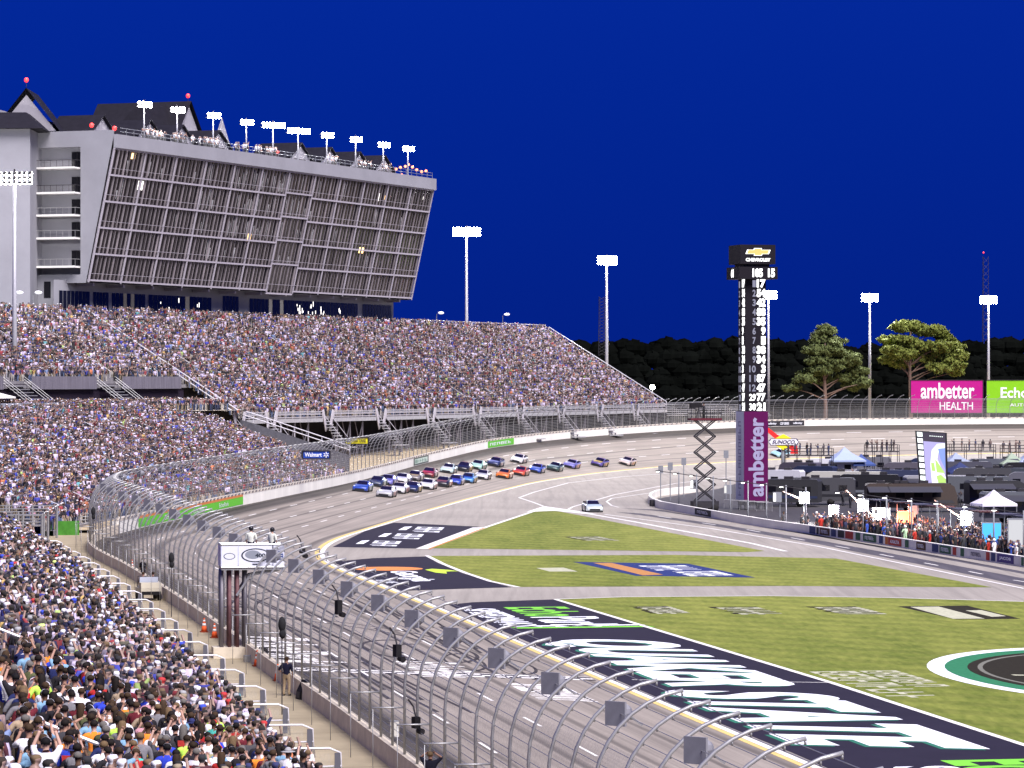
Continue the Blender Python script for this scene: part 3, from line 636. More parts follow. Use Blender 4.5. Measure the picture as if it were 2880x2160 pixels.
# front fascia: white bench backs and rails, stair towers
m=MB(); m.M=Matrix.Translation(-g2.location); mr_=MB(); mr_.M=m.M; mp_=MB(); mp_.M=m.M; mst=MB(); mst.M=m.M
t=0; bays=[]
while t<T_RAIL-4:
    bays.append((t,min(t+15,T_RAIL-2))); t+=19
for (a,b) in bays:
    for h in (.35,.75,1.15): m.bar(up_pt(a,-.4,9.3+h),up_pt(b,-.4,9.3+h),.06,.10)
    for q in np.arange(a,b+.1,2.5): m.bar(up_pt(q,-.4,9.0),up_pt(q,-.4,10.7),.06)
    mr_.poly([up_pt(a,-.5,8.9),up_pt(b,-.5,8.9),up_pt(b,-.5,9.45),up_pt(a,-.5,9.45)])
    mr_.poly([up_pt(a,-.1,10.0),up_pt(b,-.1,10.0),up_pt(b,-.1,10.3),up_pt(a,-.1,10.3)])
    for q in (a+3,a+7.5,b-3):
        for nm_,e0,e1,wd_ in (('support_column',up_pt(q,.5,1.5),up_pt(q,.5,9.2),.22),('cross_brace',up_pt(q,.4,3),up_pt(q+3,.4,9),.10),('cross_brace',up_pt(q+3,.36,3),up_pt(q,.36,9),.10)):
            ms=MB(); ms.M=Matrix.Translation(-g2.location); ms.bar(e0,e1,wd_); ms.build(nm_,SUPP,g2)
    # stair down in the gap after each bay
    for sd,x in ((0,b),(1,b+4)):
        xx=b+(.2 if sd==0 else 3.8)
        m.bar(up_pt(xx,-.4,10.6),up_pt(b+2-.6+sd*1.2,-.4,7.6),.12,.7)
    for i in range(9): mst.box(up_pt(b+2,-.2-.35*i,8.9-.42*i)-Vector((0,0,0)),(2.2,.5,.12),math.atan2(U.y,U.x))
    for sd in (-1,1):
        m.bar(up_pt(b+2+sd*1.1,-.3,9.9),up_pt(b+2+sd*1.1,-3.4,6.2),.06); ms=MB(); ms.M=Matrix.Translation(-g2.location); ms.bar(up_pt(b+2+sd*1.0,-3,1.5),up_pt(b+2+sd*1.0,-3,5.6),.18); ms.build('support_column',SUPP,g2)
    m.bar(up_pt(b+.8,-3.5,6.2),up_pt(b+3.2,-3.5,6.2),.06); mst.box(up_pt(b+2,-3.6,5.1),(3.0,1.6,.16),math.atan2(U.y,U.x))
m.build('front_railing',pbr('rail_white',(.46,.44,.47),.5),g2); mr_.build('front_fascia',ALU,g2); mst.build('access_stairs',ALU,g2)
# top rail and end rail
RAILW=pbr('handrail_pale',(.62,.61,.65),.4,metal=.2)
def rail_on(root,fn,pts,posts,name='handrail',r=.05,hs=(.55,1.1)):
    mb=MB(); mb.M=Matrix.Translation(-root.location)
    for h in hs: mb.tube([fn(*p)+Vector((0,0,h)) for p in pts],r,5)
    for p in posts: mb.tube([fn(*p),fn(*p)+Vector((0,0,hs[-1]))],r,5)
    return mb.build(name,RAILW,root)
rail_on(g2,up_pt,[(t,24.7) for t in np.arange(-1,70,4)],[(t,24.7) for t in np.arange(-1,70,4)],hs=(.6,1.2))
rail_on(g2,up_pt,[(-1,D) for D in np.arange(0,25,1.5)],[(-1,D) for D in np.arange(0,25,3)],r=.09,hs=(.6,1.25))
rail_on(g2,up_pt,[(T_RAIL,D) for D in np.arange(-.5,25,1.5)],[(T_RAIL,D) for D in np.arange(0,25,3)],r=.08,hs=(.65,1.3))
AISLES=[t for t in np.arange(9,285,13.5)]
for t in AISLES:
    for a,b in ((1,6),(9.5,14),(16.5,19.5)):
        if t>T_RAIL and a<8: continue
        rail_on(g2,up_pt,[(t,a),(t,b)],[(t,a),(t,b)],r=.045,hs=(.95,))
# rail running down the end of the lower stand
m=MB(); m.M=Matrix.Translation(-g1.location); P0=up_pt(T_RAIL,-.5,9.7); 
pe=[P0+Vector((0,0,1.2))]; 
for q in range(1,9):
    X=P0-NB*(q*2.1); pe.append(Vector((X.x,X.y,9.7-.30*q*2.1+1.3)))
m.tube(pe,.08,5); m.tube([p-Vector((0,0,.6)) for p in pe],.08,5)
for p in pe: m.tube([p,p-Vector((0,0,1.3))],.05,5)
m.build('handrail',RAILW,g1)
# end skin of the lower stand below that rail
m=MB(); m.M=Matrix.Translation(-g1.location)
for a,b in zip(pe,pe[1:]): m.poly([a-Vector((0,0,1.35)),b-Vector((0,0,1.35)),Vector((b.x,b.y,1)),Vector((a.x,a.y,1))])
m.build('end_panel',pbr('end_panel_grey',(.12,.12,.14),.8,var=.2),g1)
# concourse between lower and upper stand (left part): dark openings, grey railing panels, stairs, deck
cq=MB(); cq.M=Matrix.Translation(-g2.location); cr_=MB(); cr_.M=cq.M; cs=MB(); cs.M=cq.M; cd=MB(); cd.M=cq.M
cd.poly([up_pt(T_RAIL,-1.5,10.9),up_pt(300,-1.5,10.9),up_pt(300,8,10.9),up_pt(T_RAIL,8,10.9)])
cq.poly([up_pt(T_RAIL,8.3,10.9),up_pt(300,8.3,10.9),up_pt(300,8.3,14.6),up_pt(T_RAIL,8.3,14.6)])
t=T_RAIL+2; k=0
while t<285:
    L=17 if k%2==0 else 7
    if k%2==0:
        cr_.poly([up_pt(t,7.6,13.9),up_pt(t+L,7.6,13.9),up_pt(t+L,7.6,15.6),up_pt(t,7.6,15.6)])
    else:
        for i in range(9): cs.box(up_pt(t+L/2,7.8-.55*i,14.3-.4*i),(L*.6,.6,.10),math.atan2(U.y,U.x))
        for e in (.8,L-.8):
            for hh in (.4,.8,1.15): cs.tube([up_pt(t+e,8.2,14.4+hh),up_pt(t+e,3.2,10.9+hh)],.035,5)
    t+=L; k+=1
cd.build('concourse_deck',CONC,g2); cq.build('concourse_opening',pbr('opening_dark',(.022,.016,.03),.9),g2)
cr_.build('railing_panel',pbr('panel_grey',(.15,.14,.17),.6,var=.25,scale=1.2,stretch=(3,3,.2)),g2); cs.build('concourse_stairs',GALV,g2)
# railed deck and blue banner at the left
m=MB(); m.M=Matrix.Translation(-g1.location)
for q in np.arange(232,300,1.6): m.poly([up_pt(q,-3.2,10.8),up_pt(q+1.45,-3.2,10.8),up_pt(q+1.45,-3.2,12.3),up_pt(q,-3.2,12.3)])
m.build('deck_panel',pbr('deck_glass',(.30,.31,.36),.35,var=.3,scale=.5),g1)
m=MB(); m.M=Matrix.Translation(-g1.location); m.poly([up_pt(236,-3.25,8.3),up_pt(300,-3.25,8.3),up_pt(300,-3.25,10.75),up_pt(236,-3.25,10.75)]); m.build('blue_banner',pbr('banner_blue',(.09,.16,.46),.6,var=.3,scale=.25),g1)
m=MB(); m.M=Matrix.Translation(-g1.location)
for q in range(4): m.poly([up_pt(241-q*1.6,-3.3,8.4),up_pt(241.9-q*1.6,-3.3,8.4),up_pt(238.9-q*1.6,-3.3,10.7),up_pt(238-q*1.6,-3.3,10.7)])
m.build('banner_stripe',pbr('banner_stripe_blue',(.03,.06,.32),.6),g1)
m=MB(); P=up_pt(243,1.0,10.9); m.tube([P,P+Vector((0,0,2.6))],.05,6); u1=m.build('pole',GALV)
um=MB(); c=P+Vector((0,0,2.9)); rim=[c+Vector((3.0*math.cos(a),3.0*math.sin(a),-.75)) for a in [math.pi/4*i for i in range(8)]]
for i in range(8): um.poly([c,rim[i],rim[(i+1)%8]])
for i in range(8): um.poly([rim[i],rim[(i+1)%8],rim[(i+1)%8]-Vector((0,0,.18)),rim[i]-Vector((0,0,.18))])
ur=empty('parasol',P,0,'white parasol open on the concourse deck above the blue banner','parasol'); u1.parent=ur; u1.matrix_parent_inverse=Matrix.Translation(-P)
uc=um.build('canopy',WHITE,ur); uc.matrix_parent_inverse=Matrix.Translation(-P)
# gates and rails along the walkway edge
gmm=MB(); gmm.tube([(0,0,0),(0,0,1.15),(.15,0,1.28),(1.5,0,1.28),(1.9,.15,1.1),(2.0,.3,0)],.045,6); gmm.tube([(0,0,.62),(1.95,.18,.62)],.035,5)
gate_m=gmm.mesh('rail_frame',RAILW,True); gpm=MB(); gpm.box((1.80,.12,.60),(.20,.06,1.0)); gpanel=gpm.mesh('grey_panel',pbr('gate_panel',(.10,.10,.12),.5))
gmm2=MB(); gmm2.poly([(.1,0,.1),(1.55,0,.1),(1.55,0,1.1),(.1,0,1.1)]); gwire=gmm2.mesh('wire_infill',MESHM)
s=sY(112); AISLE_S=[]
while s<sY(296):
    AISLE_S.append(s); p=stand_pt(s,4.75,ZW); nn=nor(s); r=empty('walkway_gate',p,math.atan2(-nn.y,-nn.x),'grey tubular rail gate where an aisle meets the walkway','gate','gates along the spectator walkway')
    for nm,me_ in (('rail_frame',gate_m),('grey_panel',gpanel),('wire_infill',gwire)): link(nm,me_,r)
    s+=8.6
# aisle handrails showing above the near crowd
for k,(s,p) in enumerate([(sY(82),11.5),(sY(93),13.0),(sY(125),14),(sY(140),10)]):
    a=stand_pt(s,p); b=stand_pt(s,p+1.9); m=MB(); m.M=Matrix.Translation(-g1.location); m.tube([a+Vector((0,0,1.35)),b+Vector((0,0,1.35))],.05,6); m.tube([a,a+Vector((0,0,1.35))],.04,6); m.tube([b,b+Vector((0,0,1.35))],.04,6); m.build('aisle_rail',RAILW,g1)
for k in range(34):
    s=sY(335)+(k%11)*13; p=6+ (k//11)*7.5
    if s>SR-4 or p+3>LIM.get(min(LS,key=lambda q:abs(q-s)),0): continue
    a=stand_pt(s,p); b=stand_pt(s,p+3.0); m=MB(); m.M=Matrix.Translation(-g1.location); m.tube([a+Vector((0,0,1.25)),b+Vector((0,0,1.25))],.05,5); m.tube([a,a+Vector((0,0,1.25))],.04,5); m.build('aisle_rail',RAILW,g1)
# passage at the bend: posts, rails, green board
po=empty('access_portal',stand_pt(sY(312),6,ZW),0,'grey steel frames and rails of the access passage between the two stands','portal')
m=MB(); m.M=Matrix.Translation(-po.location); md=MB(); md.M=m.M
for i,yy in enumerate((302,308,314,321)):
    s=sY(yy)
    for p in (4.2,6.4,8.8): m.bar(stand_pt(s,p,ZW),stand_pt(s,p,ZW+2.9),.16)
    for hh in (2.0,2.9): m.tube([stand_pt(s,4.2,ZW+hh),stand_pt(s,9.3,ZW+hh)],.05,5)
    md.poly([stand_pt(s,6.6,ZW),stand_pt(s,9.2,ZW),stand_pt(s,9.2,ZW+1.6),stand_pt(s,6.6,ZW+1.6)])
m.tube([stand_pt(sY(302),4.2,ZW+2.9),stand_pt(sY(321),4.2,ZW+2.9)],.05,5)
m.build('frame',GALV,po); md.build('dark_board',DARK,po)
m=MB(); m.M=Matrix.Translation(-po.location); m.poly([stand_pt(sY(326),3.0,ZW),stand_pt(sY(326),6.4,ZW),stand_pt(sY(326),6.4,ZW+1.3),stand_pt(sY(326),3.0,ZW+1.3)]); m.build('green_board',pbr('board_green',(.06,.22,.03),.7,var=.3,scale=1),po)
# ================================================================== PEOPLE
def skeleton(pose):
    """joints (x forward, y left, z up) and bones with radii; standing adult 1.75 m"""
    J={'pel':((0,0,.95),.135),'waist':((.0,0,1.10),.125),'chest':((.0,0,1.30),.150),'neckb':((-.01,0,1.45),.075),'neck':((.0,0,1.52),.055),
       'h0':((.02,0,1.58),.080),'h1':((.02,0,1.66),.098),'h2':((.01,0,1.73),.070)}
    B=[('pel','waist'),('waist','chest'),('chest','neckb'),('neckb','neck'),('neck','h0'),('h0','h1'),('h1','h2')]
    arms={'down':[(.0,.21,1.40),(.02,.27,1.12),(.12,.25,.90),(.16,.24,.82)],'up':[(.0,.20,1.41),(.14,.27,1.58),(.20,.18,1.80),(.22,.15,1.88)],
          'phone':[(.0,.20,1.40),(.20,.26,1.30),(.34,.12,1.52),(.37,.09,1.59)],'wide':[(.0,.20,1.40),(.10,.42,1.62),(.16,.52,1.88),(.17,.54,1.97)],
          'hip':[(.0,.21,1.40),(-.02,.38,1.16),(.10,.22,1.02),(.13,.19,.99)],'point':[(.0,.20,1.40),(.26,.25,1.44),(.50,.22,1.52),(.58,.21,1.54)],
          'head':[(.0,.20,1.41),(.16,.36,1.56),(.10,.16,1.70),(.08,.12,1.73)]}
    for side,key in ((1,pose['l']),(-1,pose['r'])):
        q=arms[key]; nm=['sh','el','wr','ha']; rr=[.066,.047,.036,.040]; prev='chest'
        for n,p,r in zip(nm,q,rr):
            k=f'{n}{side}'; J[k]=((p[0],p[1]*side,p[2]),r); B.append((prev,k)); prev=k
        if pose.get('sit'): leg=[(.02,.10,.92),(.40,.12,.90),(.44,.12,.48),(.54,.13,.44)]
        else: leg=[(0,.10,.88),(.03,.12,.50),(-.03,.13,.08),(.12,.14,.035)]
        prev='pel'
        for n,p,r in zip(['hp','kn','an','toe'],leg,[.095,.062,.042,.040]):
            k=f'{n}{side}'; J[k]=((p[0],p[1]*side,p[2]),r); B.append((prev,k)); prev=k
    return J,B
def body_arrays(pose, sub):
    J,B=skeleton(pose); names=list(J); me=bpy.data.meshes.new('b'); me.from_pydata([J[k][0] for k in names],[(names.index(a),names.index(b)) for a,b in B],[])
    o=bpy.data.objects.new('b',me); COL.objects.link(o); md=o.modifiers.new('s','SKIN'); md.use_smooth_shade=True
    for i,k in enumerate(names):
        sv_=me.skin_vertices[0].data[i]; r=J[k][1]; wide={'pel':1.22,'waist':1.2,'chest':1.30}.get(k,1.0); sv_.radius=(r*wide if k in('pel','waist','chest') else r, r*(.92 if wide>1 else 1)); sv_.use_root=(k=='pel')
    if sub: s=o.modifiers.new('u','SUBSURF'); s.levels=sub; s.render_levels=sub
    bpy.context.view_layer.update(); e=bpy.data.meshes.new_from_object(o.evaluated_get(bpy.context.evaluated_depsgraph_get()))
    V=np.empty(len(e.vertices)*3); e.vertices.foreach_get('co',V); V=V.reshape(-1,3); Fc=[tuple(p.vertices) for p in e.polygons]; Nn=np.empty(len(e.vertices)*3); e.vertices.foreach_get('normal',Nn); Nn=Nn.reshape(-1,3)
    bpy.data.objects.remove(o); bpy.data.meshes.remove(me); bpy.data.meshes.remove(e)
    segs=[(np.array(J[a][0]),np.array(J[b][0]),b) for a,b in B]; lab=[]
    for f in Fc:
        c=V[list(f)].mean(0); best=min(segs,key=lambda s:np.linalg.norm(c-(s[0]+(s[1]-s[0])*np.clip(np.dot(c-s[0],s[1]-s[0])/np.dot(s[1]-s[0],s[1]-s[0]),0,1)))); k=best[2]
        if k in('waist','chest','neckb') or k.startswith(('sh','el')): l='shirt'
        elif k.startswith(('hp','kn')): l='legs'
        elif k.startswith(('an','toe')): l='legs' if k.startswith('an') else 'shoe'
        elif k in('h0','h1','h2'): l='hair' if (c[2]>1.665 or (c[0]<-.015 and c[2]>1.555)) else 'skin'
        else: l='skin'
        lab.append(l)
    return V,Fc,Nn,lab,J
POSES=[{'l':'down','r':'down'},{'l':'hip','r':'down'},{'l':'up','r':'down'},{'l':'phone','r':'phone'},{'l':'down','r':'up'},{'l':'up','r':'up'},{'l':'down','r':'point'},{'l':'head','r':'head'},{'l':'down','r':'down','sit':1}]
# ---------------- individuals: body + clothes as children, built once per pose
def sub_mesh(name,V,Fc,Nn,lab,want,off,mat):
    keep=[f for f,l in zip(Fc,lab) if l in want]; used=sorted({i for f in keep for i in f}); mp={i:k for k,i in enumerate(used)}
    me=bpy.data.meshes.new(name); me.from_pydata([tuple(V[i]+Nn[i]*off) for i in used],[],[tuple(mp[i] for i in f) for f in keep]); me.materials.append(mat); me.polygons.foreach_set('use_smooth',[True]*len(keep)); return me
def cap_mesh(V):
    mb=MB(); mb.ell((.012,0,1.685),(.118,.106,.095),12,5,-.05,1.0)
    P=[(.10,-.075,1.690),(.10,.075,1.690),(.205,.06,1.672),(.225,0,1.670),(.205,-.06,1.672)]
    mb.poly([(a,b,c) for a,b,c in P]); mb.poly([(a,b,c-.012) for a,b,c in P[::-1]]); return mb.mesh('cap',CLOTH,True)
def hat_mesh():
    mb=MB(); mb.ell((.01,0,1.70),(.112,.104,.11),12,5,-.05,1.0); mb.loft([[(.01+r*math.cos(t),r*.92*math.sin(t),z) for t in [2*math.pi*i/16 for i in range(16)]] for r,z in ((.11,1.70),(.22,1.685),(.22,1.675),(.11,1.69))]); return mb.mesh('hat',CLOTH,True)
def longhair_mesh():
    mb=MB(); mb.loft([[(-.005+x+a*math.cos(t),b*math.sin(t),z) for t in [2*math.pi*i/10 for i in range(10)]] for x,a,b,z in ((.0,.06,.06,1.765),(.0,.105,.105,1.70),(-.02,.105,.110,1.62),(-.06,.08,.105,1.52),(-.085,.05,.09,1.40),(-.09,.03,.06,1.30))]); return mb.mesh('hair',HAIR,True)
def short_hair(): 
    mb=MB(); mb.ell((-.005,0,1.685),(.112,.104,.095),12,6,-.55,1.0); return mb.mesh('hair',HAIR,True)
PROTO=[]
for ps in POSES:
    V,Fc,Nn,lab,J=body_arrays(ps,1)
    # ears, nose and fingers joined into the body
    mb=MB(); mb.v=[tuple(v) for v in V]; mb.f=list(Fc); mb.mi=[0]*len(Fc)
    for sd in (-1,1): mb.ell((.0,.098*sd,1.645),(.026,.012,.034),6,4)
    mb.prism([(.105,1.665),(.138,1.628),(.105,1.618)],-.014,.014,(Vector((0,0,0)),Vector((1,0,0)),Vector((0,0,1)),Vector((0,1,0))))
    for sd in (-1,1):
        wv_=Vector(J[f'wr{sd}'][0]); h=Vector(J[f'ha{sd}'][0]); d=(h-wv_).normalized(); u=d.cross(Vector((0,1,0))); u=u.normalized() if u.length>.1 else Vector((1,0,0)); sdv=d.cross(u)
        for k,(o_,L) in enumerate(((-.027,.060),(-.009,.072),(.009,.070),(.027,.055))): mb.tube([h+sdv*o_,h+sdv*o_+d*L*.6,h+sdv*o_+d*L*.9+u*.022],[.010,.009,.007],5)
        mb.tube([h-d*.02+sdv*.03,h+d*.02+sdv*.055,h+d*.045+sdv*.055],[.011,.010,.008],5)
    bme=mb.mesh('person',SKIN,True)
    PROTO.append({'body':bme,'shirt':sub_mesh('shirt',V,Fc,Nn,lab,('shirt',),.016,CLOTH),'trousers':sub_mesh('trousers',V,Fc,Nn,lab,('legs',),.016,CLOTH),'shoes':sub_mesh('shoes',V,Fc,Nn,lab,('shoe',),.014,CLOTH),'J':J})
HEADS={'cap':cap_mesh(None),'hat':hat_mesh(),'short':short_hair(),'long':longhair_mesh()}
TORS=None
def helmet_mesh(): mb=MB(); mb.ell((.015,0,1.67),(.135,.128,.135),14,8); return mb.mesh('helmet',pbr('helmet_gloss',(1,1,1),.2,objcol=True),True)
HEADS['helmet']=helmet_mesh()
printm=MB(); printm.poly([(-.172,-.10,1.20),(-.172,.10,1.20),(-.176,.11,1.36),(-.176,-.11,1.36)]); 
for k in range(3): printm.poly([(-.166,-.09,1.06+k*.045),(-.166,.09,1.06+k*.045),(-.168,.09,1.09+k*.045),(-.168,-.09,1.09+k*.045)])
PRINT=printm.mesh('shirt_print',CLOTH)
SKINS=[(.42,.25,.19),(.36,.21,.15),(.32,.18,.13),(.21,.115,.075),(.10,.055,.035),(.46,.29,.23)]
HAIRS=[(.012,.009,.008),(.025,.016,.010),(.045,.027,.015),(.13,.085,.045),(.12,.11,.10),(.008,.007,.008)]
def person(loc, rz, pose=0, shirt=(.7,.7,.7), pants=(.05,.06,.10), head='cap', hcol=(.7,.7,.7), skin=None, label='', group=None, scale=1.0, prnt=None, shoes=(.05,.05,.05)):
    P=PROTO[pose]; o=link('person',P['body'],None,loc,skin or SKINS[0]); o.rotation_euler=(0,0,rz); o.scale=(scale,)*3; tag(o,label,'person',group)
    link('shirt',P['shirt'],o,None,shirt); link('trousers',P['trousers'],o,None,pants); link('shoes',P['shoes'],o,None,shoes)
    if head in HEADS: link('hat' if head in('cap','hat') else ('helmet' if head=='helmet' else 'hair'),HEADS[head],o,None,hcol)
    if head=='cap': link('hair',HEADS['short'],o,None,HAIRS[int(abs(loc[0]*7+loc[1]*3))%6])
    if prnt: link('shirt_print',PRINT,o,None,prnt)
    return o
# ---------------- crowd placement
SHIRTS=[('white',(.70,.69,.73),.21),('black',(.020,.018,.022),.23),('navy blue',(.018,.024,.085),.12),('charcoal',(.06,.058,.065),.09),('grey',(.17,.165,.18),.10),('royal blue',(.028,.05,.42),.07),
 ('light blue',(.18,.32,.46),.04),('red',(.36,.025,.025),.055),('maroon',(.12,.018,.026),.06),('orange',(.72,.22,.03),.02),('yellow',(.75,.55,.06),.012),('lime green',(.45,.75,.10),.01),('teal',(.08,.45,.38),.012),('tan',(.33,.25,.17),.05),('pink',(.50,.26,.30),.02),('olive green',(.10,.11,.05),.03)]
PW=np.array([s[2] for s in SHIRTS]); PW/=PW.sum()
CAPC=[('white',(.66,.65,.70)),('black',(.018,.017,.02)),('navy blue',(.025,.03,.10)),('red',(.42,.03,.03)),('royal blue',(.03,.06,.45)),('grey',(.30,.30,.31)),('tan',(.26,.21,.14)),('lime green',(.6,.75,.22))]
CW=np.array([.38,.28,.11,.03,.05,.09,.05,.01])
cand=[]                                                        # (pos, facing, section)
rr=random.Random(3)
for p in rows_low:
    s=SN+rr.random()*.5
    while s<SR-.5:
        s+=rr.uniform(.56,.82)
        sk=min(LS,key=lambda q:abs(q-s)) if False else LS[min(len(LS)-1,int((s-SN)/2.5))]
        if p>LIM[sk] or gap(s,p) or rr.random()<.08: continue
        if ((s-SN)%11.1)<.9 and rr.random()<.8: continue
        q=stand_pt(s+rr.uniform(-.1,.1),p+rr.uniform(.25,.6)); q.z=lowz(p)
        if q.y<52: continue
        x,y=pix(q+Vector((0,0,1.2)))
        if x<-420 or x>2000 or y>2400: continue
        cand.append((q,'L',y,x))
near=sorted([c for c in cand if -5<c[3]<2880 and c[2]<2185 and c[0].y<140],key=lambda c:c[0].y)[:262]
nearset={id(c) for c in near}
CAR_AT=Vector((-14,395,0))
def face_dir(q):
    d=CAR_AT-q; return math.atan2(d.y,d.x)
rp=random.Random(21); used_labels={}
for c in near:
    q=c[0]; si=rp.choices(range(len(SHIRTS)),PW)[0]; sn,scol,_=SHIRTS[si]
    pose=rp.choices([0,1,2,3,4,5,6],[.52,.17,.04,.16,.04,.02,.05])[0]; hk=rp.choices(['cap','short','long','hat'],[.48,.30,.18,.04])[0]
    ci=rp.choices(range(len(CAPC)),CW)[0]; cn,cc=CAPC[ci]; hi=rp.choices(range(6),[.3,.2,.2,.1,.1,.1])[0]; hn=['black','dark brown','brown','blond','grey','black'][hi]
    sk=rp.choices(SKINS,[.3,.25,.15,.1,.1,.1])[0]; prnt=None; pt=''
    if sn in('royal blue','black','white','navy blue') and rp.random()<.35:
        pcn,prnt=rp.choice([('white',(.75,.75,.72)),('pale yellow',(.72,.68,.35)),('blue',(.05,.08,.4)),('red',(.5,.05,.04))])
        if pcn!=sn and not(sn=='royal blue' and pcn=='blue'): pt=f' with {pcn} print'
        else: prnt=None
    head=(f'{cn} cap' if hk=='cap' else f'{cn} brimmed hat' if hk=='hat' else f'{"long" if hk=="long" else "short"} {hn} hair')
    act={0:'standing',1:'hand on hip',2:'left arm raised',3:'holding up a phone',4:'right arm raised',5:'both arms raised',6:'right arm stretched out'}[pose]
    lab_=f'person, {sn} shirt{pt}, {head}, {act}'
    if len(lab_.split())<10: lab_+=' in the near stand'
    person(q,face_dir(q)+rp.gauss(0,.35),pose,scol,rp.choice([(.03,.04,.09),(.02,.02,.022),(.25,.2,.13),(.10,.14,.25)]),hk,cc if hk in('cap','hat') else HAIRS[hi],sk,lab_,'spectators standing in the near stand',rp.uniform(.98,1.12),prnt)
    if pose==3:
        o=bpy.data.objects[-1] if False else None
        f=face_dir(q); pos=q+Vector((math.cos(f)*.44,math.sin(f)*.44,1.66)); mb=MB(); mb.box((0,0,0),(.012,.075,.15)); 
        ph=empty('phone',pos,f,f'small phone held up by the person in {sn} shirt with {head}','phone','phones held up in the near stand')
        mb.build('case',DARK,ph); mb=MB(); mb.poly([(-.007,-.033,-.07),(-.007,.033,-.07),(-.007,.033,.07),(-.007,-.033,.07)]); mb.build('screen',pbr('phone_screen',(.1,.1,.2),.3,emis=(.45,.5,1.0),estr=1.6),ph)
rest=[(c[0],face_dir(c[0]) if c[0].y<330 else math.atan2(-.45,.9)) for c in cand if id(c) not in nearset and not(c[0].y<64)]
ru=random.Random(8)
for i,D in enumerate(UD):
    t=0
    while t<283:
        t+=ru.uniform(.50,.72)/TL
        if t>T_RAIL and D<8.5: continue
        if any(abs(t-a)<.75 for a in AISLES) and ru.random()<.8: continue
        if ru.random()<.06: continue
        q=up_pt(t+ru.uniform(-.1,.1),D+ru.uniform(.25,.6),9.7+.6*D)
        x,y=pix(q)
        if x<-200: continue
        rest.append((q,math.atan2(-.5,.9)))
for k in range(760):                                            # people on the concourse deck
    t=ru.uniform(T_RAIL+2,283); q=up_pt(t,ru.uniform(-1.2,6.8),10.9); rest.append((q,math.atan2(-.5,.9)))
N_=len(rest)
pts=np.array([r[0][:] for r in rest]); rot=np.zeros((N_,3)); rot[:,2]=np.array([r[1] for r in rest])+RNG.normal(0,.5,N_)
sidx=RNG.choice(len(SHIRTS),N_,p=PW); shc=np.array([s[1] for s in SHIRTS])[sidx]*RNG.uniform(.55,1.05,(N_,1)); gl=shc.mean(1,keepdims=True); shc=(gl+(shc-gl)*.8)*np.array([[.86,.75,.97]])  # purple cast of the lighting is put into the shirt colours
hasc=RNG.random(N_)<.5; hc=np.where(hasc[:,None],np.array([c[1] for c in CAPC])[RNG.choice(len(CAPC),N_,p=CW/CW.sum())],np.array(HAIRS)[RNG.integers(0,6,N_)])
pc=np.array([(.03,.04,.09),(.02,.02,.022),(.25,.2,.13),(.10,.14,.25),(.45,.42,.38)])[RNG.integers(0,5,N_)]
skc=np.array(SKINS)[RNG.choice(6,N_,p=[.3,.25,.15,.1,.1,.1])]*1.0; gl=skc.mean(1,keepdims=True); skc=(gl+(skc-gl)*.8)*.8
far=np.zeros(N_); var=RNG.choice(8,N_,p=[.52,.20,.04,.12,.04,.02,.04,.02]); scl=RNG.uniform(.9,1.06,N_)
def imat(name,attr,rough=.9):
    m=bpy.data.materials.new(name); m.use_nodes=True; nt=m.node_tree; a=nt.nodes.new('ShaderNodeAttribute'); a.attribute_type='INSTANCER'; a.attribute_name=attr; nt.links.new(a.outputs['Color'],nt.nodes['Principled BSDF'].inputs['Base Color']); nt.nodes['Principled BSDF'].inputs['Roughness'].default_value=rough; return m
IM=[imat('crowd_skin','c_skin',.6),imat('crowd_shirt','c_shirt'),imat('crowd_pants','c_pants'),imat('crowd_hair','c_hair')]
pcol=bpy.data.collections.new('crowd_source')
for k,ps in enumerate(POSES[:8]):
    V,Fc,Nn,lab,J=body_arrays(ps,0); V=V.copy(); ix={'skin':0,'shirt':1,'legs':2,'shoe':2,'hair':3}
    me=bpy.data.meshes.new('crowd_person'); me.from_pydata([tuple(v) for v in V],[],Fc)
    for m_ in IM: me.materials.append(m_)
    me.polygons.foreach_set('material_index',[ix[l] for l in lab]); me.polygons.foreach_set('use_smooth',[True]*len(Fc))
    ob=bpy.data.objects.new(f'crowd_source_{k}',me); pcol.objects.link(ob)
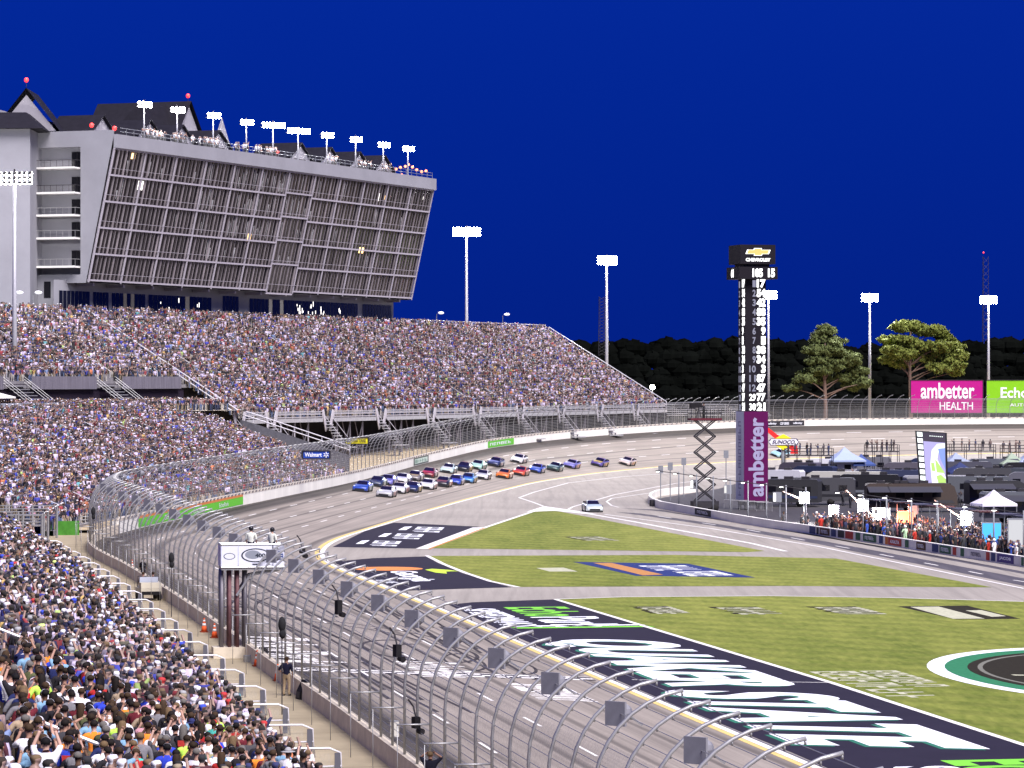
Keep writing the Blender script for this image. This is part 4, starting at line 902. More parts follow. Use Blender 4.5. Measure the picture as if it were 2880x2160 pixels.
def crowd(name,label,sel):
    me=bpy.data.meshes.new(name); me.from_pydata([tuple(p) for p in pts[sel]],[],[])
    for an,arr in (('c_shirt',shc),('c_hair',hc),('c_pants',pc),('c_skin',skc)):
        a=me.attributes.new(an,'FLOAT_COLOR','POINT'); a.data.foreach_set('color',np.c_[arr[sel],np.ones(sel.sum())].ravel())
    a=me.attributes.new('rot','FLOAT_VECTOR','POINT'); a.data.foreach_set('vector',rot[sel].ravel())
    a=me.attributes.new('scl','FLOAT','POINT'); a.data.foreach_set('value',scl[sel]); a=me.attributes.new('var','INT','POINT'); a.data.foreach_set('value',var[sel].astype(np.int32))
    ob=link(name,me); tag(ob,label,'crowd',kind='stuff')
    ng=bpy.data.node_groups.new('crowd_scatter','GeometryNodeTree'); ng.interface.new_socket('Geometry',in_out='INPUT',socket_type='NodeSocketGeometry'); ng.interface.new_socket('Geometry',in_out='OUTPUT',socket_type='NodeSocketGeometry')
    N=ng.nodes.new; L=ng.links.new; gi=N('NodeGroupInput'); go=N('NodeGroupOutput'); ci=N('GeometryNodeCollectionInfo'); ci.inputs['Collection'].default_value=pcol; ci.inputs['Separate Children'].default_value=True; ci.inputs['Reset Children'].default_value=True
    ip_=N('GeometryNodeInstanceOnPoints'); ip_.inputs['Pick Instance'].default_value=True
    def na(n,t): q=N('GeometryNodeInputNamedAttribute'); q.data_type=t; q.inputs[0].default_value=n; return q.outputs[0]
    e2r=N('FunctionNodeEulerToRotation'); L(na('rot','FLOAT_VECTOR'),e2r.inputs[0])
    L(gi.outputs[0],ip_.inputs['Points']); L(ci.outputs[0],ip_.inputs['Instance']); L(na('var','INT'),ip_.inputs['Instance Index']); L(e2r.outputs[0],ip_.inputs['Rotation']); L(na('scl','FLOAT'),ip_.inputs['Scale']); L(ip_.outputs[0],go.inputs[0])
    md=ob.modifiers.new('scatter','NODES'); md.node_group=ng; return ob
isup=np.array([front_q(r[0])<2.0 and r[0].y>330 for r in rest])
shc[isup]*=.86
crowd('spectator_crowd','dense crowd of standing spectators filling the lower stand behind the fence',~isup)
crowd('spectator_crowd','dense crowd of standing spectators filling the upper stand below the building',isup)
print('crowd',N_)
# ================================================================== BUILDING ABOVE THE STAND
# frame: origin at the right end of the base-storey wall; a = metres along towards the camera, q = metres out over the stand, z
BO_=Vector((-20.9,627,0))
def bp(a,q,z): v=BO_+U*a-NB*q; return Vector((v.x,v.y,z))
LB=122.0; ZB,ZT=29.5,48.35; QB,QT=3.07,7.3
BWALL=pbr('building_wall',(.27,.27,.30),.8,var=.08,scale=.2); FRAME=pbr('facade_frame',(.36,.335,.375),.6,var=.06); FIN=pbr('facade_fin',(.21,.185,.195),.5,metal=.1,var=.55,scale=.35,stretch=(1,1,.25))
PANE=pbr('facade_glass',(.040,.034,.046),.10,metal=.85,var=.35,scale=.9,bump=.35,stretch=(2.5,2.5,.25))
bld=empty('suite_building',bp(60,0,20),0,'white multi-storey suite building with glass front leaning out over the stand','building'); BI=Matrix.Translation(-bld.location)
def B(): m=MB(); m.M=BI; return m
def fq(z): return QB+(QT-QB)*(z-ZB)/(ZT-ZB)
# base storey wall, soffit, end walls, back and roof slab
m=B(); m.poly([bp(0,0,20),bp(LB+4,0,20),bp(LB+4,0,ZB),bp(0,0,ZB)]); m.poly([bp(0,0,20),bp(0,-24,20),bp(0,-24,ZB),bp(0,0,ZB)]); m.build('base_wall',BWALL,bld)
m=B(); m.poly([bp(-.3,-.2,ZB-.02),bp(LB,-.2,ZB-.02),bp(LB,QB,ZB-.35),bp(-.3,QB,ZB-.35)]); m.build('soffit',FRAME,bld)
for k in range(13):
    m=B(); a=4+k*9.6; m.bar(bp(a,.2,ZB-.6),bp(a,QB-.2,ZB-.55),.5,.45); m.build('soffit_beam',FRAME,bld)
m=B(); m.poly([bp(0,-24,ZB),bp(0,QB,ZB-.35),bp(0,QT+.3,50.3),bp(0,-24,50.3)]); m.poly([bp(LB,-24,20),bp(0,-24,20),bp(0,-24,50.3),bp(LB,-24,50.3)]); m.poly([bp(0,-24,50.25),bp(LB,-24,50.25),bp(LB,QT,50.25),bp(0,QT,50.25)]); m.build('shell',BWALL,bld)
# near end wall with the recessed balcony bay (bay between w0 and w1 metres back)
W0,W1=2.2,-5.0
end=B()
def ew(w,z,dep=0.0): return bp(LB-dep,w,z)
ZE=51.0; ZBAY0,ZBAY1=30.3,48.7; DEP=1.7
end.poly([ew(W0,ZB-.4),ew(QB,ZB-.4),ew(QT+.3,50.4),ew(QT+.3,ZE),ew(W0,ZE)])
end.poly([ew(0,20),ew(W1,20),ew(W1,ZBAY0),ew(W0,ZBAY0),ew(W0,ZB-.4),ew(0,ZB-.4)])
end.poly([ew(W1,20),ew(-30,20),ew(-30,ZE),ew(W1,ZE)]); end.poly([ew(W0,ZBAY1),ew(W1,ZBAY1),ew(W1,ZE),ew(W0,ZE)])
end.poly([ew(W0,ZBAY0,DEP),ew(W1,ZBAY0,DEP),ew(W1,ZBAY1,DEP),ew(W0,ZBAY1,DEP)])
for wv_ in (W0,W1): end.poly([ew(wv_,ZBAY0),ew(wv_,ZBAY0,DEP),ew(wv_,ZBAY1,DEP),ew(wv_,ZBAY1)])
for zz in (ZBAY0,ZBAY1): end.poly([ew(W0,zz),ew(W0,zz,DEP),ew(W1,zz,DEP),ew(W1,zz)])
end.build('end_wall',BWALL,bld)
BALZ=[29.0,33.1,37.2,41.1,45.0]; BALZ=[30.8,34.2,37.6,41.0,44.6]
zpix=[(752,0),(672,0),(608,0),(545,0),(475,0)]
for k,(py,_) in enumerate(zpix):
    P=bp(LB,-5,0); z=HC-(py-YH)*P.y/F_PX
    b=B(); c0=bp(LB+1.5,W0-.1,z); c1=bp(LB+1.5,W1+.1,z)
    b.prism([(0,0),(7.0,0),(7.0,3.1),(0,3.1)],-.14,.14,(bp(LB+1.5,W0-.1,z),NB,-U,Vector((0,0,1)))); bal=b.build('balcony',WHITE,bld)
    r=B()
    dk=DARK if k>=3 else GALV
    for h in (.12,1.1): r.tube([bp(LB,W0-.1,z+h),bp(LB+1.45,W0-.1,z+h),bp(LB+1.45,W1+.1,z+h),bp(LB,W1+.1,z+h)],.04,5)
    for i in range(8):
        pp=bp(LB+1.45,W0-.1-i*7.0/7,z); r.tube([pp,pp+Vector((0,0,1.1))],.03,5)
    rr_=r.build('railing',dk,bal)
    if k>=3:
        g=B(); g.poly([bp(LB+1.46,W0-.2,z+.15),bp(LB+1.46,W1+.2,z+.15),bp(LB+1.46,W1+.2,z+1.08),bp(LB+1.46,W0-.2,z+1.08)]); g.build('railing_glass',MESHM,bal)
    d=B(); d.poly([ew(W0-.5,z+.15,DEP-.04),ew(W0-2.3,z+.15,DEP-.04),ew(W0-2.3,z+2.4,DEP-.04),ew(W0-.5,z+2.4,DEP-.04)]); dr=d.build('balcony_door',GLASS,bld)
    d=B(); d.bar(ew(W0-1.4,z+.15,DEP-.08),ew(W0-1.4,z+2.4,DEP-.08),.06); d.bar(ew(W0-.5,z+2.4,DEP-.08),ew(W0-2.3,z+2.4,DEP-.08),.06); d.build('door_frame',DARK,dr)
d=B(); P=bp(LB,-4,0); z0=HC-(838-YH)*P.y/F_PX; z1=HC-(792-YH)*P.y/F_PX; d.poly([ew(-2.6,z0,-.05),ew(-3.7,z0,-.05),ew(-3.7,z1,-.05),ew(-2.6,z1,-.05)]); d.build('end_window',GLASS,bld)
# lower right end of the leaning front is closed by the shell; facade: panes per bay and storey, fins, frames
NBAY,NST=12,5; bw=LB/NBAY; sh=(ZT-ZB)/NST
def shift(a): return .55 if 58<a<72 else 0.0          # one bay sits lower and proud
for i in range(NBAY):
    for j in range(NST):
        z0=ZB+j*sh; z1=z0+sh; m=B(); a0,a1=i*bw,(i+1)*bw; m.poly([bp(a0,fq(z0),z0),bp(a1,fq(z0),z0),bp(a1,fq(z1),z1),bp(a0,fq(z1),z1)]); m.build('window',PANE,bld)
nf=8
for i in range(NBAY*nf):
    a=(i+.5)*bw/nf; m=B(); dz=-.6 if 5*bw<a<6*bw else 0; 
    m.bar(bp(a,fq(ZB)+.18,ZB+dz),bp(a,fq(ZT)+.18,ZT),.12 if i%2 else .30,.14); m.build('fin',FIN,bld)
for i in range(NBAY+1):
    a=min(max(i*bw,.1),LB-.1); m=B(); m.bar(bp(a,fq(ZB)+.32,ZB-.3),bp(a,fq(ZT)+.32,ZT+.1),.26,.22); m.build('mullion',FRAME,bld)
for j in range(NST+1):
    z=ZB+j*sh
    for (a0,a1,dz) in ((0,5*bw,0),(5*bw,6*bw,.45),(6*bw,LB,0)): 
        zz=z+dz*(1 if 0<j<NST else 0)-(.5 if (j==0 and dz) else 0); m=B(); m.bar(bp(a0,fq(zz)+.34,zz),bp(a1,fq(zz)+.34,zz),.24,.26); m.build('floor_beam',FRAME,bld)
    if j<NST:
        m=B(); m.tube([bp(0,fq(z+.9)+.55,z+.95),bp(LB,fq(z+.9)+.55,z+.95)],.03,4); m.build('guard_cable',FRAME,bld)
# pale shards on the glass: light reflections put in as coloured shapes
STREAK=pbr('reflection_pale',(.42,.42,.42),.8,var=.3,scale=.6); rb=random.Random(4)
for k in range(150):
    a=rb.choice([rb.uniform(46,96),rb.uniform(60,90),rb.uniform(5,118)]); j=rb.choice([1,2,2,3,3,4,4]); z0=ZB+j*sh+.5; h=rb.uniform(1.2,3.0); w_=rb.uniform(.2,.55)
    m=B(); zt=z0+h; m.poly([bp(a,fq(z0)+.03,z0),bp(a+w_*.4,fq(z0)+.03,z0),bp(a+w_,fq(zt)+.03,zt),bp(a-w_*.2,fq(zt)+.03,zt)]); m.build('reflection_streak',STREAK,bld)
WARM=pbr('lit_room_warm',(.8,.6,.3),.5,emis=(1.0,.62,.25),estr=2.2); COOL=pbr('lit_room_white',(.8,.8,.8),.5,emis=(1,.95,.88),estr=1.6)
for (px,py,wd,ht,mt) in ((373,440,16,14,WARM),(700,668,14,20,WARM),(1017,704,24,16,WARM),(1063,555,10,22,COOL),(1082,556,10,12,WARM),(1190,558,8,9,COOL),(393,522,20,22,COOL),(1090,590,6,14,COOL)):
    # solve depth on the leaning face
    best=None
    for a in np.arange(1,LB,.5):
        z=None; P=bp(a,5,0); zz=HC-(py-YH)*P.y/F_PX; P=bp(a,fq(zz),zz); x,y=pix(P)
        if best is None or abs(x-px)<best[0]: best=(abs(x-px),a,zz)
    a,z=best[1:]; s_=600/F_PX; m=B(); hw=wd*s_/2/.36*.5; m.poly([bp(a-hw,fq(z-ht*s_/2)+.02,z-ht*s_/2),bp(a+hw,fq(z-ht*s_/2)+.02,z-ht*s_/2),bp(a+hw,fq(z+ht*s_/2)+.02,z+ht*s_/2),bp(a-hw,fq(z+ht*s_/2)+.02,z+ht*s_/2)]); m.build('lit_window',mt,bld)
# parapet and roof rail
m=B(); m.prism([(0,ZT+.1),(0,50.4),(-.5,50.4),(-.5,ZT+.1)],-.3,LB+.02,(bp(0,fq(ZT)+.75,0),-NB,Vector((0,0,1)),U)); m.build('parapet',BWALL,bld)
m=B()
for h in (.5,1.0): m.tube([bp(.5,QT+.3,50.4+h),bp(LB-2,QT+.3,50.4+h)],.04,4)
for a in np.arange(.5,LB-2,2.4): m.tube([bp(a,QT+.3,50.4),bp(a,QT+.3,51.4)],.035,4)
m.build('roof_rail',GREY,bld)
# base storey windows: groups of dark panes with mullions, some lit
def basewin(a0,a1,z0,z1,n,lit=()):
    for k in range(n):
        b0=a0+(a1-a0)*k/n+.08; b1=a0+(a1-a0)*(k+1)/n-.08; m=B(); m.poly([bp(b0,.06,z0),bp(b1,.06,z0),bp(b1,.06,z1),bp(b0,.06,z1)]); m.build('base_window',( pbr('dim_room',(.10,.08,.06),.3,emis=(.9,.7,.5),estr=.02)) if k in lit else GLASS,bld)
basewin(1,14,24.0,28.2,10); basewin(16,60,24.0,28.2,30,(21,24)); basewin(64,70,26,28.4,5); basewin(74,96,23.5,28.0,14,(5,)); basewin(97,108,23.8,28.0,9,(3,5)); basewin(109,114,23.8,28,5); basewin(115,124.5,23.8,28,8)
for k in range(34):
    a=rb.choice([rb.uniform(18,40),rb.uniform(30,42),rb.uniform(76,92)]); z=rb.uniform(24.5,27.4); h_=rb.uniform(.25,.9); m=B(); m.poly([bp(a,.10,z),bp(a+.22,.10,z),bp(a+.22,.10,z+h_),bp(a,.10,z+h_)]); m.build('room_lamp',COOL,bld)
m=B(); m.bar(bp(14,1.2,24.0),bp(62,1.2,24.0),2.2,.25); m.build('balcony_slab',BWALL,bld)
# left tower with hip roof and further wing
def PX(px,py,d): return AT(px,py,d)
ROOF=pbr('dark_roof',(.014,.013,.018),.7,var=.2,scale=1.2); SIDING=pbr('roof_siding',(.30,.29,.32),.8,var=.08,scale=1)
tw=empty('stair_tower',AT(40,860,508),0,'pale end tower with dark hipped roof beside the balconies','tower')
m=MB(); m.M=Matrix.Translation(-tw.location); d=506; zt=HC-(362-YH)*d/F_PX
cx=(-60-1440)*d/F_PX; x1=(84-1440)*d/F_PX; m.box(((cx+x1)/2,d+6,(zt+18)/2),(x1-cx,11.5,zt-18)); m.build('tower_wall',BWALL,tw)
m=MB(); m.M=Matrix.Translation(-tw.location); xe=(122-1440)*d/F_PX; zr=HC-(310-YH)*d/F_PX; xa=(63-1440)*d/F_PX; m.loft([[(cx-1,d-1,zt),(xe,d-1,zt),(xe,d+13,zt),(cx-1,d+13,zt)],[(cx+2,d+4,zr),(xa,d+4,zr),(xa,d+8,zr),(cx+2,d+8,zr)]]); m.build('hip_roof',ROOF,tw)
m=MB(); m.M=Matrix.Translation(-tw.location); xc=(50-1440)*d/F_PX; za=HC-(252-YH)*(d+12)/F_PX; hw=4.3; b0=zt+.3
m.poly([(xc-hw,d+9,b0),(xc+hw,d+9,b0),(xc,d+9,za-1)]); m.build('gable_wall',SIDING,tw)
m=MB(); m.M=Matrix.Translation(-tw.location)
for sd in (-1,1): m.poly([(xc,d+8.6,za),(xc+sd*(hw+.9),d+8.6,b0-.4),(xc+sd*(hw+.9),d+22,b0-.4),(xc,d+22,za)])
m.build('gable_roof',ROOF,tw)
def beacon(p,parent_name,label):
    r=empty('beacon_light',p,0,label,'beacon'); mb=MB(); mb.tube([(0,0,-.8),(0,0,0)],.05,5); mb.build('stem',DARK,r); mb=MB(); mb.ell((0,0,.25),(.32,.32,.36),8,6); mb.build('lens',pbr('beacon_red',(1,.1,.08),.3,emis=(1,.03,.03),estr=1.6),r,True); return r
beacon(Vector((xc,d+9,za+.9)),'','red beacon light on the gable peak above the end tower')
# big gabled penthouse on the roof
def gable(px,pyb,pyt,d,hw,depth,label,name='roof_gable',ridge_px=None,ang=None):
    base=AT(px,pyb,d); top=AT(px,pyt,d); r=empty(name,base,math.atan2(-NB.y,-NB.x)-math.pi/2 if ang is None else ang,label,'roof hut'); h=top.z-base.z
    return r,h
def hut(a,w_,hwall,hroof,q0,label,back=7):
    """gabled hut on the roof, gable end facing the track"""
    r=empty('roof_hut',bp(a,q0,50.3),0,label,'roof hut','gabled huts along the roof edge'); M_=Matrix.Translation(-r.location)
    m=MB(); m.M=M_; z=50.3
    m.poly([bp(a-w_/2,q0,z),bp(a+w_/2,q0,z),bp(a+w_/2,q0,z+hwall),bp(a,q0,z+hwall+hroof),bp(a-w_/2,q0,z+hwall)])
    for sd in (-1,1): m.poly([bp(a+sd*w_/2,q0,z),bp(a+sd*w_/2,q0-back,z),bp(a+sd*w_/2,q0-back,z+hwall),bp(a+sd*w_/2,q0,z+hwall)])
    m.poly([bp(a-w_/2,q0-back,z),bp(a+w_/2,q0-back,z),bp(a+w_/2,q0-back,z+hwall),bp(a,q0-back,z+hwall+hroof),bp(a-w_/2,q0-back,z+hwall)]); m.build('hut_wall',SIDING,r)
    m=MB(); m.M=M_
    for sd in (-1,1):
        e=[bp(a,q0+.5,z+hwall+hroof+.1),bp(a+sd*(w_/2+.5),q0+.5,z+hwall-.35),bp(a+sd*(w_/2+.5),q0-back,z+hwall-.35),bp(a,q0-back,z+hwall+hroof+.1)]
        m.poly(e); m.poly([p+Vector((0,0,.2)) for p in e]); m.poly([e[0],e[1],e[1]+Vector((0,0,.2)),e[0]+Vector((0,0,.2))])
    m.build('hut_roof',ROOF,r)
    m=MB(); m.M=M_; m.poly([bp(a-w_*.3,q0+.06,z),bp(a+w_*.3,q0+.06,z),bp(a+w_*.3,q0+.06,z+hwall*.85),bp(a-w_*.3,q0+.06,z+hwall*.85)]); m.build('hut_opening',DARK,r)
    return r
def a_of_px(px,q,z):
    best=min(np.arange(-3,LB+2,.25),key=lambda a:abs(pix(bp(a,q,z))[0]-px)); return float(best)
HUTS=[(320,'first'),(418,''),(510,''),(612,''),(842,''),(927,''),(1008,''),(1078,'')]
for k,(px,_) in enumerate(HUTS):
    a=a_of_px(px,1.0,53); nm=['nearest the balconied end wall','beside the steep penthouse roof','in front of the penthouse gable','behind the roof crowd','next to a tall floodlight pole','third from the string of party lights','second from the string of party lights','beside the string of party lights'][k]
    hut(a,8.0 if k!=0 else 6.5,1.5,2.2,1.0 if k else -1,f'small gabled roof hut with dark roof {nm}')
ph=empty('penthouse_roof',bp(94,-8,50.3),0,'steep dark gabled penthouse roof with red beacon on the building','roof'); M_=Matrix.Translation(-ph.location)
a0=a_of_px(470,-8,58); a1=a_of_px(620,-8,54)
for (ac,hw_,ht_,qf,qb) in ((a_of_px(528,-6,60),7.5,8.6,-6,-22),):
    z=50.3; m=MB(); m.M=M_; m.poly([bp(ac-hw_,qf,z),bp(ac+hw_,qf,z),bp(ac,qf,z+ht_)]); m.build('gable_wall',SIDING,ph)
    m=MB(); m.M=M_
    for sd in (-1,1): m.poly([bp(ac,qf+.6,z+ht_+.4),bp(ac+sd*(hw_+.8),qf+.6,z-.6),bp(ac+sd*(hw_+.8),qb,z-.6),bp(ac,qb,z+ht_+.4)])
    m.build('roof_plane',ROOF,ph)
    # long lower wing ridge towards the left tower
    m=MB(); m.M=M_; zr=z+ht_*.95
    m.poly([bp(ac+1,qf-3,zr),bp(ac+11,qf-3,zr),bp(ac+15,qf+1.5,z),bp(ac+3,qf+1.5,z)]); m.poly([bp(ac+1,qf-3,zr),bp(ac+11,qf-3,zr),bp(ac+15,qf-9,z),bp(ac+3,qf-9,z)]); m.poly([bp(ac+11,qf-3,zr),bp(ac+15,qf+1.5,z),bp(ac+15,qf-9,z)]); m.build('hip_roof',ROOF,ph)
    beacon(bp(ac,qf,z+ht_+1.0),'','red beacon light on the steep penthouse gable')
    m=MB(); m.M=M_; a2=a_of_px(625,-4,56); m.poly([bp(a2-5,-4,z),bp(a2+5,-4,z),bp(a2,-4,z+7)]); m.build('gable_wall',SIDING,ph)
# wing between tower and penthouse
m=MB(); m.M=BI; m.poly([bp(LB-1,-9,50.3),bp(a_of_px(440,-9,52),-9,50.3),bp(a_of_px(440,-9,52),-9,52.2),bp(LB-1,-9,53.8),bp(LB+12,-9,54.6),bp(LB+12,-9,50.3)]); m.build('roof_wing',SIDING,bld)
for px,py in ((258,357),(322,366),(780,433)): beacon(AT(px,py,515 if px<400 else 585),'',{258:'small red warning light on the wing roof next to the end tower',322:'small red warning light at the corner of the roof parapet',780:'small red warning light on the roof beside a gabled hut'}[px])
# string of party lights
r=empty('string_lights',bp(4,6,52),0,'string of glowing red and warm party bulbs at the far roof corner','string lights'); m=MB(); m.M=Matrix.Translation(-r.location); mb=MB(); mb.M=m.M
prev=None
for i,(px,py) in enumerate([(1114,475),(1126,471),(1140,468),(1149,463),(1160,470),(1172,478),(1186,483),(1198,481),(1130,492)]):
    P=AT(px,py,622); m.ell(P,(.25,.25,.25),6,4)
    if prev is not None and i<8: mb.tube([prev,P],.03,4)
    prev=P
m.build('bulbs',pbr('party_bulb',(1,.4,.2),.4,emis=(1,.25,.10),estr=1.5),r); mb.build('wire',DARK,r)
# people on the roof terrace (too small to tell apart)
SPARK=pbr('roof_crowd_cloth',(.62,.62,.66),.9,var=.5,scale=1.5)
ra=random.Random(6); pk=[]
for (x0,x1,n) in ((405,540,26),(555,620,16),(665,705,9),(720,770,14),(920,945,5),(1008,1045,7),(1075,1100,4)):
    for k in range(n): pk.append((bp(a_of_px(ra.uniform(x0,x1),QT-1,52),QT-.4-ra.random()*1.2,50.35),math.atan2(-.5,.9)+ra.gauss(0,.6)))
n0=N_; pts=np.vstack([pts,np.array([p[0][:] for p in pk])]); rot=np.vstack([rot,np.c_[np.zeros((len(pk),2)),[p[1] for p in pk]]]); kk=len(pk)
shc=np.vstack([shc,np.where(RNG.random((kk,1))<.6,np.array([[.75,.75,.8]]),np.array([[.05,.05,.07]]))]); hc=np.vstack([hc,np.full((kk,3),.3)]); pc=np.vstack([pc,np.full((kk,3),.1)]); skc=np.vstack([skc,np.tile(SKINS[0],(kk,1))]); var=np.r_[var,RNG.integers(0,4,kk)]; scl=np.r_[scl,np.ones(kk)]
selr=np.zeros(len(pts),bool); selr[n0:]=True; crowd('roof_crowd','small group of people standing along the roof terrace rail',selr)
# ================================================================== FLOODLIGHTS
BULB=pbr('flood_bulb',(1,1,1),.3,emis=(1,.98,.96),estr=60); POLE=pbr('pole_steel',(.42,.42,.45),.5,metal=.3,var=.1)
def flood(base, top, rows, cols, label, group, watts, aim, wid=.62, pr=.16, spot=True, face=None, lr=.25, gap=.62):
    r=empty('floodlight_pole',base,0,label,'floodlight',group); h=(top-base).z
    m=MB(); m.tube([(0,0,0),(0,0,h*.5),(0,0,h)],[pr*1.5,pr*1.2,pr*.8],8); m.build('pole',POLE,r,True)
    d=Vector((aim[0]-top.x,aim[1]-top.y,0)).normalized() if face is None else face; sd=Vector((-d.y,d.x,0))
    m=MB()
    for j in range(rows): m.bar(sd*(-cols*wid/2)+Vector((0,0,h+j*gap)),sd*(cols*wid/2)+Vector((0,0,h+j*gap)),.12)
    m.bar(Vector((0,0,h)),Vector((0,0,h+rows*gap)),.16); m.build('crossarm',DARK,r)
    for j in range(rows):
        for i in range(cols):
            c=sd*((i-(cols-1)/2)*wid)+d*.35+Vector((0,0,h+j*gap+.05)); mb=MB(); mb.ell(c,(lr,lr,lr),8,6); lm=mb.build('lamp',BULB,r,True)
            mb=MB(); mb.ell(c-d*.16+Vector((0,0,.03)),(lr*.95,lr*.95,lr*.95),7,5); mb.build('lamp_housing',DARK,lm)
    if spot and watts:
        ld=bpy.data.lights.new('flood_beam','SPOT'); ld.energy=watts; ld.spot_size=math.radians(150); ld.spot_blend=.8; ld.shadow_soft_size=1.0; ld.color=(1,.97,.95)
        lo=bpy.data.objects.new('flood_beam',ld); COL.objects.link(lo); lo.parent=r; lo.location=Vector((0,0,h+.5))+d*1.2; v=Vector((aim[0],aim[1],aim[2]))-top; lo.rotation_euler=v.to_track_quat('-Z','Y').to_euler()
    return r
ROOFP=[(525,300,2,4),(642,315,2,4),(772,331,3,3),(903,348,2,4),(997,358,2,7),(1088,374,2,7),(1189,386,2,4),(1296,398,2,4),(1390,413,2,4),(1485,424,2,3)]
ROOFP=[(405,300),(499,315),(599,331),(692,350),(768,358),(839,374),(919,386),(1000,398),(1077,413),(1147,424)]
for k,(px,py) in enumerate(ROOFP):
    a=a_of_px(px,QT-2.2,58); P=bp(a,QT-2.2,50.3); zt=HC-(py-YH)*P.y/F_PX
    cols=7 if k in(4,5) else 4
    nm=['at the roof corner above the balconies','rising beside the steep penthouse roof','behind the busiest part of the roof crowd','between the penthouse and the wide lamp bars','with a wide double bar of lamps left of the huts','with a wide double bar of lamps over the first hut','between two gabled roof huts','over the middle roof hut','beside the last roof hut','at the far roof corner by the party lights'][k]
    flood(P,Vector((P.x,P.y,zt)),2,cols,f'roof floodlight pole {nm}','floodlights on the building roof',3500 if k%2==0 else 0,(10,520,0),.62,.10,face=(-NB*.8+U*.6).normalized(),lr=.20,gap=.5)
# tall free-standing poles
def tall(px,pyt,pyb,d,rows,cols,label,watts,aim,wid=.62): 
    base=AT(px,pyb,d); top=AT(px,pyt,d); base.z=min(base.z,6); return flood(base,top,rows,cols,label,'tall floodlight poles round the track',watts,aim,wid,.26)
tall(41,515,900,470,3,7,'tall floodlight pole standing in front of the pale end tower',14000,(-58,512,30),.70)
tall(1312,662,915,690,3,10,'tall floodlight pole with the widest lamp head behind the stand beside the building',60000,(10,560,2),.55)
tall(1706,742,1010,715,3,8,'tall floodlight pole behind the sloping end of the stand',45000,(60,620,0),.55)
tall(2161,838,1150,800,3,7,'tall floodlight pole half hidden behind the scoring tower',30000,(60,660,0),.55)
tall(2446,846,1170,790,3,7,'tall floodlight pole between the two pine trees',45000,(80,690,2),.55)
tall(2780,852,1170,800,3,7,'tall floodlight pole standing behind the green billboard',45000,(90,690,2),.55)
def lattice(px,pyt,pyb,d,w_,label):
    r=empty('radio_mast',AT(px,pyb,d),0,label,'mast'); h=(AT(px,pyt,d)-AT(px,pyb,d)).z; m=MB()
    for i in range(3):
        a=2*math.pi*i/3; m.tube([(w_*math.cos(a),w_*math.sin(a),0),(w_*.7*math.cos(a),w_*.7*math.sin(a),h)],.10,4)
    for k in range(18):
        z0=h*k/18; z1=h*(k+1)/18
        for i in range(3):
            a=2*math.pi*i/3; b=2*math.pi*(i+1)/3; m.tube([(w_*.85*math.cos(a),w_*.85*math.sin(a),z0),(w_*.85*math.cos(b),w_*.85*math.sin(b),z1)],.06,4)
    m.build('lattice',DARK,r); return r
lattice(2770,722,1060,1500,2.0,'slim lattice mast with red light behind the far pole'); beacon(AT(2766,712,1500),'','red beacon light on top of the slim lattice mast')
lattice(1690,835,1000,1200,1.6,'dark lattice mast behind the sloping stand end')
def street_lamp(px,pyt,pyb,d,label):
    b=AT(px,pyb,d); h=(AT(px,pyt,d)-b).z; r=empty('stand_lamp',b,0,label,'lamp','small lamps on the stand top'); m=MB(); m.tube([(0,0,0),(0,0,h),(.5,-.3,h+.25)],.06,5); m.build('pole',GREY,r); m=MB(); m.ell((.8,-.4,h+.25),(.55,.3,.25),8,5); m.build('lamp_head',pbr('lamp_pale',(.7,.7,.72),.5,emis=(.9,.9,1),estr=.5),r,True); return r
street_lamp(1228,884,915,640,'small curved lamp on the stand top beside the tall pole'); street_lamp(1414,888,918,680,'small curved lamp standing on the top row of the stand'); street_lamp(40,828,880,498,'small bracket lamp at the foot of the end tower'); street_lamp(93,828,880,498,'small bracket lamp beside the building corner')
r=empty('work_light',AT(1835,1118,692),0,'glaring work light at the lower end of the sloping stand','work light'); m=MB(); m.tube([(0,0,-6),(0,0,1.7)],.08,5); m.build('pole',GREY,r); m=MB(); m.ell((0,-.3,2.0),(.5,.35,.45),10,7); m.build('lamp',pbr('work_lamp',(1,1,1),.3,emis=(1,.95,.8),estr=45),r,True)
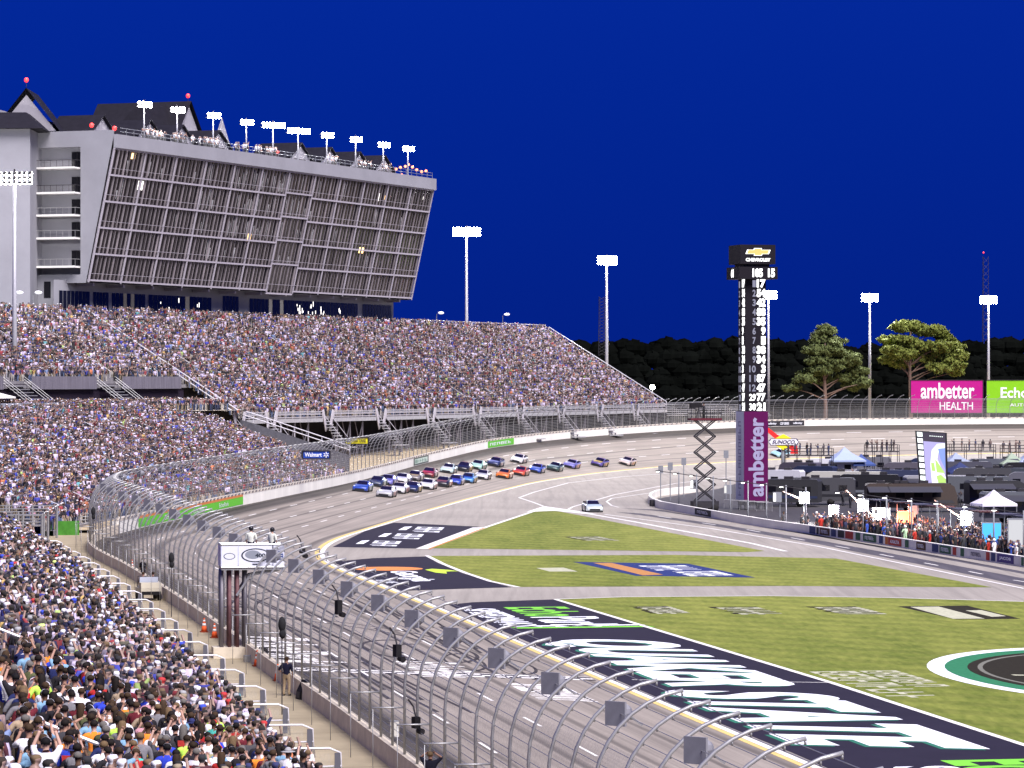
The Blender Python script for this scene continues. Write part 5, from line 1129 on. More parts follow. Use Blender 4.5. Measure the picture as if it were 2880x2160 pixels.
# ================================================================== RACE CARS
PAINT=pbr('car_paint',(1,1,1),.28,objcol=True,coat=.5); CARBLK=pbr('car_black',(.012,.012,.014),.45); TYRE=pbr('tyre',(.018,.017,.017),.85); RIM=pbr('rim',(.05,.05,.05),.4,metal=.6); WSH=pbr('windscreen',(.010,.008,.020),.1,spec=.6)
def car_parts():
    P={}
    def ring(x,w,zb,zs,zt,rt):            # half-widths: sill w, shoulder zs, top zt narrowing rt
        h=w/2; return [(x,-h*.92,zb),(x,-h,zb+.12),(x,-h,zs-.08),(x,-h*.96,zs),(x,-h*rt,zt),(x,0,zt+.025),(x,h*rt,zt),(x,h*.96,zs),(x,h,zs-.08),(x,h,zb+.12),(x,h*.92,zb)]
    m=MB(); m.loft([ring(2.50,1.55,.16,.42,.46,.85),ring(2.42,1.80,.12,.50,.58,.88),ring(2.15,1.94,.10,.58,.68,.88),ring(1.5,2.0,.10,.66,.76,.88),ring(.85,2.0,.10,.74,.84,.90),ring(.0,1.98,.10,.80,.86,.92),ring(-1.0,1.98,.10,.84,.88,.92),ring(-1.7,2.0,.12,.86,.92,.90),ring(-2.2,1.96,.18,.86,.94,.90),ring(-2.42,1.86,.26,.82,.90,.90)]); P['body']=(m.mesh('body',PAINT,True),0)
    m=MB(); gh=[(.98,.80,.83,.83),]; R=[]
    def gr(x,wb,wt,zb,zt): return [(x,-wb/2,zb),(x,-wt/2,zt),(x,0,zt+.03),(x,wt/2,zt),(x,wb/2,zb)]
    m.loft([gr(.95,1.50,1.40,.80,.83),gr(.10,1.62,1.16,.84,1.24),gr(-.35,1.64,1.18,.84,1.30),gr(-.85,1.62,1.14,.86,1.27),gr(-1.75,1.50,1.30,.88,.94)],closed=True); P['roof']=(m.mesh('roof',PAINT,True),0)
    def patch(name,pts,mat):
        m=MB(); m.poly(pts); return (m.mesh(name,mat),0)
    P['windscreen']=patch('windscreen',[(.97,-.70,.858),(.97,.70,.858),(.12,.58,1.262),(.12,-.58,1.262)],WSH)
    P['rear_window']=patch('rear_window',[(-.92,-.52,1.275),(-.92,.52,1.275),(-1.62,.58,.99),(-1.62,-.58,.99)],WSH)
    for sd in (-1,1): P[f'side_window{sd}']=patch('side_window',[(.55,.775*sd,.90),(.05,.665*sd,1.19),(-.85,.655*sd,1.20),(-1.25,.80*sd,.93)],WSH)
    P['hood']=(None,1); m=MB(); m.poly([(2.36,-.60,.640),(2.36,.60,.640),(1.5,.72,.812),(.98,.72,.872),(.98,-.72,.872),(1.5,-.72,.812)]); P['hood']=(m.mesh('hood',PAINT),1)
    for sd in (-1,1):
        m=MB(); m.poly([(.75,1.008*sd,.22),(.75,1.004*sd,.66),(-.2,.998*sd,.74),(-2.15,1.0*sd,.78),(-2.2,1.0*sd,.30),(-.9,1.004*sd,.22)]); P[f'side_panel{sd}']=(m.mesh('side_panel',PAINT),2)
    for sd in (-1,1):
        m=MB(); m.poly([(.55,1.016*sd,.28),(.55,1.014*sd,.60),(-.35,1.012*sd,.66),(-.35,1.014*sd,.28)]); P[f'door_number{sd}']=(m.mesh('number_panel',PAINT),3)
        m=MB(); m.poly([(.80,1.012*sd,.10),(.80,1.014*sd,.20),(-.85,1.014*sd,.20),(-.85,1.012*sd,.10)]); P[f'skirt{sd}']=(m.mesh('side_skirt',CARBLK),None)
    m=MB(); m.poly([(.0,-.38,1.305),(.0,.38,1.305),(-.72,.38,1.325),(-.72,-.38,1.325)]); P['roof_number']=(m.mesh('number_panel',PAINT),3)
    m=MB(); m.poly([(2.528,-.80,.13),(2.528,.80,.13),(2.50,.78,.21),(2.50,-.78,.21)]); P['air_dam']=(m.mesh('air_dam',CARBLK),None)
    m=MB(); m.poly([(2.525,-.62,.20),(2.525,.62,.20),(2.50,.58,.40),(2.50,-.58,.40)]); P['grille']=(m.mesh('grille',CARBLK),None)
    m=MB(); m.box((2.45,0,.10),(.30,1.86,.04)); P['splitter']=(m.mesh('splitter',CARBLK),None)
    m=MB(); m.box((-2.40,0,1.02),(.04,1.60,.20)); 
    for y in (-.6,0,.6): m.box((-2.36,y,.94),(.16,.03,.12))
    P['spoiler']=(m.mesh('spoiler',CARBLK),None)
    for sd in (-1,1):
        m=MB(); m.poly([(2.44,.66*sd,.46),(2.40,.88*sd,.48),(2.30,.88*sd,.56),(2.38,.66*sd,.56)]); P[f'headlight{sd}']=(m.mesh('headlight',pbr('headlight_decal',(.75,.75,.75),.3)),None)
    return P
CP=car_parts()
m=MB(); m.tube([(0,-.15,0),(0,-.13,0),(0,.13,0),(0,.15,0)],[.30,.345,.345,.30],18); WHL=m.mesh('tyre',TYRE,True); m=MB(); m.tube([(0,-.156,0),(0,.156,0)],.21,14); RIMM=m.mesh('rim',RIM,True); m=MB(); m.tube([(0,-.06,0),(0,.06,0)],.40,18); ARCH=m.mesh('wheel_arch',CARBLK,True)
def race_car(mat4,body,hood,side,label,group='race cars running in the pack'):
    r=empty('race_car',(0,0,0),0,label,'race car',group); r.matrix_world=mat4; cs=[body,hood,side,(.7,.68,.62) if sum(side)<1.3 else (.35,.06,.05)]
    for k,(me_,ci) in CP.items():
        n=k.rstrip('-1') if k[-1]=='1' else k; o=link(me_.name.split('.')[0],me_,r)
        if ci is not None: o.color=(*[x*.72 for x in cs[ci]],1)
    for x in (1.48,-1.38):
        for sd in (-1,1):
            a=link('wheel_arch',ARCH,r,(x,.955*sd,.345)); wl=link('wheel',WHL,r,(x,.885*sd,.345)); link('rim',RIMM,wl,(0,0,0))
    return r
def car_matrix(s,v,yaw=0.0):
    p=trk(s,v); t=trk(s-2,v)-trk(s+2,v); t.normalize(); n=(trk(s,v+1)-trk(s,v-1 if v>1 else v)); up=n.cross(t); up=up if up.z>0 else -up; up.normalize(); t=(Matrix.Rotation(yaw,3,up)@t).normalized(); y=up.cross(t).normalized(); up=t.cross(y)
    M=Matrix((( t.x,y.x,up.x,p.x),(t.y,y.y,up.y,p.y),(t.z,y.z,up.z,p.z+.02),(0,0,0,1))); return M
W=(.78,.78,.78); K=(.02,.02,.025); NAVY=(.02,.03,.10); OR=(.75,.20,.03); YE=(.78,.58,.05); RD=(.50,.04,.04); LB_=(.30,.55,.72); BLU=(.03,.08,.45); PUR=(.18,.17,.50); MINT=(.40,.66,.55); SIL=(.50,.50,.52)
CARS=[((1021,1381),BLU,(.10,.16,.5),(.14,.30,.26),'blue race car with dark windscreen leading along the wall'),((1060,1368),(.03,.05,.12),K,(.05,.18,.10),'dark green and navy race car tucked behind the blue leader'),
((1086,1397),SIL,W,(.70,.50,.47),'silver race car with white hood leading the lower lane'),((1124,1386),W,W,(.75,.42,.34),'white race car with orange sides right behind the silver leader'),((1090,1363),PUR,PUR,(.25,.2,.45),'violet race car in the middle lane behind the blue leader'),
((1131,1358),W,(.6,.6,.75),BLU,'white race car with blue sides behind the violet car'),((1165,1351),(.22,.20,.20),(.45,.33,.12),(.30,.24,.2),'grey and gold race car ahead of the dark red car'),((1157,1384),NAVY,NAVY,YE,'navy race car with bright yellow side'),
((1203,1375),W,W,(.74,.46,.38),'white race car with pale orange side behind the navy and yellow car'),((1207,1341),(.22,.03,.03),RD,(.26,.05,.05),'dark red race car in the outer lane'),((1246,1368),K,(.30,.10,.05),OR,'black race car with glowing orange side'),
((1262,1329),(.55,.70,.68),W,(.45,.65,.6),'pale mint white race car in the outer lane'),((1303,1325),K,K,YE,'black race car with yellow side in the outer lane'),((1280,1363),BLU,(.06,.06,.40),W,'deep blue race car with white side'),
((1316,1357),(.10,.30,.60),BLU,YE,'light blue race car with yellow and blue side'),((1356,1347),W,SIL,(.7,.66,.5),'white race car with black windscreen ahead of the orange car'),((1342,1319),MINT,(.5,.72,.62),(.35,.6,.45),'mint green race car in the outer lane'),
((1394,1310),NAVY,(.25,.28,.5),W,'dark navy race car with white side near the wall'),((1459,1300),W,W,(.72,.7,.7),'plain white race car alone in the top lane'),((1417,1344),OR,(.80,.22,.03),OR,'bright orange race car in the lower lane'),
((1465,1336),(.62,.10,.04),RD,(.70,.40,.22),'red orange race car following the bright orange one'),((1509,1328),BLU,(.25,.32,.65),W,'royal blue race car with white side behind the red orange car'),((1561,1323),(.03,.07,.06),(.35,.45,.42),MINT,'dark green race car with mint side'),
((1605,1315),PUR,(.42,.40,.62),(.75,.36,.22),'lavender race car with orange tail panel'),((1684,1310),(.10,.07,.30),(.65,.50,.06),(.75,.48,.08),'purple and gold race car trailing the pack'),((1763,1307),(.6,.5,.46),W,(.75,.45,.2),'white and orange race car last of the pack'),
((2196,1284),(.40,.66,.72),(.42,.7,.75),W,'pale blue race car alone on the banking behind the yellow sign')]
for (px,py),b,h,sd,lab_ in CARS:
    s,v=on_track(px,py); v=max(1.4,min(v,15.6)); race_car(car_matrix(s,v),b,h,sd,lab_)
# pale car on the pit entry, with wheels touching the pavement
p=G(1666,1439); d=Vector((.10,-1,0)).normalized(); y=Vector((-d.y,d.x,0)); M=Matrix(((d.x,y.x,0,p.x),(d.y,y.y,0,p.y),(0,0,1,.02),(0,0,0,1)))
race_car(M,(.70,.78,.78),(.62,.75,.80),(.6,.72,.72),'pale white race car alone on the pit entry road','race car entering the pits')
# ================================================================== SCORING TOWER
TD=416.0
def lit(name,col,e): return pbr(name,(.02,.02,.02),.5,emis=col,estr=e*.62)
DIG=lit('digit_white',(1,1,1),2.6); DIGD=lit('digit_dim',(.55,.55,.75),.55); SCR=pbr('board_black',(.012,.010,.014),.5)
tx=(2115-1440)*TD/F_PX; tb=Vector((tx,TD,0)); twr=empty('scoring_tower',tb,math.radians(15),'tall dark scoring tower with lit white numbers and purple base panel','scoring tower')
def zt_(py): return HC-(py-YH)*TD/F_PX
Wt=2.95; z0,z1,z2=1.0,zt_(1157),zt_(785)
m=MB(); m.box((0,0,(z2+.5)/2),(Wt*.86,Wt*.86,z2-.5)); m.build('column',SCR,twr)
m=MB(); m.box((0,0,(z0+z1)/2),(Wt,Wt,z1-z0)); m.build('base_panel',pbr('panel_purple',(.085,.004,.062),.6),twr)
m=MB(); m.poly([(-Wt/2-.02,-Wt/2,z0+.1),(-Wt/2-.02,Wt/2,z0+.1),(-Wt/2-.02,Wt/2,z1),(-Wt/2-.02,-Wt/2,z1)]); m.build('side_panel',pbr('panel_white',(.62,.64,.70),.5),twr)
m=MB(); m.box((0,0,z0-.04),(Wt+.1,Wt+.1,.08)); m.build('base_trim',GALV,twr)
for sx in (-1,1):
    for sy in (-1,1): m=MB(); m.bar((sx*1.1,sy*1.1,0),(sx*1.1,sy*1.1,z0),.3); m.build('support_leg',DARK,twr)
yF=-Wt/2-.03
put_text('panel_lettering','ambetter',pbr('letter_lilac',(.30,.28,.42),.6),(.95,yF,z0+.55),(0,0,(z1-z0)*.88),(-1.9,0,0),twr,.03)
put_text('panel_lettering',11,pbr('letter_slate',(.30,.30,.42),.5),(-Wt/2-.05,-.5,z0+.6),(0,0,(z1-z0)*.85),(0,1.0,0),twr)
rows=[('1','17'),('2','54'),('3','42'),('4','88'),('5','35'),('6','9'),('7','1'),('8','38'),('9','34'),('10','3'),('11','87'),('12','47'),('29','77'),('30','21')]
rh=(z2-z1)/14; ym=-Wt*.43-.03
for k,(a,b) in enumerate(rows):
    zb=z2-(k+1)*rh+.08; hh=rh-.15; wa=.40*len(a)
    put_text('position_number',a,DIG if k>=12 else DIGD,(.02-wa,ym,zb+.05),(wa,0,0),(0,0,hh*.85),twr,.03)
    wb=.54*len(b); put_text('car_number',b,DIG,(1.22-wb,ym,zb),(wb,0,0),(0,0,hh),twr,.06)
    wl=.5*len(b); put_text('car_number',b,DIG,(-Wt*.43-.03,-.2,zb),(0,-wl,0),(0,0,hh),twr,.05); put_text('position_number',a,DIGD,(-Wt*.43-.03,.95,zb),(0,-.40*len(a),0),(0,0,hh*.8),twr,.03)
zr0,zr1=zt_(786),zt_(752)
m=MB(); m.box((0,0,(zr0+zr1)/2),(4.7,4.7,zr1-zr0)); m.build('ring_board',SCR,twr)
for t_,x0 in (('105',-.75),('15',1.15)): put_text('ring_number',t_,DIG,(x0,-2.38,zr0+.2),(.42*len(t_),0,0),(0,0,zr1-zr0-.4),twr,.05)
put_text('ring_number','61',DIG,(-2.38,.6,zr0+.2),(0,-.9,0),(0,0,zr1-zr0-.4),twr,.05)
zx0,zx1=zt_(744),zt_(690)
m=MB(); m.box((0,0,(zx0+zx1)/2),(4.3,4.3,zx1-zx0)); m.build('top_box',SCR,twr); m=MB(); m.box((0,0,zx0-.18),(3.2,3.2,.36)); m.build('top_neck',DARK,twr)
cz=zx0+(zx1-zx0)*.62; GOLD=lit('emblem_gold',(1,.62,.18),1.2)
bt=[(-1.45,-.22),(-1.25,.24),(-.52,.24),(-.45,.42),(.45,.42),(.40,.24),(1.45,.24),(1.25,-.22),(.50,-.22),(.43,-.40),(-.50,-.40),(-.43,-.22)]
def emb(k,y,mat):
    m=MB(); m.poly([(a*k,y,cz+b*k) for a,b in bt]); m.build('cross_emblem',mat,twr)
emb(1.06,-2.17,DIG); emb(.95,-2.19,GOLD)
put_text('board_lettering','CHEVROLET',DIG,(-1.5,-2.18,zx0+.30),(3.0,0,0),(0,0,.38),twr,.05)
m=MB(); m.poly([(2.17,-2.0,zx0+.1),(2.17,2.0,zx0+.1),(2.17,2.0,zx1-.1),(2.17,-2.0,zx1-.1)]); m.build('side_screen',lit('screen_red',(1,.12,.12),1.0),twr)
m=MB(); m.poly([(2.19,-1.2,zx0+.3),(2.19,1.2,zx0+.3),(2.19,1.2,zx1-.3),(2.19,-1.2,zx1-.3)]); m.build('side_mark',DIG,twr)
# ================================================================== SIGNS AND BILLBOARDS
def board(name,label,x0,x1,y0,y1,d,mat,legs=True,depth=.4):
    a=AT(x0,y1,d); b=AT(x1,y0,d); r=empty(name,Vector(((a.x+b.x)/2,d,a.z)),0,label,'billboard' if name=='billboard' else 'sign'); w_=(b.x-a.x); h=b.z-a.z
    m=MB(); m.box((0,depth/2,h/2),(w_,depth,h)); m.build('panel',mat,r)
    m=MB()
    for t in (-.5,.5): m.bar((t*w_,-.03,0),(t*w_,-.03,h),.14)
    for t in (0,1): m.bar((-w_/2,-.03,h*t),(w_/2,-.03,h*t),.14)
    m.build('frame',DARK,r)
    if legs:
        for t in (-.35,.35): m=MB(); m.bar((t*w_,depth*.7,-8),(t*w_,depth*.7,h*.5),.35); m.build('post',DARK,r)
    return r,w_,h
MAG=pbr('billboard_magenta',(.40,.010,.20),.6,var=.05,scale=.3); LIM=pbr('billboard_lime',(.20,.50,.015),.6,var=.05,scale=.3); LWB=pbr('billboard_letter',(.80,.80,.84),.6)
r,w_,h=board('billboard','magenta billboard reading ambetter HEALTH behind the far fence',2561,2765,1069,1162,768,MAG)
put_text('lettering','ambetter',LWB,(-w_*.36,-.06,h*.44),(w_*.74,0,0),(0,0,h*.48),r,.02); put_text('lettering','HEALTH',LWB,(-w_*.10,-.06,h*.10),(w_*.46,0,0),(0,0,h*.24),r,.01)
r,w_,h=board('billboard','bright lime billboard reading EchoPark behind the far fence',2774,3010,1069,1162,768,LIM)
put_text('lettering','EchoPark',LWB,(-w_*.33,-.06,h*.46),(w_*.66,0,0),(0,0,h*.32),r,.02); put_text('lettering','AUTOMOTIVE',LWB,(-w_*.22,-.06,h*.20),(w_*.5,0,0),(0,0,h*.10),r,.01)
def tsign(txt,x0,x1,y0,y1,d,mat,lm,label,bold=.02):
    r,w_,h=board('track_sign',label,x0,x1,y0,y1,d,mat,False,.12); put_text('lettering',txt,lm,(-w_*.42,-.09,h*.24),(w_*(.62 if txt=='Walmart' else .84),0,0),(0,0,h*.55),r,bold); return r,w_,h
r,w_,h=tsign('Walmart',851,928,1268,1290,425,pbr('sign_blue',(.02,.07,.42),.5),LETTER_W,'blue sign reading Walmart hung on the far catch fence')
m=MB()
for k in range(6):
    a=math.pi/3*k+math.pi/6; m.bar((w_*.36+.10*math.cos(a),-.1,h*.5+.10*math.sin(a)),(w_*.36+.34*math.cos(a),-.1,h*.5+.34*math.sin(a)),.09)
m.build('spark_emblem',LETTER_W,r)
tsign('PEDESTRIAN TUNNEL',971,1036,1230,1249,462,pbr('sign_yellow',(.78,.70,.03),.5),DARK,'yellow sign reading PEDESTRIAN TUNNEL on the far fence',.02)
# round-cornered fuel sign
SD=575.0; sp=AT(2203,1335,SD); sr=empty('fuel_sign',Vector((sp.x,SD,0)),0,'yellow diamond sign reading SUNOCO with red arrow on a post','sign'); zc=HC-(1243-YH)*SD/F_PX
m=MB(); m.tube([(0,.3,0),(0,.3,zc-.5)],.32,8); m.build('post',GREY,sr,True)
def ext(poly,y0,y1,mat,name): m=MB(); m.prism(poly,y0,y1,(Vector((0,0,zc)),Vector((1,0,0)),Vector((0,0,1)),Vector((0,-1,0)))); return m.build(name,mat,sr)
ext([(-2.9,1.9),(-2.4,2.3),(-1.2,1.35),(1.7,-.7),(2.2,-.55),(2.4,-1.9),(1.1,-1.9),(1.3,-1.35),(-1.6,.75)],0,.12,pbr('sign_red',(.75,.03,.03),.5,emis=(.8,.02,.02),estr=.12),'red_arrow')
ext([(0,1.28),(2.35,0),(0,-1.28),(-2.35,0)],.14,.26,pbr('diamond_yellow',(.85,.72,.03),.5,emis=(.9,.75,.03),estr=.10),'diamond')
NVY=pbr('sign_navy',(.04,.03,.10),.5); ext([(-2.6,0),(-2.3,.16),(-2.1,.56),(2.2,.56),(2.4,.16),(2.6,0),(2.4,-.16),(2.2,-.56),(-2.1,-.56),(-2.3,-.16)],.27,.33,NVY,'plaque'); ext([(-2.45,0),(-2.15,.14),(-2.0,.45),(2.05,.45),(2.25,.14),(2.45,0),(2.25,-.14),(2.05,-.45),(-2.0,-.45),(-2.15,-.14)],.335,.36,pbr('plaque_white',(.8,.8,.8),.5),'plaque_face')
put_text('lettering','SUNOCO',NVY,(-1.85,-.40,zc-.30),(3.6,0,0),(.18,0,.60),sr,.03)
# ================================================================== VIDEO BOARD
VD=432.0; vb=empty('video_board',Vector((AT(2625,1380,VD).x,VD,0)),0,'tall portrait video screen showing the track, leaning above the paddock','screen')
def VP(px,py,off=0.0): p=AT(px,py,VD); return Vector((p.x-vb.location.x,-off,p.z))
def vq(pts,mat,name,off): m=MB(); m.poly([VP(a,b,off) for a,b in pts]); return m.build(name,mat,vb)
def bl(u,v): # unit coords on the screen
    tl,tr_,br,bl_=np.array((2577,1213.)),np.array((2659,1219.)),np.array((2663,1384.)),np.array((2590,1377.)); return tuple((tl*(1-u)+tr_*u)*(1-v)+(bl_*(1-u)+br*u)*v)
m=MB(); f=[VP(*bl(-.02,-.01)),VP(*bl(1.05,-.01)),VP(*bl(1.05,1.02)),VP(*bl(-.02,1.02))]; m.loft([f,[p+Vector((0,.7,0)) for p in f]]); m.build('cabinet',SCR,vb)
for u in (.35,.75): m=MB(); q=VP(*bl(u,.98)); m.bar((q.x,.4,0),(q.x,.4,q.z+1),.3); m.build('support',DARK,vb)
def sq(u0,v0,u1,v1,mat,name,off=.03): return vq([bl(u0,v0),bl(u1,v0),bl(u1,v1),bl(u0,v1)],mat,name,off)
sw=lit('screen_white',(.9,1,.97),2.2); sq(0,0,1,1,lit('screen_dark',(.10,.09,.14),.5),'screen_ground',.02); sq(.22,.02,.97,.88,lit('screen_mauve',(.42,.38,.70),1.3),'screen_crowd',.03); sq(.22,.02,.97,.16,lit('screen_night',(.12,.09,.16),.5),'screen_night',.035)
vq([bl(*p) for p in ((.45,.9),(.42,.55),(.5,.3),(.7,.19),(.97,.17),(.97,.27),(.75,.30),(.68,.45),(.97,.75),(.97,.9))],lit('screen_track',(.70,.78,.80),1.9),'screen_track',.04)
for P_ in (((.45,.52),(.56,.52),(.60,.66),(.46,.66)),((.60,.45),(.66,.48),(.95,.68),(.64,.68)),((.62,.74),(.8,.71),(.97,.78),(.97,.9),(.7,.88))): vq([bl(*p) for p in P_],lit('screen_green',(.40,.62,.15),1.5),'screen_grass',.045)
vq([bl(*p) for p in ((.72,.27),(.97,.25),(.97,.62),(.80,.45))],lit('screen_blue',(.20,.28,.70),1.5),'screen_paddock',.045)
for k in range(9): sq(.02,.01+k*.107,.20,.085+k*.107,sw,'screen_caption',.05)
for k in range(3): sq(.25+k*.25,.91,.45+k*.25,.98,sw,'screen_caption',.05)
for k in range(7): sq(.45+k*.07,.055,.48+k*.07,.068,sw,'screen_lamp',.05)
# ================================================================== PIT WALL, POLES, SIGNS
PWP=[(1950,1384),(1880,1391),(1846,1396),(1828,1404),(1824,1413),(1832,1421),(1855,1430),(1990,1455),(2053,1467),(2160,1485),(2277,1502),(2469,1530),(2638,1557),(2880,1595),(3200,1648)]
pw=[G(a,b) for a,b in PWP]; pwall=empty('pit_wall',pw[7],0,'low white pit wall with rounded nose and sponsor panels','wall'); m=MB(); m.M=Matrix.Translation(-pw[7])
prev=None
for i,p in enumerate(pw):
    d=(pw[min(i+1,len(pw)-1)]-pw[max(i-1,0)]).normalized(); n=Vector((-d.y,d.x,0)); n=n if i<0 else n; c=[m.vt(p+n*o+Vector((0,0,z))) for o,z in ((0,0),(0,.85),(.35,.85),(.35,0))]
    if prev:
        for q in range(4): m.face((prev[q],c[q],c[(q+1)%4],prev[(q+1)%4]))
    prev=c
m.build('wall_body',WALLP,pwall)
def wallpos(px):
    xs=[p[0] for p in PWP[5:]]; i=max(0,min(len(xs)-2,int(np.searchsorted(xs,px))-1)); t=(px-xs[i])/(xs[i+1]-xs[i]); a,b=PWP[5+i],PWP[6+i]; return G(px,a[1]+(b[1]-a[1])*t)
PCOL={'w':(.75,.74,.70),'n':(.03,.05,.16),'r':(.45,.05,.04),'b':(.10,.05,.03),'g':(.04,.13,.07),'o':(.65,.20,.04),'k':(.03,.03,.04),'l':(.40,.50,.15),'p':(.08,.06,.22),'y':(.70,.50,.06)}
panels=[(1955,2000,'k'),(2277,2294,'n'),(2297,2303,'k'),(2306,2334,'b'),(2338,2352,'n'),(2357,2375,'k'),(2378,2400,'r'),(2407,2420,'g'),(2428,2465,'g'),(2473,2484,'n'),(2490,2498,'o'),(2499,2536,'r'),(2546,2556,'g'),(2578,2604,'b'),(2622,2640,'n'),(2643,2675,'g'),(2680,2690,'r'),(2702,2712,'g'),(2726,2768,'w'),(2774,2784,'r'),(2788,2800,'n'),(2805,2852,'p'),(2853,2868,'w'),(2873,2880,'g')]
for k,(x0,x1,c) in enumerate(panels):
    a=wallpos(x0); b=wallpos(x1); off=Vector((-.98,-.18,0))*.03; m=MB(); m.M=Matrix.Translation(-pw[7]); m.poly([a+off+Vector((0,0,.10)),b+off+Vector((0,0,.10)),b+off+Vector((0,0,.78)),a+off+Vector((0,0,.78))]); m.build('sponsor_panel',pbr('sponsor_'+c,PCOL[c],.6),pwall)
    if x1-x0>24:
        e=(b-a); put=MB(); ls=LETTER_W if c!='w' else NVY; o_=put_text('panel_lettering','AXALTA' if x0==2499 else ('JACOB' if x0==2805 else 6),ls,a+e*.15+off*1.8+Vector((0,0,.28))-pw[7],e*.7,Vector((0,0,.32)),pwall,.04)
m=MB(); m.M=Matrix.Translation(-pw[7]); a=G(1840,1424.5); m.box(a+Vector((-.2,-.2,.42)),(.7,.3,.75),.6); m.build('wall_gate',DARK,pwall)
lpm=MB(); lpm.tube([(0,0,0),(0,0,4.4)],.075,7); LPM=lpm.mesh('pole',GREY,True); lam=MB(); lam.tube([(0,0,4.15),(-2.3,0,4.5)],.045,6); LAM=lam.mesh('arm',DARK,True); lhm=MB(); lhm.ell((-2.45,0,4.5),(.38,.14,.09),8,5); LHM=lhm.mesh('lamp_head',DARK,True); lem=MB(); lem.ell((-2.5,0,4.42),(.22,.10,.05),8,4); LEM=lem.mesh('lens',lit('pit_lens',(1,1,.95),8),True)
for k,px in enumerate([1871,1920,1966,2013,2062,2113,2167,2222,2381,2446,2515,2586,2661,2743,2826]):
    p=wallpos(px)+Vector((1.6,.3,0)); r=empty('pit_lamp',p,math.radians(8),'slim grey lamp pole with long arm rising behind the pit wall','lamp','lamp poles along the pit wall')
    for nm,me_ in (('pole',LPM),('arm',LAM),('lamp_head',LHM),('lens',LEM)): link(nm,me_,r)
# square signs on posts by the nose
for k,(px,py,h,lb) in enumerate([(1858,1408,4.2,'grey square sign back by the tip of the pit wall'),(1885,1408,4.6,'grey square sign beside the first pit lamp pole'),(1923,1398,4.9,'grey square sign with a camera by the pit wall nose'),(2042,1404,6.0,'grey square sign on a post left of the scoring tower')]):
    p=G(px,py); r=empty('post_sign',p,0,lb,'sign'); m=MB(); m.tube([(0,0,0),(0,0,h)],.06,6); m.build('post',GREY,r); m=MB(); m.box((0,-.08,h-.3),(.62,.08,.95)); m.build('plate',GREY,r)
# boom signs of the pit crews
def boom(px,py,base,w_,col,e,label,boomx=0.0,boomy=0.0):
    d=G(*base).y; c=AT(px,py,d); r=empty('pit_board',G(*base),0,label,'sign'); L=r.location; s_=F_PX/d
    m=MB(); m.box((c.x-L.x,0,c.z),(w_,.5,w_*1.15)); m.build('box',GREY,r); m=MB(); x=c.x-L.x; hw=w_*.47; m.poly([(x-hw,-.26,c.z-hw*1.1),(x+hw,-.26,c.z-hw*1.1),(x+hw,-.26,c.z+hw*1.1),(x-hw,-.26,c.z+hw*1.1)]) if e>0 and w_>1.2 else m.poly([(x-hw-.01,-.25,c.z-hw*1.1),(x-hw-.01,.25,c.z-hw*1.1),(x-hw-.01,.25,c.z+hw*1.1),(x-hw-.01,-.25,c.z+hw*1.1)])
    if w_<=1.2 and e>0: m.poly([(x-hw,-.26,c.z-hw),(x-hw*.4,-.26,c.z-hw),(x-hw*.4,-.26,c.z+hw),(x-hw,-.26,c.z+hw)])
    m.build('lit_face',lit('board_'+label[:14].replace(' ','_'),col,e*1.6),r)
    m=MB(); m.tube([(0,.4,0),(0,.4,c.z-.2)],.07,6); m.build('stand',GREY,r)
    if e>=3:
        ld=bpy.data.lights.new('board_glow','POINT'); ld.energy=1500; ld.color=col; ld.shadow_soft_size=.5; lo=bpy.data.objects.new('board_glow',ld); COL.objects.link(lo); lo.parent=r; lo.location=(x-.4,-.9,c.z)
    if boomx or boomy: q=AT(px+boomx,py+boomy,d); m=MB(); m.tube([(x,0,c.z-.3),(q.x-L.x,0,q.z)],.06,6); m.build('boom',pbr('boom_orange',(.55,.36,.30),.5),r)
WHT=(1,.98,.95)
boom(1953,1362,(1962,1425),.95,WHT,1.5,'small lit sign box in front of the scissor lift'); boom(2047,1376,(2055,1440),.9,WHT,.6,'dim grey sign box left of the purple tower base',)
boom(2186,1398,(2194,1455),.95,WHT,2,'lit sign box at the right foot of the purple tower base'); boom(2262,1400,(2262,1470),1.05,WHT,4,'bright sign box on a pink boom over the pit wall',-60,-18)
boom(2345,1436,(2350,1485),1.0,(1,.85,.95),4,'glowing pink white sign box on the long pale boom',95,32); boom(2428,1420,(2434,1490),1.1,WHT,3,'white sign box left of the brightest board',-48,-42)
boom(2478,1456,(2480,1500),1.75,WHT,4,'brightest square white board over the pit stalls',-55,-30); boom(2546,1462,(2548,1510),1.5,(1,.20,.08),3,'glowing red square board over the pit stalls',0,0)
boom(2568,1438,(2570,1510),.95,WHT,.8,'grey sign box just right of the glowing red board',45,40); boom(2718,1457,(2722,1530),1.15,WHT,4,'bright sign box on the yellow boom near the white tent',-90,-50)
boom(2788,1500,(2790,1560),1.7,(.05,.35,1.0),1.2,'bright blue square board beside crew in white suits',-75,-38); boom(2870,1500,(2875,1575),2.2,(.85,.85,.9),.5,'pale grey banner board at the end of the pit wall')
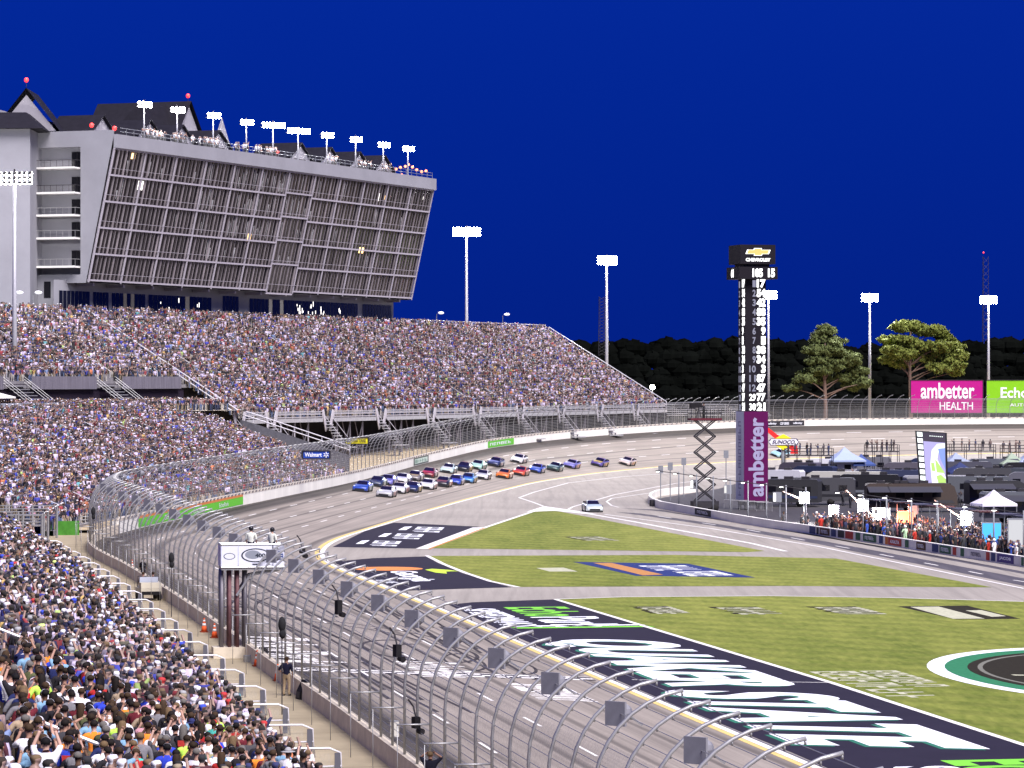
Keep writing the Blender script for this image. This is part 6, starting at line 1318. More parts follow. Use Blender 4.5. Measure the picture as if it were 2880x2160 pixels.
# ================================================================== SCISSOR LIFT
LD=408.0; lx=(1982-1440)*LD/F_PX; lf=empty('scissor_lift',Vector((lx,LD,0)),math.radians(12),'black scissor lift raised high with a camera crew on top','lift')
def lz(py): return HC-(py-YH)*LD/F_PX
zt0=lz(1182); zb0=1.3; n=5; hh=(zt0-zb0)/n; W2=1.15
for side in (-.55,.55):
    for k in range(n):
        za,zb=zb0+k*hh,zb0+(k+1)*hh
        for a,b in ((-W2,W2),(W2,-W2)): m=MB(); m.bar((a,side,za),(b,side,zb),.13); m.build('scissor_arm',DARK,lf)
for k in range(n+1):
    m=MB(); m.tube([(-W2,-.55,zb0+k*hh),(-W2,.55,zb0+k*hh)],.06,6); m.tube([(W2,-.55,zb0+k*hh),(W2,.55,zb0+k*hh)],.06,6); m.build('cross_pin',DARK,lf)
m=MB(); m.box((0,0,.85),(3.0,1.5,.8)); m.build('chassis',DARK,lf)
for sx in (-1,1):
    for sy in (-1,1): m=MB(); m.tube([(sx*1.0,sy*.62,.42),(sx*1.0,sy*.86,.42)],.42,12); m.build('wheel',TYRE,lf,True)
m=MB(); m.box((0,0,zt0+.12),(3.7,1.6,.24)); m.build('platform',pbr('platform_red',(.10,.02,.03),.6),lf)
m=MB()
for h in (.55,1.1): m.tube([(-1.8,-.75,zt0+.24+h),(1.8,-.75,zt0+.24+h),(1.8,.75,zt0+.24+h),(-1.8,.75,zt0+.24+h),(-1.8,-.75,zt0+.24+h)],.03,5)
for x in (-1.8,-.9,0,.9,1.8): m.tube([(x,-.75,zt0+.2),(x,-.75,zt0+1.35)],.03,5); m.tube([(x,.75,zt0+.2),(x,.75,zt0+1.35)],.03,5)
m.build('guard_rail',DARK,lf)
LT=lf.matrix_world if False else Matrix.Translation(lf.location)@Matrix.Rotation(math.radians(12),4,'Z')
person(LT@Vector((-.1,0,zt0+.24)),math.radians(150),3,(.03,.03,.035),(.02,.02,.02),'short',HAIRS[0],SKINS[1],'person in dark clothes working the camera on the raised scissor lift','camera crew')
cam_t=empty('broadcast_camera',LT@Vector((-.75,0,zt0+.24)),math.radians(12),'black broadcast camera on tripod on the scissor lift platform','camera'); m=MB(); m.box((-.1,0,1.45),(.95,.45,.55)); m.box((-.75,0,1.45),(.5,.55,.6),0,1.0); m.build('body',BLACK,cam_t); m=MB()
for a in (0,2.1,4.2): m.tube([(0,0,1.2),(.35*math.cos(a),.35*math.sin(a),0)],.04,5)
m.build('tripod',DARK,cam_t)
PADG=asphalt_mat('paddock_asphalt',(.060,.056,.058),.2,False)
m=MB(); m.poly([G(a,b)+Vector((0,0,.008)) for a,b in ((1850,1426),(1990,1452),(2160,1482),(2469,1527),(2880,1592),(3300,1660),(3300,1316),(2880,1318),(2450,1326),(2180,1334),(2100,1352),(2020,1375),(1930,1390),(1850,1402))]); tag(m.build('paddock_pavement',PADG),kind='structure')
# ================================================================== PADDOCK: motorhomes, tents, pit stands, people
def motorhome(px,py,L,rz,col,stripe,label,H=3.3,Wd=2.5,trailer=True):
    p=G(px,py); r=empty('motorhome',p,rz,label,'motorhome'); h=L/2
    m=MB(); prof=[(-h,.55),(-h,H-.25),(-h+.25,H),(h-1.0,H),(h-.35,H-.35),(h,H*.55),(h,.7),(h-.5,.5)]; m.prism(prof,-Wd/2,Wd/2,(Vector((0,0,0)),Vector((1,0,0)),Vector((0,0,1)),Vector((0,-1,0)))); m.build('body',TINT,r,color=tuple(c*(.85 if max(col)>.3 else .75) for c in col))
    for sd in (-1,1):
        for x in np.arange(-h+.9,h-1.2,2.1): m=MB(); m.poly([(x,sd*(Wd/2+.02),1.75),(x+1.0,sd*(Wd/2+.02),1.75),(x+1.0,sd*(Wd/2+.02),2.45),(x,sd*(Wd/2+.02),2.45)]); m.build('window',GLASS,r)
        m=MB(); m.poly([(-h+.1,sd*(Wd/2+.015),1.05),(h-.3,sd*(Wd/2+.015),1.05),(h-.6,sd*(Wd/2+.015),1.4),(-h+.1,sd*(Wd/2+.015),1.3)]); m.build('stripe',TINT,r,color=stripe)
        m=MB(); m.tube([(-h*.35,sd*(Wd/2-.25),.4),(-h*.35,sd*(Wd/2+.02),.4)],.4,12); m.build('wheel',TYRE,r,True)
    m=MB(); m.poly([(h+.01,-Wd*.35,1.9),(h+.01,Wd*.35,1.9),(h-.25,Wd*.33,2.8),(h-.25,-Wd*.33,2.8)]); m.build('front_window',GLASS,r)
    m=MB(); m.box((.3,0,H+.16),(1.0,.7,.32)); m.box((-h*.5,0,H+.16),(.9,.7,.32)); m.build('roof_unit',DARK,r)
    m=MB(); m.poly([(-h,-Wd/2-.02,H-.35),(h*.5,-Wd/2-.02,H-.35),(h*.5,-Wd/2-1.9,H-.95),(-h,-Wd/2-1.9,H-.95)]); m.build('awning',TINT,r,color=(.05,.05,.06))
    return r
D2=math.radians
MH=[(2175,1392,8,160,(.62,.62,.66),(.3,.3,.35),'plain white trailer right behind the purple tower base'),(2335,1352,8,175,(.68,.68,.72),(.05,.05,.12),'white travel trailer with black window stripe under the scaffold deck'),(2372,1398,10,172,(.50,.49,.44),(.2,.2,.2),'long cream motorhome with flat roof behind the pit boards'),
(2498,1392,10,170,(.05,.06,.12),(.06,.10,.30),'dark blue motorhome with swoosh stripes behind the white sign box'),(2645,1412,9,5,(.34,.34,.37),(.1,.1,.12),'grey trailer with rounded front near the video screen'),(2700,1362,9,178,(.10,.10,.13),(.2,.2,.22),'dark trailer with people on its roof right of the video screen'),
(2845,1385,9,175,(.07,.08,.10),(.35,.35,.4),'dark motorhome with pale windows at the paddock edge'),(2560,1365,8,170,(.13,.12,.15),(.2,.2,.25),'dusky trailer in the paddock behind the video screen'),(2250,1365,6,150,(.10,.09,.12),(.2,.1,.1),'small dark trailer beside the plain white one'),(2790,1352,8,178,(.13,.14,.17),(.3,.3,.3),'grey black trailer below the pale tents'),(2440,1345,7,170,(.20,.20,.23),(.1,.1,.1),'grey trailer beneath the crowded roof deck'),(2930,1400,9,172,(.15,.15,.18),(.3,.3,.3),'grey motorhome parked beyond the dark motorhome with pale windows')]
kinds=['charcoal','dark grey','navy','black','dusky brown','slate grey']; kc=[(.05,.05,.055),(.09,.09,.10),(.03,.04,.09),(.025,.025,.03),(.09,.07,.06),(.13,.14,.16)]
spots=['first of the row behind the tower','behind the cream motorhome','next to the pickup trucks','between cream and blue motorhomes','under the video screen','in the row right of the screen','behind the white peaked tent','beside the grey black trailer','at the back of the paddock','in the last row by the fence','close behind the red board','right behind the blue board']
for k,(px,py) in enumerate([(2225,1425),(2300,1420),(2290,1378),(2440,1408),(2590,1440),(2735,1415),(2800,1430),(2760,1385),(2620,1350),(2895,1365),(2520,1440),(2865,1470)]): MH.append((px,py,[7,9,6,8,8,9,7,8,7,8,7,8][k],[165,172,158,170,4,176,8,172,175,178,2,6][k],kc[k%6],kc[(k+2)%6],f'{kinds[k%6]} trailer {spots[k]}'))
for px,py,L,a,c,s_,lb in MH: motorhome(px,py,L,D2(a),c,s_,lb)
def tent(px,py,w_,h,col,label,side=False):
    p=G(px,py); r=empty('canopy_tent',p,D2(12),label,'tent'); hw=w_/2; m=MB(); z=h*.62
    m.loft([[(-hw,-hw,z-.25),(hw,-hw,z-.25),(hw,hw,z-.25),(-hw,hw,z-.25)],[(-hw,-hw,z),(hw,-hw,z),(hw,hw,z),(-hw,hw,z)],[(-hw*.35,-hw*.35,z+(h-z)*.55),(hw*.35,-hw*.35,z+(h-z)*.55),(hw*.35,hw*.35,z+(h-z)*.55),(-hw*.35,hw*.35,z+(h-z)*.55)],[(-.05,-.05,h),(.05,-.05,h),(.05,.05,h),(-.05,.05,h)]]); m.build('canopy',TINT,r,color=col)
    for sx in (-1,1):
        for sy in (-1,1): m=MB(); m.tube([(sx*hw*.97,sy*hw*.97,0),(sx*hw*.97,sy*hw*.97,z)],.04,5); m.build('leg',GREY,r)
    return r
for px,py,w_,h,c,lb in [(2375,1352,5.2,5.0,(.30,.36,.52),'pale blue peaked tent behind the travel trailer'),(2422,1352,3.5,4.0,(.05,.08,.22),'small deep blue tent beside the pale blue one'),(2688,1352,4.5,4.2,(.26,.30,.42),'blue grey tent right of the video screen'),(2845,1352,4.5,4.2,(.26,.32,.24),'grey green tent on the paddock edge'),(2795,1478,3.8,3.7,(.66,.64,.74),'white peaked tent behind the pit stalls'),(2890,1352,4.5,4.2,(.28,.32,.44),'pale tent beside the grey green one'),(2700,1372,4.5,3.6,(.03,.04,.11),'navy tent below the blue grey one')]: tent(px,py,w_,h,c,lb)
def pickup(px,py,rz,col,label):
    r=empty('pickup_truck',G(px,py),rz,label,'pickup truck'); m=MB(); m.prism([(-2.7,.55),(-2.7,1.15),(-.6,1.15),(-.5,1.2),(-.2,1.85),(1.0,1.85),(1.5,1.2),(2.6,1.1),(2.75,.6)],-.95,.95,(Vector((0,0,0)),Vector((1,0,0)),Vector((0,0,1)),Vector((0,-1,0)))); m.build('body',TINT,r,color=col)
    for sd in (-1,1):
        m=MB(); m.poly([(-.35,.96*sd,1.25),(-.12,.96*sd,1.75),(.95,.96*sd,1.75),(1.3,.96*sd,1.25)]); m.build('side_window',GLASS,r)
        for x in (-1.7,1.75): m=MB(); m.tube([(x,sd*.75,.42),(x,sd*.98,.42)],.42,12); m.build('wheel',TYRE,r,True)
    m=MB(); m.poly([(1.03,-.8,1.8),(1.03,.8,1.8),(1.47,.85,1.25),(1.47,-.85,1.25)]); m.build('windscreen',GLASS,r)
pickup(2420,1372,D2(170),(.36,.40,.50),'pale blue pickup truck parked between trailers'); pickup(2240,1398,D2(-70),(.10,.10,.13),'dark pickup truck in front of the plain white trailer'); pickup(2310,1392,D2(160),(.22,.22,.25),'grey pickup truck below the scaffold deck')
# scaffold decks
def deck(px,py,w_,h,label,dpt=2.6):
    p=G(px,py); r=empty('viewing_deck',p,0,label,'deck'); m=MB()
    for x in np.linspace(-w_/2,w_/2,5):
        for y in (-dpt/2,dpt/2): m.bar((x,y,0),(x,y,h+1.05),.07)
    for z in (h*.5,h+.55,h+1.05): m.tube([(-w_/2,-dpt/2,z),(w_/2,-dpt/2,z)],.035,5); m.tube([(-w_/2,dpt/2,z),(w_/2,dpt/2,z)],.035,5)
    m.build('scaffold',DARK,r); m=MB(); m.box((0,0,h),(w_,dpt,.14)); m.build('floor',DARK,r); return p,h
pit_n=0; rq=random.Random(12)
def folk(p,z,shirt,pants,label,group,pose=0,head='short',hcol=None,rz=None):
    person(Vector((p.x,p.y,z)),rz if rz is not None else rq.uniform(1.8,3.6),pose,shirt,pants,head,hcol or HAIRS[rq.randrange(4)],SKINS[rq.randrange(5)],label,group,rq.uniform(.94,1.05))
DK=[(.03,.03,.035),(.05,.04,.05),(.10,.09,.10),(.16,.12,.11),(.05,.06,.12)]
for px,py,w_,h,nn,lb,gl in [(2275,1357,7,4.0,8,'tall scaffold viewing deck with a row of people behind the tower','person in dark clothes standing on the tall scaffold viewing deck'),(2480,1350,5,4.3,7,'crowded roof deck of scaffold above a grey trailer','person in dark clothes crowded on the roof deck above the grey trailer'),(2715,1345,9,4.2,8,'long viewing deck above the dark trailer right of the screen','person in dark clothes on the long deck right of the video screen'),(2862,1345,5,4.0,6,'viewing deck beside the grey green tent','person in dark clothes on the deck beside the grey green tent')]:
    p,h=deck(px,py,w_,h,lb)
    for k in range(nn):
        q=p+Vector((-w_/2+.5+k*(w_-1)/max(1,nn-1)+rq.uniform(-.2,.2),rq.uniform(-.7,.7),0)); folk(q,h+.07,rq.choice(DK),rq.choice(DK),gl,'people on the viewing decks',rq.choice([0,0,1,3]),rq.choice(['short','cap','long']),(.06,.06,.07))
# pit stands: tool carts with canopy and screens
def pit_stand(px,k):
    p=wallpos(px)+Vector((6.5,2.2,0)); r=empty('pit_stand',p,D2(-78),'dark pit tool cart with seats and canopy behind the pit wall','pit stand','pit tool carts along the pit wall')
    m=MB(); m.box((0,0,.75),(2.6,1.3,1.1)); m.build('cabinet',TINT,r,color=rq.choice([(.04,.04,.05),(.06,.03,.04),(.03,.05,.10),(.05,.06,.05)]))
    m=MB(); m.box((0,.1,1.36),(2.6,1.4,.10)); m.build('seat_deck',DARK,r)
    for sx in (-1,1):
        for sy in (-1,1): m=MB(); m.tube([(sx*1.25,sy*.6,1.3),(sx*1.25,sy*.6,3.3)],.04,5); m.build('upright',GREY,r)
        m=MB(); m.tube([(sx*.9,-.7,.25),(sx*.9,.7,.25)],.25,10); m.build('wheel',TYRE,r,True)
    m=MB(); m.box((0,0,3.35),(3.0,1.9,.10)); m.build('canopy',TINT,r,color=rq.choice([(.03,.03,.04),(.05,.05,.08),(.08,.03,.03)]))
    m=MB(); m.box((.5,-.4,2.2),(.7,.06,.4)); m.build('monitor',GLASS,r)
for k,px in enumerate([2290,2345,2400,2455,2510,2570,2630,2690,2750,2815,2875]): pit_stand(px,k)
tmesh=MB(); tmesh.loft([[(.34*math.cos(t)*s_,.34*math.sin(t)*s_,z) for t in [2*math.pi*i/14 for i in range(14)]] for s_,z in ((.85,0),(1,.05),(1,.25),(.85,.30))]); TM=tmesh.mesh('tyre',TYRE,True)
for k,px in enumerate([2305,2330,2385,2440,2500,2555,2600,2655,2720,2770,2840]):
    p=wallpos(px)+Vector((2.6+rq.uniform(0,1.5),.6,0)); r=empty('tyre_stack',p,0,'stack of four black race tyres behind the pit wall','tyre stack','tyre stacks behind the pit wall')
    for j in range(4): link('tyre',TM,r,(0,0,.305*j))
suits=[('red',(.45,.04,.03)),('orange red',(.62,.14,.04)),('black',(.02,.02,.022)),('white',(.72,.72,.72)),('blue',(.05,.10,.42)),('pale green',(.38,.55,.34)),('dark maroon',(.16,.03,.05)),('charcoal',(.05,.05,.055))]
crew=[(2266,1),(2283,0),(2300,2),(2312,2),(2322,7),(2336,2),(2348,7),(2360,2),(2372,2),(2388,4),(2400,7),(2412,2),(2428,2),(2440,4),(2464,5),(2487,5),(2505,2),(2518,1),(2530,6),(2540,0),(2553,6),(2571,0),(2586,2),(2600,2),(2614,7),(2630,2),(2645,2),(2662,7),(2675,2),(2690,2),(2704,7),(2733,0),(2748,2),(2762,3),(2775,3),(2786,4),(2796,4),(2806,4),(2818,2),(2828,3),(2840,6),(2850,6),(2862,2),(2874,6),(2200,3),(2172,7),(2368,3),(2450,2)]
for k,(px,si) in enumerate(crew):
    sn,c=suits[si]; p=wallpos(px)+Vector((.9+rq.uniform(0,1.2) if k%2 else 2.2+rq.uniform(0,2.5),rq.uniform(-.3,.6),0)); hl=si in(0,3,5) ; folk(p,0,c,c,f'pit crew person in {sn} suit{" and white helmet" if hl else ""} behind the pit wall','pit crew behind the pit wall',rq.choice([0,0,1,6,3]),'helmet' if hl else 'cap',(.75,.75,.75) if hl else c)
# barriers and dark banner panels by the tower
for k,(px,py) in enumerate([(2058,1432),(2080,1434),(2102,1436),(2126,1438),(2150,1440)]):
    r=empty('crowd_barrier',G(px,py),D2(-8),'low mesh barrier panel at the foot of the scoring tower','barrier','barriers round the scoring tower'); m=MB(); m.tube([(-.9,0,.1),(-.9,0,1.1),(.9,0,1.1),(.9,0,.1)],.04,5)
    for x in np.linspace(-.8,.8,12): m.tube([(x,0,.15),(x,0,1.1)],.015,4)
    m.build('rail_panel',GALV,r)
# far empty bleachers behind the fence
for k,(px,lb) in enumerate(((1925,'pale empty bleacher behind the far fence next to the stand end'),(2030,'pale empty bleacher behind the far fence towards the scoring tower'),(2120,'pale empty bleacher half hidden behind the scoring tower'))):
    p=AT(px,1172,712); r=empty('bleacher',p,D2(28),lb,'bleacher')
    for i in range(7): m=MB(); m.box((0,i*.8,.3+i*.36),(8.0,.5,.10)); m.build('bench',ALU,r)
    m=MB()
    for x in (-3.8,0,3.8):
        for i in range(7): m.bar((x,i*.8,-4),(x,i*.8,.28+i*.36),.08)
    m.build('frame',GALV,r)
# fence of the paddock edge
pf=empty('paddock_fence',G(2500,1322),0,'low wire fence along the back of the paddock','fence')
for k in range(40): q=G(2180+k*20,1330-k*.35)-pf.location; m=MB(); m.bar(q,q+Vector((0,0,1.2)),.06); m.build('post',GREY,pf)
m=MB(); m.tube([G(2180,1330)-pf.location+Vector((0,0,1.15)),G(2960,1316)-pf.location+Vector((0,0,1.15))],.03,4); m.build('top_rail',GREY,pf)

# crew and guests behind the pit wall that merge into one dark mass
pk=[]; rz_=random.Random(31)
for k in range(420):
    px=rz_.uniform(2200,2960); p=wallpos(px)+Vector((rz_.uniform(1.0,11),rz_.uniform(-.5,2.5),0)); pk.append((p,rz_.uniform(0,6.28)))
for k in range(140):
    px=rz_.uniform(2200,2900); py=rz_.uniform(1345,1430); pk.append((G(px,py),rz_.uniform(0,6.28)))
n0=len(pts); kk=len(pk); pts=np.vstack([pts,np.array([p[0][:] for p in pk])]); rot=np.vstack([rot,np.c_[np.zeros((kk,2)),[p[1] for p in pk]]])
cc_=np.array([(.02,.02,.024),(.04,.04,.05),(.015,.02,.06),(.10,.02,.02),(.25,.25,.27),(.08,.08,.09),(.03,.05,.20)]); shc=np.vstack([shc,cc_[RNG.choice(7,kk,p=[.36,.2,.12,.08,.08,.1,.06])]]); hc=np.vstack([hc,cc_[RNG.choice(7,kk)]]); pc=np.vstack([pc,cc_[RNG.choice(7,kk,p=[.5,.3,.1,.05,.0,.05,.0])]]); skc=np.vstack([skc,np.array(SKINS)[RNG.integers(0,5,kk)]]); var=np.r_[var,RNG.integers(0,5,kk)]; scl=np.r_[scl,np.ones(kk)]
selr=np.zeros(len(pts),bool); selr[n0:]=True; crowd('pit_crowd','dark dressed crew and guests milling behind the pit wall and among trailers',selr)
# ================================================================== TREES
def leaf_mat(name,c):
    return pbr(name,c,.85,var=.45,scale=1.4)
def pine(px,pyb,d,label,clumps,trunk_px,seed,lm):
    base=AT(trunk_px,pyb,d); base.z=2.0; r=empty('pine_tree',base,0,label,'tree'); rg=np.random.default_rng(seed); L=base
    T=[Vector((0,0,0)),Vector((.2,0,5)),Vector((0,.2,11)),Vector((.3,0,16))]
    top=max((AT(c[0],c[1],d).z for c in clumps))-L.z
    m=MB(); m.tube([Vector((0,0,0)),Vector((.15,0,top*.3)),Vector((-.1,.1,top*.6)),Vector((.1,0,top*.95))],[.55,.45,.32,.10],8); tk=m.build('trunk',pbr('pine_bark',(.16,.11,.09),.9,var=.3,scale=6),r,True)
    V=[];F=[]
    for (cx,cy,rx,rz) in clumps:
        c=AT(cx,cy,d)-L; R=(rx*d/F_PX,rx*d/F_PX*.9,rz*d/F_PX); c.y+=rg.uniform(-3,3)
        h=max(2,c.z*.85-1.0); m=MB(); m.tube([Vector((0,0,h)),Vector((c.x*.5,c.y*.5,h+ (c.z-h)*.6)),Vector((c.x,c.y,c.z-.2*R[2]))],[.16,.11,.05],5); m.build('limb',MATS['pine_bark'],tk)
        nsub=int(18+rx*rz/15)
        for k in range(nsub):
            u=rg.normal(size=3); u/=np.linalg.norm(u); q=np.array(c[:])+u*np.array(R)*rg.uniform(.35,1.0); rr_=rg.uniform(.45,.85)
            for l in range(44):
                w=rg.normal(size=3); w/=np.linalg.norm(w); o=q+w*np.array((1.3,1.3,.75))*rr_*rg.uniform(.55,1); a=rg.normal(size=3); a-=w*np.dot(a,w)*.3; a/=np.linalg.norm(a); b=np.cross(a,w); b/=np.linalg.norm(b)+1e-6; s1,s2=rg.uniform(.25,.48),rg.uniform(.10,.20); i=len(V)
                V.extend([tuple(o-a*s1-b*s2),tuple(o+a*s1-b*s2),tuple(o+a*s1+b*s2),tuple(o-a*s1+b*s2)]); F.append((i,i+1,i+2,i+3))
    me=bpy.data.meshes.new('crown'); me.from_pydata(V,[],F); me.materials.append(lm); link('crown',me,r); return r
LM1=leaf_mat('pine_needles_left',(.085,.105,.036)); LM2=leaf_mat('pine_needles_right',(.14,.165,.036))
pine(2330,1170,782,'pine tree with tall conical crown left of the tall floodlight pole',[(2322,930,28,14),(2310,955,36,16),(2350,965,30,15),(2290,985,30,14),(2330,990,45,18),(2370,1000,32,16),(2300,1015,40,14),(2400,1010,28,16),(2350,1025,45,16),(2415,1045,26,16),(2280,1050,38,13),(2260,1065,30,10),(2380,1060,30,14),(2400,1085,26,12),(2225,1090,22,7),(2310,1040,40,12),(2430,1075,18,12),(2320,1070,30,10)],2320,5,LM1)
pine(2590,1170,782,'broad pine tree with brightly lit top behind the magenta billboard',[(2560,915,38,13),(2530,920,26,12),(2600,930,34,16),(2630,930,34,16),(2660,950,26,14),(2505,958,30,12),(2540,955,32,12),(2580,970,40,14),(2640,975,40,16),(2690,975,26,18),(2700,1000,22,14),(2510,985,32,13),(2540,995,38,12),(2620,1005,46,14),(2680,1020,32,16),(2500,1010,26,10),(2540,1025,30,10),(2640,1035,40,12),(2690,1045,22,12)],2560,9,LM2)
# distant wood: rows of rough crowns reading as one dark mass
V=[];F=[]; rg=np.random.default_rng(3)
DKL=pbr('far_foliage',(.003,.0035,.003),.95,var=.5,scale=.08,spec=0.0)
prof=lambda px: float(np.interp(px,[1500,1620,1660,1720,1800,1900,2050,2150,2300,2450,2600,2750,2820,2900,3100],[985,980,972,966,970,963,962,968,975,985,985,975,963,966,970]))
def lump(c,R):
    n,mm=9,6; i0=len(V)
    for j in range(mm+1):
        t=-math.pi/2+math.pi*j/mm
        for k in range(n):
            q=1+rg.uniform(-.22,.22); V.append((c[0]+R[0]*q*math.cos(t)*math.cos(2*math.pi*k/n),c[1]+R[1]*math.cos(t)*math.sin(2*math.pi*k/n),c[2]+R[2]*q*math.sin(t)))
    for j in range(mm):
        for k in range(n): F.append((i0+j*n+k,i0+j*n+(k+1)%n,i0+(j+1)*n+(k+1)%n,i0+(j+1)*n+k))
for row,(d,drop) in enumerate(((1300,0),(1260,34),(1220,70),(1180,105),(1150,140),(1120,170))):
    px=1400.0
    while px<3300:
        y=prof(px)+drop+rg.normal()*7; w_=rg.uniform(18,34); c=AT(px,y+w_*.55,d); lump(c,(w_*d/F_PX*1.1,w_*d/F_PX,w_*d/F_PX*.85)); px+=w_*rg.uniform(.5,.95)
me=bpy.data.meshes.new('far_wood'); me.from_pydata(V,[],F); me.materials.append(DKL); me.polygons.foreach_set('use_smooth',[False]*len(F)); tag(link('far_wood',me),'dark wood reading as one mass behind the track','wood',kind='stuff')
# ================================================================== FLAG STAND
fb=G(664,1848,ZW); s_f,_=locate(fb.x,fb.y); nf_=nor(s_f); fs=empty('flag_stand',trk(s_f,WID+1.0),math.atan2(-nf_.y,-nf_.x),'white flag stand box with oval emblems raised on steel columns over the fence','flag stand'); fs.location.z=ZW
# local x towards the track, y away to the far side
for k,x in enumerate((-.55,-.15,.25,.65)):
    for y in (-.35,.35):
        m=MB(); m.tube([(x,y,.5),(x,y,4.55)],.10,8); m.build('column',pbr('column_red_grey',(.14,.07,.075),.5,var=.4,scale=1.2) if k in(1,2) else pbr('column_grey',(.16,.15,.17),.5,metal=.3),fs,True)
m=MB(); m.box((0,0,.28),(2.0,1.3,.56)); m.build('footing',CONC,fs)
m=MB(); m.box((1.0,0,4.62),(3.2,1.6,.18)); m.build('floor',GALV,fs)
m=MB(); m.tube([(.2,-.5,3.2),(.9,-.5,4.25),(2.4,-.5,4.52)],.07,6); m.tube([(.2,.5,3.2),(.9,.5,4.25),(2.4,.5,4.52)],.07,6); m.build('brace',GALV,fs)
sg=pbr('stand_panel',(.62,.64,.74),.45,var=.04)
def fp(pts,mat,name): m=MB(); m.poly(pts); return m.build(name,mat,fs)
XA,XB,YA,YB,Z0,Z1=-.62,2.60,-.80,.80,4.72,5.78
for i,(x0,x1) in enumerate(((XA,.22),(.28,2.0),(2.06,XB))):
    for y in (YA,YB): m=MB(); m.box(((x0+x1)/2,y,(Z0+Z1)/2),(x1-x0,.05,Z1-Z0)); m.build('side_panel',sg,fs)
for x in (XA,XB): m=MB(); m.box((x,0,(Z0+Z1)/2),(.05,YB-YA-.06,Z1-Z0)); m.build('end_panel',sg,fs)
m=MB(); m.tube([(XA,YA,Z1+.05),(XB,YA,Z1+.05),(XB,YB,Z1+.05),(XA,YB,Z1+.05),(XA,YA,Z1+.05)],.06,6); m.tube([(XA,YA,Z0-.05),(XB,YA,Z0-.05),(XB,YB,Z0-.05)],.06,6); m.build('rail',GALV,fs)
INK=pbr('emblem_ink',(.03,.035,.05),.5); PALE=pbr('emblem_pale',(.60,.62,.68),.5)
def oe(cx,cz,a,b,mat,y,name='oval_emblem'): fp([(cx+a*math.cos(t),y,cz+b*math.sin(t)) for t in [2*math.pi*i/28 for i in range(28)]],mat,name)
ye=YA-.03
oe(1.14,5.28,.74,.36,INK,ye); oe(1.14,5.28,.66,.30,PALE,ye-.008); oe(1.0,5.32,.40,.22,pbr('emblem_grey',(.22,.24,.28),.5),ye-.014); put_text('emblem_number','400',INK,(1.12,ye-.02,5.18),(.52,0,0),(0,0,.20),fs,.03); oe(-.2,5.24,.30,.17,INK,ye); oe(-.2,5.24,.26,.14,PALE,ye-.008); oe(2.34,5.26,.23,.23,pbr('emblem_navy',(.04,.06,.20),.5),ye); m=MB()
for k in range(3): m.poly([(2.16,ye-.01,5.12+k*.12),(2.52,ye-.01,5.12+k*.12),(2.52,ye-.01,5.16+k*.12),(2.16,ye-.01,5.16+k*.12)])
m.build('emblem_bars',PALE,fs); fp([(.98,ye-.015,4.80),(1.3,ye-.015,4.80),(1.3,ye-.015,4.86),(.98,ye-.015,4.86)],INK,'emblem_caption')
FM=Matrix.Translation(fs.location)@Matrix.Rotation(fs.rotation_euler.z,4,'Z')
for (x,y,lb,k) in ((1.0,.1,'flag official in white vest and black helmet standing in the flag stand',0),(2.1,.2,'second flag official in white vest at the track end of the stand',1)):
    q=FM@Vector((x,y,4.95)); person(q,math.radians(80)-k*.5,0,(.62,.63,.55),(.03,.03,.05),'helmet',(.015,.015,.018),SKINS[0],lb,None,1.0 if k==0 else .96)
# ================================================================== WALKWAY THINGS
def cone(px,py,label):
    r=empty('traffic_cone',G(px,py,ZW),.3,label,'traffic cone'); m=MB(); m.box((0,0,.025),(.42,.42,.05)); m.build('base',pbr('cone_base',(.30,.05,.02),.7),r)
    ORG=pbr('cone_orange',(.72,.11,.03),.6); WB=pbr('cone_white',(.75,.73,.70),.5)
    for z0,z1,mt,nm in ((.05,.36,ORG,'lower_body'),(.36,.50,WB,'white_band'),(.50,.60,ORG,'middle_band'),(.60,.70,WB,'white_band'),(.70,.80,ORG,'tip')):
        f=lambda z:.17*(1-z/.9)+.02; m=MB(); m.loft([[(f(z)*math.cos(t),f(z)*math.sin(t),z) for t in [2*math.pi*i/14 for i in range(14)]] for z in (z0,z1)]); m.build(nm,mt,r,True)
for px,py,lb in ((371,1604,'orange cone beside the person in black near the utility cart'),(574,1778,'orange cone left of the pair before the flag stand'),(603,1794,'orange cone right of the pair before the flag stand'),(723,1874,'orange cone at the foot of the flag stand'),(781,1915,'orange cone beside the person in tan trousers')): cone(px,py,lb)
def micpole(px,pyb,h,label):
    r=empty('microphone_pole',G(px,pyb,ZW),0,label,'microphone'); m=MB(); m.tube([(0,0,0),(0,0,h)],.025,6); m.build('pole',DARK,r); m=MB(); m.ell((0,0,h+.15),(.17,.17,.34),9,7); m.ell((.02,0,h-.25),(.15,.15,.22),9,6); m.build('windshield',pbr('fur_black',(.02,.02,.022),.95,var=.4,scale=20),r,True)
micpole(262,1590,4.0,'furry black microphone on a thin pole at the far bend of the walkway'); micpole(482,1735,3.4,'furry black microphone pole behind the utility cart'); micpole(793,2010,3.7,'furry black microphone pole beside the person in tan trousers')
person(G(806,1957,ZW),math.radians(70),1,(.012,.012,.03),(.36,.27,.17),'cap',(.02,.02,.025),SKINS[1],'person in navy shirt, tan trousers and dark cap standing on the walkway')
person(G(402,1640,ZW),math.radians(60),0,(.012,.012,.016),(.012,.012,.016),'cap',(.012,.012,.016),SKINS[2],'person dressed all in black standing by the wall beyond the utility cart')
person(G(1210,2262,ZW),math.radians(78),7,(.012,.012,.022),(.02,.02,.03),'cap',(.012,.012,.014),SKINS[2],'person in black shirt with both hands raised to the head beside the fence')
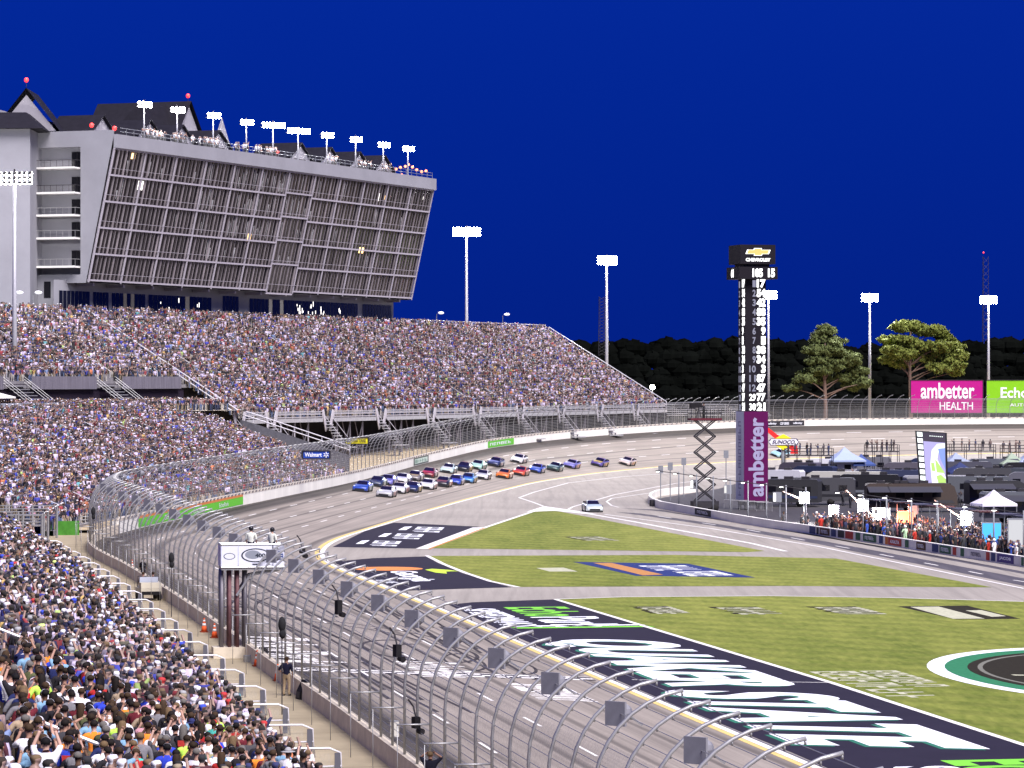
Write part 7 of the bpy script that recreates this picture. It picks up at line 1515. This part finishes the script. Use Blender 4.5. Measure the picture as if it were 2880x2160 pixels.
# utility cart
uc=G(417,1687,ZW); r=empty('utility_cart',uc,math.radians(105),'cream utility cart seen from behind with two riders on the walkway','cart')
m=MB(); m.box((0,0,.62),(2.5,1.32,.34)); m.build('chassis',pbr('cart_cream',(.50,.46,.36),.5),r); m=MB(); m.prism([(-1.25,.80),(-1.2,1.16),(-.35,1.16),(-.3,.80)],-.66,.66,(Vector((0,0,0)),Vector((1,0,0)),Vector((0,0,1)),Vector((0,-1,0)))); m.build('cargo_box',MATS['cart_cream'],r)
m=MB(); m.box((-.2,0,1.28),(.12,1.2,.42)); m.build('seat_back',pbr('cart_seat',(.40,.43,.50),.5),r); m=MB(); m.box((.15,0,.86),(.6,1.2,.14)); m.build('seat',MATS['cart_seat'],r); m=MB(); m.box((-1.27,0,.50),(.06,1.25,.22)); m.build('bumper',BLACK,r)
for sx in (-.85,.85):
    for sy in (-1,1): m=MB(); m.tube([(sx,sy*.48,.28),(sx,sy*.68,.28)],.28,12); m.build('wheel',TYRE,r,True)
m=MB(); m.tube([(.7,-.6,.8),(.55,-.6,1.5),(.55,.6,1.5),(.7,.6,.8)],.03,6); m.build('hoop',DARK,r)
UM=Matrix.Translation(uc)@Matrix.Rotation(math.radians(105),4,'Z')
for y,lb,c in ((.32,'person in dark jacket riding on the left seat of the utility cart',(.05,.04,.04)),(-.32,'person in dark jacket and white cap riding on the right cart seat',(.03,.03,.035))):
    person(UM@Vector((.05,y,.04)),math.radians(105),8,c,(.03,.03,.04),'cap',(.7,.7,.7) if y<0 else (.1,.08,.07),SKINS[1],lb)
def box_thing(name,px,py,size,mat,label,cat,rz=.3):
    r=empty(name,G(px,py,ZW),rz,label,cat); m=MB(); m.box((0,0,size[2]/2),size); m.build('case',mat,r); m=MB(); m.box((0,0,size[2]+.02),(size[0]*.96,size[1]*.96,.04)); m.build('lid',GREY,r)
    for sx in (-1,1): m=MB(); m.box((sx*size[0]*.35,-size[1]/2-.015,size[2]*.7),(.06,.03,.08)); m.build('latch',GALV,r)
box_thing('equipment_case',887,1981,(.55,.35,.28),GALV,'small silver equipment case by the wall behind the black speaker','case'); box_thing('equipment_case',700,1862,(.5,.4,.3),GALV,'silver equipment case at the base of the flag stand','case'); box_thing('equipment_case',1108,2072,(.35,.25,.6),pbr('box_white',(.55,.53,.47),.6),'pale junction box fixed low on the concrete wall','box')
def monitor(px,py,label):
    r=empty('floor_speaker',G(px,py,ZW),math.radians(200),label,'speaker'); m=MB(); m.prism([(-.25,0),(.3,0),(.25,.35),(.0,.85),(-.25,.85)],-.35,.35,(Vector((0,0,0)),Vector((1,0,0)),Vector((0,0,1)),Vector((0,-1,0)))); m.build('cabinet',BLACK,r); m=MB(); m.poly([(.31,-.28,.06),(.31,.28,.06),(.27,.28,.34),(.27,-.28,.34)]); m.build('grille',DARK,r)
monitor(855,1966,'black floor speaker beside the fence wall'); monitor(735,1868,'black speaker box next to the flag stand footing')
# black cameras and speakers clamped to the fence
def fcam(px,py,d,label,h=.55):
    p=AT(px,py,d); r=empty('fence_camera',p,math.radians(30),label,'camera'); m=MB(); m.box((0,0,0),(.22,.28,h*.8)); m.tube([(.06,-.08,-.28),(.06,-.36,-.3)],.11,9); m.build('body',BLACK,r); m=MB(); m.tube([(0,0,h/2-.1),(0,.2,h/2+.3),(-.2,.2,h/2+.55)],.035,6); m.build('arm',DARK,r)
fcam(952,1708,148,'black camera hanging from a bent arm on the fence',.75); fcam(1117,1830,128,'small black camera clamped to a fence post'); fcam(850,1547,182,'black lamp pair on top of the fence beside the flag stand',.4); fcam(1170,2032,125,'dark square speaker hung low on the fence',.5)
